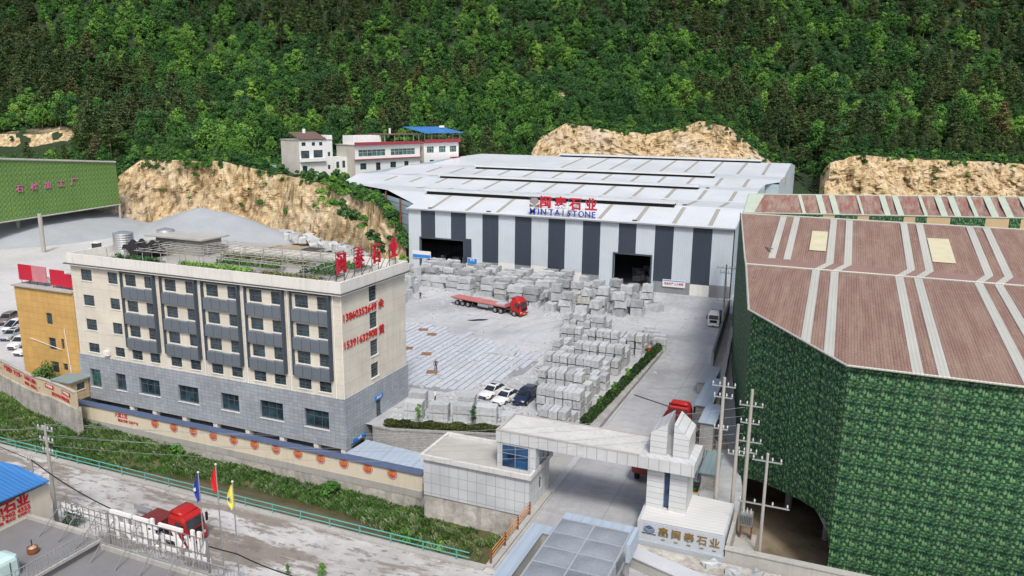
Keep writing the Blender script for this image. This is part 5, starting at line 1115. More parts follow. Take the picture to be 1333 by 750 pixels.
for i, (lab, x, y, a, p_, su, vn) in enumerate((('brown car, farthest of the cars parked left of the yellow building',-126.5,83.5,-60,pg,True,False),('white van with side windows in the left car park',-121,81,-75,pw,True,True),('silver car in the left car park in front of the white van',-117.2,77.8,-68,ps,False,False),('white car in the left car park behind the boundary wall, next to the silver car',-111.7,75.2,-70,pw,True,False),('white hatchback nearest the yellow building in the left car park',-107.9,73.6,-75,pw,False,False),('black car half hidden behind the yellow building corner',-112.3,81.8,-65,pk,False,False))):
    car('parked_car', lab, (x,y,.01), R(a), p_, su, 'cars in the left car park', van=vn)
def truck(name, label, loc, rz, paint, length, bed='flat', deck=None, cab_only=False, load=False):
    """lorry with its front at x = 0, tail at -length"""
    t_ = thing(name, label, 'truck', loc, rz)
    b = MB(); loft_x(b, [(-2.1,1.2,1.16,.95,2.75),(-1.9,1.24,1.18,.75,3.05),(-.5,1.25,1.18,.6,3.05),(-.12,1.22,1.08,.55,2.75),(.0,1.18,1.0,.5,1.75),(.03,1.1,.95,.5,1.3)]); cb_ = b.build('cab', paint, t_, local=True)
    b = MB(); loft_x(b, [(-2.0,1.0,.95,3.0,3.35),(-1.2,1.0,.92,3.0,3.4),(-.55,.95,.8,3.0,3.2)]); b.build('roof_fairing', paint, t_, local=True, smooth=True)
    b = MB(); b.add([(-.02,-1.0,1.78),(-.02,1.0,1.78),(-.16,.92,2.62),(-.16,-.92,2.62)], [(0,1,2,3)]); b.v = [(x+.06,y,z) for x,y,z in b.v]; b.build('windscreen', cg, cb_, local=True)
    for s in (-1,1):
        b = MB(); b.quad((-.35,s*1.262,1.75),(-1.15,s*1.262,1.75),(-1.15,s*1.235,2.55),(-.55,s*1.235,2.55)); b.build('side_window', cg, cb_, local=True)
        b = MB(); b.box((-.15,s*1.42-.1,1.7),(.0,s*1.42+.1,2.5)); b.build('mirror', M['black'], t_, local=True)
        b = MB(); b.box((-.05,s*.85-.2,.72),(.08,s*.85+.2,.95)); b.build('headlight', lampm, t_, local=True)
    b = MB(); b.box((0,-.75,1.0),(.07,.75,1.6)); b.build('grille', M['black'], t_, local=True)
    b = MB(); b.box((-.1,-1.2,.35),(.1,1.2,.68)); b.build('bumper', paint, t_, local=True)
    b = MB(); b.box((.1,-.3,.42),(.115,.3,.58)); b.build('number_plate', mat('yellow_plate', (.7,.5,.05), .5), t_, local=True)
    b = MB(); b.box((-6.6 if not cab_only else -length,-.45,.75),(-.3,.45,1.05)); b.build('chassis', M['darksteel'], t_, local=True)
    ax = [-1.3,-4.3,-5.6] if not cab_only else [-1.3,-4.6]
    if bed == 'flat':
        b = MB(); b.box((-length,-1.28,1.32),(-3.2,1.28,1.48)); b.box((-3.35,-1.28,1.48),(-3.2,1.28,2.0)); dk = b.build('flatbed', deck or M['palered'], t_, local=True); b = MB()
        for s in (-1,1): b.box((-length+.1,s*.5-.08,1.0),(-3.4,s*.5+.08,1.31))
        b.build_each('frame_rail', M['rust'], t_, local=True); b = MB()
        for s in (-1,1): b.box((-9.6,s*1.15-.06,.65),(-7.2,s*1.15+.06,1.2))
        b.build_each('side_box', M['steel'], t_, local=True); ax += [-length+1.6, -length+2.9, -length+4.2]
        if load: b = MB(); b.box((-5.8,-.9,1.485),(-3.9,.8,1.75)); o_ = b.build('stone_load', M['granite2'], None); o_.matrix_world = Matrix.Translation(loc) @ Matrix.Rotation(rz, 4, 'Z'); tag(o_, 'pale stone slab lying on the front of the red flatbed trailer', 'stone slab')
    elif bed == 'tipper':
        b = MB(); 
        b.box((-length,-1.2,1.2),(-2.5,1.2,1.35)); b.box((-length,-1.25,1.35),(-2.5,-1.15,2.5)); b.box((-length,1.15,1.35),(-2.5,1.25,2.5)); b.box((-length,-1.15,1.35),(-length+.1,1.15,2.5)); b.box((-2.6,-1.15,1.35),(-2.5,1.15,2.9)); b.build('tipper_body', deck or paint, t_, local=True); ax += [-length+1.4]
    for x in ax:
        for y in (-1.03, 1.03): wheel(t_, x, y, .52, .34, rimm)
    return t_
F0, T0 = Vector((-49.3,124.2,0)), Vector((-66.9,128.6,0)); dv_ = F0-T0
truck('flatbed_truck', 'bright red articulated lorry with empty faded flatbed standing in the yard', (F0.x,F0.y,.01), math.atan2(dv_.y, dv_.x), M['redtruck'], 16.2, load=True)
truck('red_lorry', 'dark red lorry driving in behind the twin gate towers', (-14.1,85.8,.01), R(88.5), M['redtruck'], 17.0, bed='tipper', deck=mat('dark_red_trailer', (.16,.03,.03), .6, .3, world=False))
c_ = truck('red_tractor_truck', 'red truck cab with grey panels parked on the muddy road behind the rooftop letters', (-46.2,43.6,.01), R(-3), M['redtruck'], 6.4, bed='flat', deck=mat('dark_red_trailer', (.16,.03,.03), .6, .3, world=False), cab_only=True); c_.scale = (.9,.9,.9)
truck('small_blue_truck', 'small white and blue truck beside the green factory at the far end of the driveway', (-17.2,131,.01), R(-88), M['whitep'], 6.0, bed='tipper', deck=mat('blue_truck_bed', (.04,.12,.38), .6, .2, world=False)).scale = (.8,.8,.8)

# ================================================================== STONE
gr = random.Random(21)
def stone_mesh(name, L, W, H, rough, seed, m, layers=1, cuts=1, strap=False):
    r_ = random.Random(seed); b = MB()
    for c in range(cuts):
        w0 = -W/2+W*c/cuts; w1 = w0+W/cuts-(.025 if cuts > 1 else 0)
        for k in range(layers):
            z0 = H*k/layers; z1 = H*(k+1)/layers-(.02 if layers > 1 else 0); j = lambda: r_.uniform(-rough, rough); l0, l1 = -L/2+(r_.uniform(0,.04) if layers > 1 else 0), L/2-(r_.uniform(0,.04) if layers > 1 else 0)
            n = 3 if rough > .03 else 1; rings = []
            for i in range(n+1):
                x = l0+(l1-l0)*i/n; rings.append([(x+j(), w0+j(), z0),(x+j(), w1+j(), z0),(x+j(), w1+j(), z1+j()),(x+j(), (w0+w1)/2+j(), z1+j()*.8),(x+j(), w0+j(), z1+j())])
            b.loft(rings)
    mm = [m]
    if strap:
        mm.append(M['wood']); 
        for x in (-L*.3, L*.3): b.box((x-.05,-W/2-.01,-.09),(x+.05,W/2+.01,-.005), 1)
        for x in (-L*.3, L*.3):
            b.box((x-.012,-W/2-.012,0),(x+.012,-W/2-.002,H), 1); b.box((x-.012,W/2+.002,0),(x+.012,W/2+.012,H), 1)
    o = b.build(name, mm); me = o.data; bpy.data.objects.remove(o); return me
raw = [stone_mesh('granite_block', 2.6+.3*i*.5, 1.55, .92+.06*i, .09, i, M['granite']) for i in range(5)]
cube = [stone_mesh('granite_block', 2.1, 1.7, 1.15+.1*i, .10, 30+i, M['granite']) for i in range(4)]
def put(me, name, loc, rz, label, cat, group, tilt=0):
    o = bpy.data.objects.new(name, me); COL.objects.link(o); o.location = loc; o.rotation_euler = (tilt, tilt*.5, rz); o.scale = ((1 if name in ('cut_stone','upright_slab') else gr.uniform(.86,1.06)), (1 if name == 'cut_stone' else gr.uniform(.9,1.05)), 1); return tag(o, label, cat, group)
nb = 0
front = lambda x: float(np.interp(x, [-80,-72,-67,-60,-57,-50,-44,-36,-30], [141,137,133.5,138,132,130.5,129.5,131.0,134.0]))
x = -80.5
while x < -29.5:
    y = front(x)+gr.uniform(0,.8); back = 152.2 if x < -44 else (148.5 if x < -41.5 else 143.5)
    if gr.random() < .1: x += 1.3
    while y < back:
        if nb >= 335: break
        big = x > -49; n = 3 if not big else gr.choice((2,2,3)); n = max(1, n-(1 if gr.random() < .25 else 0)); z = .0; near = y < front(x)+5
        if not big and y > front(x)+9: n = min(n, 3)
        z0_ = 0
        for k in range(n):
            me = gr.choice(cube) if big else gr.choice(raw); hh = me.vertices and max(v.co.z for v in me.vertices)
            lab = 'rough pale granite block in the tumbled stacks right of the red flatbed truck' if big else 'long rough granite slab in the tall stacks between the flatbed truck and the striped warehouse'
            put(me, 'granite_block', (x+gr.uniform(-.25,.25), y+gr.uniform(-.15,.15), z0_), gr.uniform(-.06,.06)+(gr.uniform(-.25,.25) if big else 0), lab, 'stone block', 'tumbled blocks by the right doorway' if big else 'slab stacks in front of the warehouse', gr.uniform(-.03,.03)); nb += 1; z0_ += hh+.09
        y += 2.3 if not big else 2.45
        if not big and y > front(x)+7 and gr.random() < .15: y += 1.2
    x += 3.25 if x < -49 else 2.75
for i in range(6): put(gr.choice(cube), 'granite_block', (-30.2+gr.uniform(-1,2.2), 137+i*.9, 0), gr.uniform(0,3), 'rough pale granite block in the tumbled stacks right of the red flatbed truck', 'stone block', 'tumbled blocks by the right doorway')
# bundles of sawn kerbs: rows right of the yard
bun = [stone_mesh('stone_bundle', 1.9, 1.06, .95, .014, 50+i, M['granite2'], 3+i%2, 2, True) for i in range(3)]
ln = 0
rows = [(118.3,-39.0,-32.0,3),(110.4,-36.8,-24.6,3),(103.0,-35.4,-25.6,3),(96.2,-34.2,-25.6,3),(89.6,-32.6,-25.6,3),(83.4,-30.4,-25.6,3),(79.6,-28.6,-26.0,2)]
for ri, (y0, xa, xb, nl) in enumerate(rows):
    for dj, (dy, h_, pr) in enumerate(((0,nl,1),(2.15,nl-1,.85),(4.2,2,.45))):
        x = xa-(.9 if dj == 1 else 0)
        while x < xb:
            if gr.random() < pr:
                n = max(1, h_-(1 if gr.random() < .22 else 0))
                for k in range(n):
                    put(gr.choice(bun), 'stone_bundle', (x+gr.uniform(-.03,.03), y0+dy+gr.uniform(-.08,.08)+(.0), .09+k*1.09), PI/2+gr.uniform(-.03,.03), f'strapped bundle of sawn pale stone in the {["farthest","second","third","fourth","fifth","sixth","nearest"][ri]} row beside the long hedge', 'stone bundle', f'stone bundles, {["farthest","second","third","fourth","fifth","sixth","nearest"][ri]} row by the hedge'); ln += 1
            x += 1.12+(gr.random() < .2)*.15
for i, (x, y, n) in enumerate(((-24.6,117.5,2),(-23.2,115.6,2),(-25.6,119.5,2),(-27.2,121,1),(-22.6,113.6,2))):
    for k in range(n): put(bun[i%3], 'stone_bundle', (x,y,.07+k*1.06), .1, 'strapped stone bundle standing apart at the far end of the long hedge', 'stone bundle', 'bundles at the far end of the hedge')
# large bundles along the near hedge
big_b = [stone_mesh('stone_bundle', 2.3, 1.5, 1.0, .015, 70+i, M['granite2'], 2, 1, True) for i in range(2)]
wh_ = ['first','second','third','fourth','fifth','sixth']
for i, (x, y, n) in enumerate(((-43.4,74.9,2),(-40.4,75.5,2),(-37.7,76.4,2),(-35.0,77.1,2),(-32.5,78.3,1),(-44.6,78.0,2),(-38.6,79.2,2))):
    for k in range(n): put(big_b[(i+k)%2], 'stone_bundle', (x,y,.07+k*1.08), R(14), f'pale bundle by the near hedge, {"top" if k else "bottom"} of the {["pile nearest the office","second pile from the office","third pile from the office","fourth pile from the office","fifth low pile, by the gatehouse","small rear pile nearest the office","pile just left of the white cars"][i]}', 'stone bundle', 'large bundles by the near hedge')
# upright slabs by the left doorway
ups = [stone_mesh('upright_slab', .8, 1.5, 1.9, .03, 80+i, M['granite2']) for i in range(3)]
for i, (x, y) in enumerate([(-72.8,121.5),(-74,124),(-74.6,127),(-75.8,130),(-76.6,133),(-78,136),(-79.0,139),(-80,142),(-81.2,145),(-82.5,148),(-75.8,122.3),(-77,126),(-78.2,130),(-79.6,134),(-81.2,138),(-82.6,142),(-84,146)]):
    for k in range(1+(i%3 == 0)): put(ups[(i+k)%3], 'stone_slab_pack', (x+gr.uniform(-.3,.3),y,k*1.92), gr.uniform(-.2,.2), 'upright pack of pale slabs in the row leading to the left warehouse doorway', 'stone slabs', 'upright slab packs by the left doorway')
for i in range(9): put(ups[i%3], 'stone_slab_pack', (-86.2+i*1.2, 159+gr.uniform(0,5), 0), gr.uniform(-.2,.2), 'pale slab pack standing inside the dark left doorway', 'stone slabs', 'slab packs inside the left doorway')
sheet('slab_gap_shade', [(-66.2,96),(-52,83.8),(-44,84),(-37.6,94.6),(-37.6,101),(-60,108.8),(-66.2,109.6)], .007, mat('gap_shade_grey', (.27,.28,.30), .9, .3, scale=2))  # thin dark sheet added below the slabs: painted shade for the gaps between strips
# slabs laid out in long strips on the yard
sb = [stone_mesh('cut_stone', 4.4-.5*i, .86, .13, .006, 90+i, M['slab']) for i in range(3)]
k = 0
for i in range(27):
    x = -65.5+i*1.03; ya = float(np.interp(x, [-66,-50,-42,-38], [96,84.5,85.5,95])); yb_ = float(np.interp(x, [-66,-60,-38], [109.5,108.8,101.5])); y = ya+gr.uniform(-.4,.4)
    if x > -52: ya2 = ya
    while y < yb_:
        me = gr.choice(sb); l = max(v.co.x for v in me.vertices)*2
        if gr.random() < .97: put(me, 'cut_stone', (x+gr.uniform(-.03,.03), y+l/2, .012), PI/2+gr.uniform(-.006,.006), 'long thin pale slab laid flat in the striped field of slabs in the yard', 'stone slab', 'slabs laid out flat in the yard')
        y += l+.03+(gr.random() < .08)*.4
def pallet(x, y, i):
    t_ = thing('pallet', ['brown wooden pallet farthest left on the slab field','brown wooden pallet beside the driveway edge of the slab field','brown wooden pallet in the middle of the slab field','brown wooden pallet at the feet of the person on the slabs','brown wooden pallet half hidden by the office corner'][i], 'pallet', (x,y,.15), R(20), 'pallets on the slab field')
    b = MB()
    for q in range(6): b.box((-.75+q*.26,-.6,.10),(-.57+q*.26,.6,.125))
    b.build('deck_boards', M['wood'], t_, local=True); b = MB()
    for q in (-.5,0,.5): b.box((-.75,q-.06,0),(.75,q+.06,.1))
    b.build_each('runner', M['wood'], t_, local=True)
for i, (x, y) in enumerate(((-60.9,108.5),(-58.3,106.6),(-54.0,97.0),(-49.3,90.0),(-58.0,98.4))): pallet(x, y, i)
put(stone_mesh('single_block', 3.2, 1.6, .45, .03, 5, M['granite2']), 'loose_block', (-43.4,101.8,.05), .1, 'single pale block lying alone in the open yard', 'stone block', None)
# pale spoil stones at the cliff foot
sp_ = [stone_mesh('spoil_stone', 2.6, 1.9, 1.6, .35, 110+i, M['granite2']) for i in range(4)]
for i in range(60):
    px = gr.uniform(318, 480); d, z = kcol(px); P = bearing(px)*(d[0]-gr.uniform(4,12)); put(gr.choice(sp_), 'spoil_stone', (P.x,P.y,gr.uniform(-.2,.9)), gr.uniform(0,6), 'pale broken stone in the heap at the foot of the left cliff', 'stone', 'broken stones at the cliff foot', gr.uniform(-.2,.2))

# gravel piles
def pile(label, cx, cy, rx, ry, h, seed, name='gravel_pile', ang=0):
    b = MB(); n, m_ = 48, 14; vs = []
    for j in range(m_+1):
        for i in range(n):
            a = 2*PI*i/n; k = j/m_; rr = k*(1+.13*noise.noise(Vector((math.cos(a)*1.3, math.sin(a)*1.3, seed)))); x = rx*rr*math.cos(a); y = ry*rr*math.sin(a)
            z = h*(1-k**1.25)*(1+.12*noise.noise(Vector((x*.12,y*.12,seed))))+.35*noise.noise(Vector((x*.4,y*.4,seed)))*(1-k)-.05
            vs.append((cx+x*math.cos(ang)-y*math.sin(ang), cy+x*math.sin(ang)+y*math.cos(ang), z))
    b.add(vs, [(j*n+i, (j+1)*n+i, (j+1)*n+(i+1)%n, j*n+(i+1)%n) for j in range(m_) for i in range(n)]); o = b.build(name, M['gravel'], smooth=True); return tag(o, label, 'gravel pile', 'grey stone powder piles')
pile('huge grey stone powder pile under the leaf print shed', -214, 158, 27, 36, 7.6, 1, ang=.1)
pile('broad pale stone powder pile behind the office roof, below the cliff', -166, 170, 30, 18, 8.2, 2, ang=-.1)
pile('grey stone powder pile at the far left behind the shed posts', -233, 128, 24, 26, 9, 3)

# ================================================================== OFFICE ROOF
def bed(label, x0, x1, y0, y1, z, seed, mt='leafA', hgt=.5):
    t_ = thing('planting_bed', label, 'planting bed', ((x0+x1)/2,(y0+y1)/2,z), group='planting beds on the office roof')
    b = MB(); b.box((x0,y0,z),(x1,y0+.15,z+.4)); b.box((x0,y1-.15,z),(x1,y1,z+.4)); b.box((x0,y0+.15,z),(x0+.15,y1-.15,z+.4)); b.box((x1-.15,y0+.15,z),(x1,y1-.15,z+.4)); b.box((x0+.15,y0+.15,z),(x1-.15,y1-.15,z+.32)); b.build('brick_edge', M['brick'], t_)
    r_ = np.random.RandomState(seed); n = int((x1-x0)*(y1-y0)*42); p = np.stack([r_.uniform(x0+.2,x1-.2,n), r_.uniform(y0+.2,y1-.2,n), z+.33+r_.rand(n)*hgt], 1); nn = r_.normal(size=(n,3))*.7+np.array([0,-.2,1]); nn /= np.linalg.norm(nn,axis=1)[:,None]
    a_ = np.cross(nn, r_.normal(size=(n,3))); a_ /= np.linalg.norm(a_,axis=1)[:,None]; c_ = np.cross(nn,a_); s_ = (.13*r_.uniform(.5,1.3,n))[:,None]; V = np.stack([p-a_*s_,p-c_*s_,p+a_*s_,p+c_*s_],1).reshape(-1,3)-np.array([(x0+x1)/2,(y0+y1)/2,z])
    me = npmesh('plants', V, np.arange(len(V)).reshape(-1,4), [M[mt]]); o = bpy.data.objects.new('plants', me); COL.objects.link(o); o.parent = t_
M['salad'] = foliage('lettuce_green', [(0,(.13,.30,.03)),(1,(.2,.38,.06))], .7); M['dry'] = foliage('dry_green', [(0,(.12,.14,.05)),(1,(.2,.2,.08))], .7)
bed('bright green planting bed along the front edge of the office roof', -72.5,-61.5,68.6,70.3,16.61,1,'salad')
bed('dark green planting bed at the left front of the office roof', -83.5,-75.5,68.7,70.2,16.61,2,'leafB')
bed('dry yellow green planting bed at the right front of the office roof', -60.3,-51.6,68.5,70.2,16.61,3,'dry',.35)
bed('dark leafy planting bed beside the first rooftop character', -56.5,-51.4,71.2,73.4,16.61,4,'leafB',.9)
bed('green planting bed in the middle of the office roof', -69.5,-60.0,71.8,73.6,16.61,5,'leafA')
bed('sparse planting bed under the trellis behind the middle bed', -72,-58.5,75,77.5,16.61,6,'dry')
bed('light green planting bed at the back right of the office roof', -57,-51.3,75.5,78.6,16.61,7,'leafA')
for i, (x, y, z, r_, h_) in enumerate(((-86.3,73.6,16.61,1.25,2.7),(-84.3,78.8,17.4,1.15,1.8))):
    t_ = thing('water_tank', ('large ribbed steel water tank on the left end of the office roof','smaller ribbed steel water tank on a white stand behind the large one')[i], 'water tank', (x,y,16.6), group='steel water tanks')
    b = MB(); rings = []; n = 24
    for k in range(19):
        zz_ = z+h_*k/18; rr = r_*(1+(.018 if k%2 else -.012)); rings.append([(x+rr*math.cos(2*PI*q/n), y+rr*math.sin(2*PI*q/n), zz_) for q in range(n)])
    rings.append([(x+r_*.3*math.cos(2*PI*q/n), y+r_*.3*math.sin(2*PI*q/n), z+h_+.25) for q in range(n)]); b.loft(rings); b.build('drum', mat('bright_steel', (.62,.63,.63), .3, .1, metal=.75), t_)
    b = MB()
    if i: 
        for dx_, dy_ in ((-.9,-.9),(.9,-.9),(.9,.9),(-.9,.9)): b.tube((x+dx_,y+dy_,16.6),(x+dx_,y+dy_,17.4),.06)
    else: b.tube((x+1.3,y,16.6),(x+1.3,y,18.4),.04)
    b.build_each('stand_leg', M['whitetrim'], t_)
t_ = thing('roof_hut', 'grey brick rooftop hut with overhanging slab roof on the office', 'hut', (-80,78,16.6)); b = MB(); b.box((-83.4,76.2,16.6),(-75.6,79.9,18.75)); b.build('wall', M['brick'], t_); b = MB(); b.box((-84.6,75.4,18.75),(-74.6,80.4,18.95)); b.build('slab_roof', M['roofcon'], t_)
b = MB(); n = 14
def drape(i, j): x = -84.5+5.2*i/n; y = 71.6+3.6*j/n; return (x, y, 18.2+.35*math.sin(i*.9)+.25*math.cos(j*1.1+i*.4)-.9*abs(j/n-.5)**1.5-(.7 if j == 0 else 0))
b.add([drape(i,j) for i in range(n+1) for j in range(n+1)], [(i*(n+1)+j,(i+1)*(n+1)+j,(i+1)*(n+1)+j+1,i*(n+1)+j+1) for i in range(n) for j in range(n)])
t_ = thing('shade_canopy', 'sagging black shade net over poles at the left of the office roof', 'canopy', (-82,73,16.6)); b.build('net', M['cloth'], t_); b = MB()
for x, y in ((-84.3,71.8),(-79.5,71.8),(-84.3,75),(-79.5,75),(-82,71.8)): b.tube((x,y,16.6),(x,y,17.9),.05)
b.build_each('pole', M['steel'], t_); b = MB(); b.box((-83.9,72.3,16.61),(-80.3,74.3,17.3)); b.build('stored_crate', M['cloth'], t_)
# small white excavator cab beyond the roof corner
t_ = thing('loader', 'small pale loader with open cab standing on the stone powder left of the water tanks', 'loader', (-116,103,0)); p0 = G(128,331,0); t_.location = (p0.x,p0.y,0)
def lb_(parts, par):
    for nm, bx, mt in parts: b = MB(); [b.box(q[0], q[1]) for q in bx]; b.build(nm, mt, par, local=True)
lb_((('body',[((-2.2,-.9,.7),(2.0,.9,1.5))],M['whitetrim']),('cab',[((-.6,-.8,1.5),(1.0,.8,2.9))],cg),('cab_roof',[((-.8,-.95,2.9),(1.2,.95,3.05))],M['whitep']),('bucket',[((2.3,-1.1,.2),(3.1,1.1,1.0))],M['orange'])), t_)
for x in (-1.4,1.3):
    for y in (-.95,.95): wheel(t_, x, y, .6, .35, rimm)
t_.rotation_euler.z = R(200)
# orange excavator by the houses
p0 = G(452,221,16.5); t_ = thing('excavator', 'orange excavator with raised curved arm beside the red balcony house', 'excavator', (p0.x,p0.y,15.6), R(200))
lb_((('track',[((-1.8,-1.3,0),(1.8,-.7,.9))],M['black']),('track',[((-1.8,.7,0),(1.8,1.3,.9))],M['black']),('body',[((-1.8,-1.2,.95),(1.0,1.2,2.1))],M['orange']),('cab',[((.0,-1.1,2.1),(1.3,.1,3.4))],M['blue'])), t_)
b = MB(); arc = [(1,.3,1.8),(2.2,.3,3.6),(3.4,.3,4.3),(4.6,.3,4.0),(5.4,.3,2.9),(5.7,.3,1.4)]
for p, q in zip(arc, arc[1:]): b.tube(p, q, .38, 8)
b.build('arm', M['orange'], t_, local=True); b = MB(); b.box((5.2,-.3,.5),(6.2,.9,1.4)); b.build('bucket', M['rust'], t_, local=True)

# ================================================================== NEAR TERRACE, ROOFTOP SIGN, RAILINGS
t_ = thing('terrace_building', 'dark flat terrace roof at the lower left corner with low parapet', 'building', (-45,20,0))
b = MB(); b.box((-62,-10,.0),(-47.4,36.0,4.2)); b.box((-47.4,-10,0),(-33,35.9,3.7)); b.build('roof_block', M['darkroof'], t_)
b = MB(); b.box((-55.4,35.85,4.2),(-47.4,36.15,4.5)); b.box((-47.5,28,4.2),(-47.2,35.9,4.42)); b.box((-47.2,35.65,3.7),(-33,35.95,4.05)); b.build_each('parapet', M['concrete'], t_)
def railing(name, label, pts_, h, m_, step=.28, mid=2.2, r1=.02, r2=.035):
    t_ = thing(name, label, 'railing', tuple(pts_[0])); bars = MB(); rails = MB(); posts = MB()
    for p, q in zip(pts_, pts_[1:]):
        p = Vector(p); q = Vector(q); L_ = (q-p).length; n = int(L_/step)
        for i in range(n+1): c = p.lerp(q, i/max(1,n)); bars.tube(c, c+Vector((0,0,h-.05)), r1, 4)
        n = max(1, int(L_/mid))
        for i in range(n+1): c = p.lerp(q, i/n); posts.tube(c, c+Vector((0,0,h)), r2*1.2, 6)
        for z in (.12, h): rails.tube(p+Vector((0,0,z)), q+Vector((0,0,z)), r2, 6)
    if step < 5: bars.build('baluster_screen', m_, t_)
    rails.build_each('rail', m_, t_); posts.build_each('post', m_, t_); return t_
railing('terrace_railing', 'pale steel railing running diagonally across the dark terrace roof', [(-47.35,27.5,4.42),(-47.35,35.8,4.42)], 1.05, M['steel'])
railing('terrace_railing', 'grey steel railing along the roof edge under the white sign letters', [(-47.2,35.8,4.05),(-34,35.8,4.05)], 1.0, M['steel'])
sgn = thing('rooftop_sign', 'steel lattice on the terrace edge carrying white sign letters seen from behind', 'sign', (-45,37,4))
b = MB()
for x in np.arange(-52.3,-47.4,.6): b.tube((x,36.6,4.3 if x < -48 else 4.0),(x,36.6,6.05),.022,4)
for x in np.arange(-47.3,-37.8,.55): b.tube((x,36.6,3.9),(x,36.6,6.15),.025,4)
for z in (5.0,5.5,6.0): b.tube((-52.3,36.6,z),(-47.4,36.6,z),.025,4)
for z in (4.1,4.9,6.1): b.tube((-47.3,36.62,z),(-37.8,36.62,z),.03,4)
for x in (-47.3,-37.8): b.tube((x,36.6,3.6),(x,36.6,6.2),.06,6)
for x in (-52.2,-50.2,-48.3): b.tube((x,36.6,5.8),(x+.2,34.4,4.2),.04,5)
for x in (-46.6,-44.2,-42.0,-39.8,-38.2): b.tube((x,36.6,5.8),(x+.3,34.0,3.7),.045,5)
b.build('lattice', mat('dull_steel', (.20,.205,.21), .6, .2), sgn)
for ch, x in zip('开拓石业', (-46.1,-43.7,-41.3,-38.95)): text(ch, 2.45, 'white_character', M['whitep'], sgn, face((x,36.75,5.15), (-1,0,0)), .08, .02)
for ch, x in zip('欢迎光临指导', (-51.9,-51.1,-50.3,-49.5,-48.7,-47.95)): text(ch, .85, 'small_white_character', M['whitep'], sgn, face((x,36.7,5.5), (-1,0,0)), .03, .02)
t_ = thing('copper_pot', 'round copper pot with a dark pipe on the terrace roof', 'pot', tuple(G(43,720,4.2))); b = MB()
P_ = lambda r_, z: [(r_*math.cos(2*PI*i/20), r_*math.sin(2*PI*i/20), z) for i in range(20)]
b.loft([P_(.30,0),P_(.36,.1),P_(.38,.3),P_(.33,.42),P_(.36,.48),P_(.30,.46),P_(.26,.3)]); b.build('bowl', M['copper'], t_, local=True, smooth=True); b = MB(); b.loft([P_(.29,.40),P_(.2,.46),P_(.05,.55)]); b.build('lid', mat('pale_lid', (.5,.45,.32), .5, metal=.3), t_, local=True); b = MB(); b.tube((0,0,.5),(-.02,0,1.05),.035); b.build('pipe', M['black'], t_, local=True)
t_ = thing('plastic_tank', 'pale aqua plastic tank with a black strap at the left edge of the terrace', 'tank', (-50.9,30.9,4.2)); b = MB()
sq = lambda s, z: [(s*x, s*y, z) for x, y in ((-.9,-.6),(-.6,-.9),(.6,-.9),(.9,-.6),(.9,.6),(.6,.9),(-.6,.9),(-.9,.6))]
b.loft([sq(.95,0),sq(1,.1),sq(1,1.25),sq(.93,1.45),sq(.5,1.6)]); b.build('shell', M['aqua'], t_, local=True); b = MB(); b.tube((.92,.1,.05),(.92,.1,1.3),.025); b.build('strap', M['black'], t_, local=True); t_.location = (G(2,752,4.2).x, G(2,752,4.2).y, 4.2)
# blue roofed shed with red lettering
bs = thing('blue_roof_shed', 'pale cream shed with bright blue metal roof and red lettering on its wall', 'shed', (-58,36,0))
b = MB(); b.box((-66,28,0),(-55.35,38.0,6.2)); b.build('wall', mat('cream_metal_wall', (.62,.58,.48), .7, .08, streak=.2), bs)
A1, B1 = Vector((-54.9,30,6.95)), Vector((-54.9,38.3,6.35)); A2, B2 = Vector((-63,30,8.2)), Vector((-63,39.9,7.3))
b = MB(); b.extr([A1,B1,Vector(G(62,626,6.45)),B2,A2], (0,0,.1)); b.v = []; b.f = []; b.m = []; b.p = []
tipc = G(64,627,6.5); fl_ = G(0,602,7.6); b.extr([Vector((-54.6,29,6.9)), tipc, G(22,607,7.3), fl_, G(-60,585,8.0), Vector((-66,29,8.0))], (0,0,.1)); b.build('roof', M['blueroof'], bs)
X_ = -55.3
text('拓石业', .98, 'red_lettering', M['red'], bs, face((X_,34.75,5.75), U2), .02, .03, sx=1.05); text('089 5902 4322', .48, 'red_lettering', M['red'], bs, face((X_,34.7,5.08), U2), .015, .02, sx=1.1); text('花岗岩  路沿石  石材加工', .26, 'red_lettering', M['red'], bs, face((X_,34.8,4.7), U2), .015)
# poles
def pole(label, x, y, h, arms, r=.17, z0=-.1, rz=0, trans=False):
    t_ = thing('utility_pole', label, 'utility pole', (x,y,z0), rz); b = MB(); b.tube((0,0,0),(0,0,h),r,10,r*.62); b.build('pole', M['pole'], t_, local=True)
    for za, l in arms:
        b = MB(); b.box((-l,-.05,za-.05),(l,.05,za+.05)); cr = b.build('crossarm', M['steel'], t_, local=True); b = MB()
        for xx in (-l*.92,-l*.35,l*.35,l*.92): b.tube((xx,0,za+.05),(xx,0,za+.18),.03,6); b.tube((xx,0,za+.18),(xx,0,za+.38),.075,8,.05)
        b.build_each('insulator', M['porcelain'], cr, local=True)
    return t_
pole('tall concrete utility pole with three crossarms behind the entrance sign', -7.3,65.2,13.4,((12.6,1.0),(11.6,.8),(8.7,.6)),.21)
pole('concrete utility pole with four crossarms left of the green factory corner', -5.0,66.0,12.4,((10.9,1.0),(9.3,.8),(7.6,1.1),(6.6,.8)),.2)
pole('slim concrete pole beside the tall one near the green factory opening', -5.9,65.6,9.2,((6.4,.7),),.2)
pole('slim utility pole with one crossarm in front of the green factory opening', -3.05,60.9,12.9,((12.2,1.15),(8.4,2.0)),.17, -4)
pole('distant utility pole between the striped warehouse and the green factory', -15.4,128.6,11.6,((11.0,1.5),(10.2,1.0),(5.5,1.2)),.2)
pole('concrete utility pole with three crossarms on the muddy road edge', -58.7,40.6,9.6,((9.2,.9),(8.2,.8),(7.2,.6)),.17)
pole('plain grey utility pole nearest the blue roofed shed', -60.4,40.2,6.6,((6.3,.5),),.16)
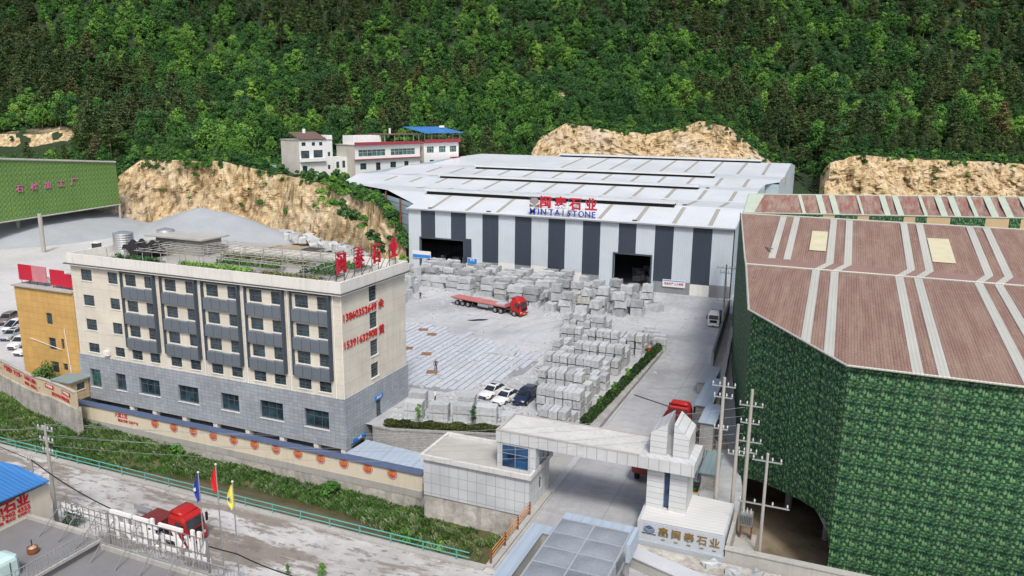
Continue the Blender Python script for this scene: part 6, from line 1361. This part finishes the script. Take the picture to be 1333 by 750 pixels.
b = MB(); b.tube((-60.4,41.1,0),(-60.9,41.3,3.0),.09); tag(b.build('orange_post', M['orange']), 'leaning orange post between the two left utility poles', 'post')
def wire(label, pts_, sag=.6, r=.02, m_='black'):
    b = MB()
    for p, q in zip(pts_, pts_[1:]):
        p = Vector(p); q = Vector(q); n = 14; c = [p.lerp(q, i/n)-Vector((0,0,4*sag*(i/n)*(1-i/n))) for i in range(n+1)]
        for a_, b_ in zip(c, c[1:]): b.tube(a_, b_, r, 4)
    tag(b.build('power_cable', M[m_]), label, 'cable')
wire('thick black cable sagging from the shed pole to the rooftop sign and beyond', [(-60.4,40.2,6.3),(-47.3,37.1,6.1),(-38,39.5,3.4),(-31,40.5,2.2)], .3, .045)
wire('black cable running from the left edge to the grey utility pole', [(-72,42,6.6),(-60.4,40.2,6.3)], .2, .03)
for i, (z, y_) in enumerate(((9.55,40.7),(9.5,41.4),(8.55,40.6),(8.5,41.2),(7.5,41))):
    wire(f'thin grey cable above the creek, {["highest","second","third","fourth","lowest"][i]} of five', [(-75,39,z+.6),(-58.7+(i%2)*.7,y_,z),(-5.5,66,10.6-i*.8)], 1.6, .014, 'steel')
for i, z in enumerate((12.9,11.9,9)): wire(f'grey cable crossing the driveway to the pole behind the sign, {["top","middle","bottom"][i]}', [(-7.3+.9,65.2,z),(-15.4,128.6,z-2+i*.3)], 1.5, .02, 'darksteel')
# flags
def flag(label, x, y, h, m_, lenf, wid, mark):
    t_ = thing('flagpole', label, 'flag', (x,y,0)); b = MB(); b.tube((0,0,0),(0,0,h),.06,8,.04); b.build('pole', M['steel'], t_, local=True); b = MB(); b.ball((0,0,h+.08),.1); b.build('finial', M['porcelain'], t_, local=True)
    b = MB(); n, k = 12, 8; vs = []
    for i in range(n+1):
        for j in range(k+1):
            f = i/n; g_ = j/k; xx = -(wid*(g_)*(.35+.55*math.sin(PI*min(1,f*1.1))**.7))-.05; yy = .16*math.sin(g_*9+f*3)*(g_**.5); vs.append((xx, yy, h-.1-lenf*f-.5*wid*g_))
    b.add(vs, [(i*(k+1)+j,(i+1)*(k+1)+j,(i+1)*(k+1)+j+1,i*(k+1)+j+1) for i in range(n) for j in range(k)]); fo = b.build('flag_cloth', m_, t_, local=True, smooth=True)
    if mark: b = MB(); b.extr([(-.2,-.2,h-1.1),(-.42,-.22,h-1.3),(-.3,-.2,h-1.5),(-.15,-.2,h-1.35)], (0,-.01,0)); b.build('flag_mark', mark, fo, local=True)
flag('limp deep blue flag on a steel pole, left of the red one', -42.7,41,8.2, mat('blue_flag', (.03,.05,.35), .7, .2, world=False), 2.1, .42, M['whitep'])
flag('limp red flag on the tallest of the three steel poles', -40.9,41,9.2, mat('red_flag', (.6,.02,.02), .7, .2, world=False), 2.0, .45, None)
flag('limp yellow flag on a steel pole, right of the red one', -39.4,41,8.1, mat('yellow_flag', (.75,.68,.12), .7, .15, world=False), 1.9, .5, mat('flag_blue', (.05,.1,.4)))
# creek rail
t_ = thing('creek_railing', 'long double teal pipe railing along the creek side of the muddy road', 'railing', (-60,50.1,0)); b = MB()
for z in (.55,1.0): b.tube((-130,50.0,z),(-24.2,50.0,z),.055,6)
b.build_each('rail', M['teal'], t_); b = MB()
for x in np.arange(-126,-24,3.05): b.tube((x,50.0,.1),(x,50.0,1.05),.06,6)
b.build_each('post', M['teal'], t_)
t_ = thing('bridge_railing', 'rusty orange railing on the left kerb of the entrance bridge', 'railing', (-22.6,55,.2)); b = MB()
for z in (.55,.85,1.15): b.tube((-22.55,50.5,z+.15),(-22.55,58.9,z+.15),.045,6)
b.build_each('rail', mat('orange_rail_paint', (.55,.26,.10), .7, .3), t_); b = MB()
for y in (50.5,53.3,56.1,58.9): b.box((-22.62,y-.06,.2),(-22.48,y+.06,1.4))
b.build_each('post', M['rust'], t_)
# front glass canopy
t_ = thing('glass_canopy', 'frosted glass canopy on grey steel frame at the bottom of the picture', 'canopy', (-14.5,46,0)); cz = 4.0
M['frost'] = mat('frosted_glass', (.23,.26,.29), .18, .35, scale=1.2, streak=0); b = MB(); b2 = MB()
xs_ = (-17.5,-14.8,-12.0); yy_ = [52.9-2.15*i for i in range(9)]
for i in range(2):
    for j in range(8):
        x0, x1, y0, y1 = xs_[i]+.06, xs_[i+1]-.06, yy_[j+1]+.06, yy_[j]-.06; n = 6; vs = []
        for p in range(n+1):
            for q in range(n+1): u_, v_ = p/n, q/n; vs.append((x0+(x1-x0)*u_, y0+(y1-y0)*v_, cz+.05+.28*math.sin(PI*u_)*math.sin(PI*v_)))
        b.add(vs, [(p*(n+1)+q,(p+1)*(n+1)+q,(p+1)*(n+1)+q+1,p*(n+1)+q+1) for p in range(n) for q in range(n)])
b.build_each('glass_panel', M['frost'], t_, smooth=True); b = MB()
for x in xs_: b.box((x-.06,35,cz-.1),(x+.06,52.96,cz+.1))
for y in yy_: b.box((xs_[0]-.06,y-.05,cz-.08),(xs_[2]+.06,y+.05,cz+.08))
b.build_each('frame_bar', mat('canopy_frame', (.42,.46,.50), .4, .1, metal=.3), t_); b = MB()
b.box((-17.55,52.97,cz-.35),(-11.95,54.0,cz+.02)); b.box((-11.93,51.3,cz-1.5),(-11.6,54.0,cz+.02)); b.build_each('fascia', M['ltblueroof'], t_); b = MB()
for x, y in ((-12.0,52.6),(-12.0,48.3),(-12.0,44),(-17.45,52.6),(-17.45,46)): b.box((x-.1,y-.1,-.3),(x+.1,y+.1,cz-.1))
b.build_each('post', M['steel'], t_); b = MB(); b.box((-12.1,40,2.3),(-11.98,52.5,2.45)); b.build('side_beam', M['steel'], t_)
t_ = thing('ramp_parapet', 'L shaped pale blue capped parapet left of the glass canopy', 'wall', (-20,50,0)); b = MB(); b.box((-21.0,38,0),(-19.9,55.9,1.15)); b.box((-19.9,54.9,0),(-17.7,55.9,1.15)); b.build_each('wall', M['concrete'], t_); b = MB(); b.box((-21.1,38,1.15),(-19.8,56.0,1.24)); b.box((-19.79,54.8,1.15),(-17.6,56.0,1.24)); b.build_each('cap', M['ltblueroof'], t_)
tr = MB(); tr.box((-19.78,38,.01),(-18.7,54.7,.05)); tag(tr.build('drain_trough', M['dark']), 'dark sunken trough between the blue capped parapet and the glass canopy', 'drain')
t_ = thing('creek_side_wall', 'grey topped parapet wall with dark recess right of the glass canopy', 'wall', (-9,55,0)); b = MB(); b.prism([(-12.3,54.7),(-3,51.5),(-3,53.0),(-12.0,56.0)], -.2, 1.0); b.build('wall', M['concrete'], t_); b = MB(); b.prism([(-12.4,54.6),(-2.9,51.4),(-2.9,53.1),(-11.95,56.1)], 1.0, 1.1); b.build('cap', mat('grey_blue_cap', (.50,.52,.55), .7), t_)
M['rockwall'] = M['rubble']; b = MB(); b.box((-5.5,58.3,-.3),(5.2,58.8,1.25)); b.box((-5.5,58.8,-.3),(-5.2,64.5,1.6)); t_ = thing('yard_wall', 'low weathered concrete wall in front of the green factory opening', 'wall', (0,58.5,0)); b.build_each('wall', M['concrete'], t_); b = MB(); b.box((-5.55,58.2,1.25),(5.3,58.9,1.33)); b.build('cap', M['concrete'], t_)
bl_ = [stone_mesh('boulder', 1.3, .8, .6, .1, 130+i, M['granite']) for i in range(2)]
b = MB(); b.box((-12.6,56.3,.0),(5.2,58.1,.16)); tag(b.build('stone_apron', M['rubble']), 'rough stone apron below the entrance sign block', 'stone apron')
for i, (x, y) in enumerate(((-4.6,56.9),(-2.9,57.1),(-1.0,57.0),(-6.4,57.3))): put(bl_[i%2], 'boulder', (x,y,-.1), i*1.3, f'pale boulder in front of the low concrete wall, {["second from left","third from left","rightmost","leftmost"][i]}', 'boulder', None)
# transformer, stairs, hives, alley sheds
t_ = thing('transformer', 'grey box transformer on a frame between the poles and the factory opening', 'transformer', (-4.4,63.2,1.2)); b = MB(); b.box((-.5,-.4,0),(.5,.4,1.1)); b.build('tank', M['steel'], t_, local=True); b = MB()
for q in range(7): b.box((-.45+q*.14,-.5,.15),(-.42+q*.14,-.4,.95))
b.build_each('cooling_fin', M['darksteel'], t_, local=True); b = MB()
for q in (-.3,0,.3): b.tube((q,0,1.1),(q,0,1.5),.06,8,.04)
b.build_each('bushing', M['porcelain'], t_, local=True); b = MB()
for q in (-.45,.45): b.box((q-.05,-.3,-1.2),(q+.05,.3,0))
b.build_each('stand_leg', M['rust'], t_, local=True)
b = MB(); 
for k in range(5): b.box((-3.49+k*.4,59.2,-4),(-3.49+(k+1)*.4,61.5,-.3-.6*k))
tag(b.build('steps', M['concrete']), 'short concrete steps below the transformer', 'steps')
b = MB(); b.loft([[(.9*math.cos(a),.9*math.sin(a)*.7,0) for a in [2*PI*i/16 for i in range(16)]],[(.85*math.cos(a),.85*math.sin(a)*.7,.15) for a in [2*PI*i/16 for i in range(16)]],[(.3*math.cos(a),.3*math.sin(a)*.7,.5) for a in [2*PI*i/16 for i in range(16)]]]); o_ = b.build('sand_heap', mat('pinkish_sand', (.33,.22,.21), .95)); o_.location = (.2,63.2,-4); o_.scale = (1.5,1.5,1); tag(o_, 'small pinkish sand heap on the floor of the factory opening', 'sand heap')
for i in range(3):
    t_ = thing('crate_box', ['yellow and black crate lowest in the stack by the sign','pale blue crate in the middle of the stack by the sign','dark green crate on top of the stack by the sign'][i], 'crate', (-9.6,67.6,.02+i*.62)); b = MB(); b.box((-.45,-.4,0),(.45,.4,.5)); b.build('box', [M['orange'],M['aqua'],M['camoR']][i], t_, local=True); b = MB(); b.box((-.48,-.43,.5),(.48,.43,.6)); b.build('lid', [M['black'],M['orange'],M['black']][i], t_, local=True)
al = [(-12.6,-11.0,86,96,2.6,'ltblueroof'),(-11.0,-9.6,79,84.5,3.4,'ltblueroof'),(-12.9,-11.7,76.3,80.5,2.0,'steel'),(-9.4,-8.2,70.5,75.5,1.7,'greenroof'),(-14.2,-12.4,97,104,1.6,'steel')]
for i, (x0, x1, y0, y1, h_, mt) in enumerate(al):
    t_ = thing('alley_shed', ['long blue grey topped shed beside the driveway, longest in the alley','tall blue grey shed against the green factory','small steel covered machine housing near the red lorry','low green topped shed behind the tall concrete pole','low steel housing farthest up the alley'][i], 'shed', (x0,y0,0), group='small sheds in the alley by the green factory'); b = MB(); b.box((x0,y0,0),(x1,y1,h_)); b.build('wall', M['brick'], t_); b = MB(); b.box((x0-.2,y0-.2,h_),(x1+.2,y1+.2,h_+.12)); b.build('roof', M[mt], t_); b = MB()
    for k in range(int((y1-y0)/1.4)): b.box((x0-.03,y0+.3+k*1.4,.8),(x0-.005,y0+1.3+k*1.4,1.5))
    if k: b.build_each('opening', M['dark'], t_)
b = MB(); b.prism([(-10.6,86),(-10.1,86),(-13.2,126),(-13.7,126)], 0, 1.9); tag(b.build('alley_wall', M['concrete']), 'long narrow concrete wall running up the alley beside the green factory', 'wall')
b = MB(); b.prism([(-14.1,108),(-13.8,108),(-15.9,142),(-16.2,142)], 0, 2.6); tag(b.build('brick_wall', M['brick']), 'grey brick wall at the far end of the alley', 'wall')
b = MB()
for i in range(3): b.tube((-9.3-i*.25,70,.3+.1*i),(-12.0-i*.3,106,.5+.1*i),.12,8)
b.build_each('alley_pipe', M['steel'], None)
for i, o_ in enumerate([o for o in bpy.data.objects if o.name.startswith('alley_pipe')]): tag(o_, f'long steel pipe lying along the alley, {["right","middle","left"][i]} of three', 'pipe')
rr_ = random.Random(4)
for i in range(16):
    x, y = rr_.uniform(-12.2,-8.8), rr_.uniform(66,84); b = MB(); s_ = rr_.uniform(.3,.8); b.box((-s_,-s_*.7,0),(s_,s_*.7,s_*rr_.uniform(.6,1.6))); b.box((-s_*.6,-s_*.5,-.0),(s_*.6,s_*.4,s_*2)); o_ = b.build('scrap_part', [M['steel'],M['rust'],M['darksteel'],M['brick']][i%4]); o_.location = (x,y,0); o_.rotation_euler.z = rr_.uniform(0,3); tag(o_, 'odd piece of scrap machinery in the clutter behind the gate tower', 'scrap', 'scrap machine parts in the alley')

# ================================================================== HEDGES, SINGLE PLANTS
def hedge(label, path, wd, h, seed, mt):
    r_ = np.random.RandomState(seed); V = []; 
    for (x0,y0),(x1,y1) in zip(path, path[1:]):
        L_ = math.hypot(x1-x0, y1-y0); n = int(L_*420*wd); s = r_.rand(n); o_ = r_.uniform(-.5,.5,n)*wd; z = h*(r_.rand(n)**.6)*(1-.35*np.abs(o_/wd*2)**3)*(1+.18*np.sin(s*L_*2.1)); nx_, ny_ = -(y1-y0)/L_, (x1-x0)/L_
        p = np.stack([x0+(x1-x0)*s+nx_*o_, y0+(y1-y0)*s+ny_*o_, z], 1); nn = r_.normal(size=(n,3)); nn /= np.linalg.norm(nn,axis=1)[:,None]; a_ = np.cross(nn, r_.normal(size=(n,3))); a_ /= np.linalg.norm(a_,axis=1)[:,None]; c_ = np.cross(nn,a_); q = (.10*r_.uniform(.5,1.4,n))[:,None]; V.append(np.stack([p-a_*q,p-c_*q,p+a_*q,p+c_*q],1).reshape(-1,3))
    V = np.concatenate(V); me = npmesh('hedge', V, np.arange(len(V)).reshape(-1,4), [mt]); o = bpy.data.objects.new('hedge', me); COL.objects.link(o); return tag(o, label, 'hedge')
M['hedge'] = foliage('hedge_leaf', [(0,(.07,.085,.03)),(1,(.08,.10,.03))], .5)
hedge('clipped olive green hedge between the stone bundles and the block retaining wall', [(-45.2,71.2),(-43.6,71.6),(-31.6,75.4)], 1.0, .85, 1, M['hedge']); o_ = hedge('long dark green hedge running up the left side of the driveway', [(-24.0,79.5),(-22.6,112.8)], 1.1, 1.0, 2, foliage('hedge_leaf_dark', [(0,(.04,.08,.025)),(1,(.05,.09,.03))], .45)); o_.location.z = .5
def shrub(label, loc, k, sc_, cat='shrub', name='shrub'):
    r = thing(name, label, cat, loc, random.uniform(0,6)); r.scale = (sc_,)*3
    for me, n2 in ((protos[k][0],'crown'),(protos[k][1],'trunk')): c = bpy.data.objects.new(n2, me); COL.objects.link(c); c.parent = r
shrub('small dark leafy tree growing against the yellow building', (-93.6,65.9,-1.2), 6, .42, 'tree', 'tree'); shrub('bush beside the small tan hut', (-91.6,65.4,-1.2), 5, .28)
for i, (x, y) in enumerate(((-41.9,73.2),(-35.9,75.3),(-23.6,84.5),(-23.4,90),(-23.2,96),(-22.9,106))): shrub(['thin sapling between the first two bundle piles of the near hedge','thin sapling by the fourth bundle pile','sapling rising from the nearest part of the long hedge','second sapling along the long hedge','third sapling along the long hedge','sapling at the far end of the long hedge'][i], (x,y,.2), 11, .2, 'sapling', 'sapling')
shrub('round green bush under the two left utility poles', (-58.0,41.6,0), 5, .22); p0 = G(420,752,0); shrub('light green bush on the near edge of the muddy road', (p0.x,p0.y,0), 2, .11); p0 = G(375,750,0); shrub('pale thin shrub on the near edge of the muddy road', (p0.x,p0.y,0), 11, .09)
b = MB(); b.prism([(-21.6,93.1),(-16.4,90.7),(-16.3,91.0),(-21.5,93.4)], .006, .03); tag(b.build('drain_grate', M['darksteel']), 'dark drain channel crossing the driveway', 'drain')
b = MB(); b.box((-24.3,112.2,.1),(-23.2,112.6,.7)); tag(b.build('red_board', M['red']), 'small red board at the far end of the long hedge', 'sign')

# ================================================================== PEOPLE
def person(label, loc, rz, shirt, legs, arms='down', skinm='skin', h=1.72):
    s = h/1.75; J = {'pel':(0,0,.95),'ch':(0,0,1.25),'nk':(0,0,1.47),'hd':(.02,0,1.62),'tp':(.02,0,1.70)}
    V = [(0,0,.95),(0,0,1.12),(0,0,1.32),(0,0,1.47),(.015,0,1.56),(.02,0,1.66)]; Rr = [(.15,.12),(.135,.105),(.175,.115),(.06,.06),(.085,.08),(.085,.085)]; E = [(0,1),(1,2),(2,3),(3,4),(4,5)]
    def chain(root, pts, rs_):
        k = root
        for p, r_ in zip(pts, rs_): V.append(p); Rr.append((r_,r_)); E.append((k, len(V)-1)); k = len(V)-1
    for sd in (-1,1):
        chain(0, [(0,sd*.10,.86),(.03,sd*.11,.50),(-.01 if sd > 0 else .04,sd*.12,.09),(.14,sd*.13,.04)], [.095,.065,.045,.04])
        if arms == 'front': chain(2, [(0,sd*.20,1.40),(.02,sd*.26,1.15),(.22,sd*.14,1.12),(.30,sd*.06,1.16)], [.06,.045,.035,.03])
        else: chain(2, [(0,sd*.20,1.40),(-.01,sd*.27,1.13),(.05,sd*.28,.88),(.06,sd*.28,.80)], [.06,.045,.035,.03])
    me = bpy.data.meshes.new('body'); me.from_pydata([(x*s,y*s,z*s) for x,y,z in V], E, []); o = bpy.data.objects.new('body', me); COL.objects.link(o); md = o.modifiers.new('skin','SKIN')
    for i, sv in enumerate(me.skin_vertices[0].data): sv.radius = (Rr[i][0]*s, Rr[i][1]*s); sv.use_root = (i == 0)
    o.modifiers.new('sub','SUBSURF').levels = 1; m2 = bpy.data.meshes.new_from_object(o.evaluated_get(bpy.context.evaluated_depsgraph_get())); bpy.data.objects.remove(o)
    for m_ in (skinm if not isinstance(skinm, str) else M[skinm], shirt, legs, M['hair'], M['black']): m2.materials.append(m_)
    for p in m2.polygons:
        z = p.center.z/s; side = abs(p.center.y)/s; p.use_smooth = True
        p.material_index = 4 if z < .09 else 2 if z < .97 and side < .22 else 3 if z > 1.66 or (z > 1.58 and p.center.x < -.01) else 1 if (z < 1.47 and not (z < .9 or (arms == 'front' and p.center.x > .2*s))) else 0
    r = thing('person', label, 'person', loc, rz); b_ = bpy.data.objects.new('body', m2); COL.objects.link(b_); b_.parent = r
person('person in dark clothes standing near the left warehouse doorway, hands in front', (-72.2,127.6,0), R(-60), M['darkcloth'], M['darkcloth'], 'front')
person('person in maroon top and blue jeans standing on the slab field', (-49.1,90.8,.15), R(120), M['maroon'], M['denim'])
person('person in a white shirt behind the stone bundles near the hedge', (-43.6,80.4,0), R(200), M['whitep'], M['darkcloth'])
person('person in grey clothes beside the nearest row of bundles at the open yard', (-35.9,102.4,0), R(0), M['concrete'], M['darkcloth'], 'front')
b = MB(); b.box((-.25,-.25,0),(.25,.25,.9)); b.tube((0,0,.9),(.3,.1,1.3),.05); b.tube((-.1,0,.5),(-.5,.1,1.0),.05); o_ = b.build('stone_cutter', M['rust']); o_.location = (-35.2,103.1,0); tag(o_, 'small rusty machine beside the person at the open yard', 'machine')
b = MB(); b.prism([(-57.2,117.5),(-55.6,119),(-54.2,119.6),(-54.5,118.7),(-56.0,117.6)], .005, .09); tag(b.build('black_mat', M['black']), 'crumpled black mat on the yard in front of the flatbed truck', 'mat')
b = MB(); b.ball((-153,166,.2), 3.2, 12, 8, sz=.45); tag(b.build('green_tarpaulin', mat('green_tarpaulin', (.05,.20,.06), .6, .3, scale=3), smooth=True), 'green tarpaulin heap behind the office roof', 'tarpaulin')

# stone chips, offcuts and dust lumps strewn over the yard
chips = [stone_mesh('chip_shape', .5, .35, .16, .05, 200+i, M['granite2']) for i in range(3)]+[stone_mesh('chip_shape', 1.4, .12, .1, .01, 210, M['wood'])]
cp_ = []
for _ in range(1700):
    q = gr.random()
    if q < .35: x, y = gr.uniform(-80,-28), gr.uniform(126,153)
    elif q < .7: x, y = gr.uniform(-41,-23), gr.uniform(78,122)
    elif q < .85: x, y = gr.uniform(-47,-30), gr.uniform(73,84)
    else: x, y = gr.uniform(-86,-20), gr.uniform(84,150)
    if y < 73.5+max(0,(x+44))*.33: continue
    cp_.append((Vector((x,y,.0)), 3 if gr.random() < .03 else gr.randrange(3), gr.uniform(.3,1.2), gr.uniform(0,6.28)))
scatter('stone_debris', cp_, chips)
for i in range(14): put(gr.choice(cube), 'granite_block', (-40.5+gr.uniform(0,7), 163+gr.uniform(0,14), 0), gr.uniform(0,3), 'grey block lying in the dark right doorway of the striped warehouse', 'stone block', 'blocks inside the right doorway')
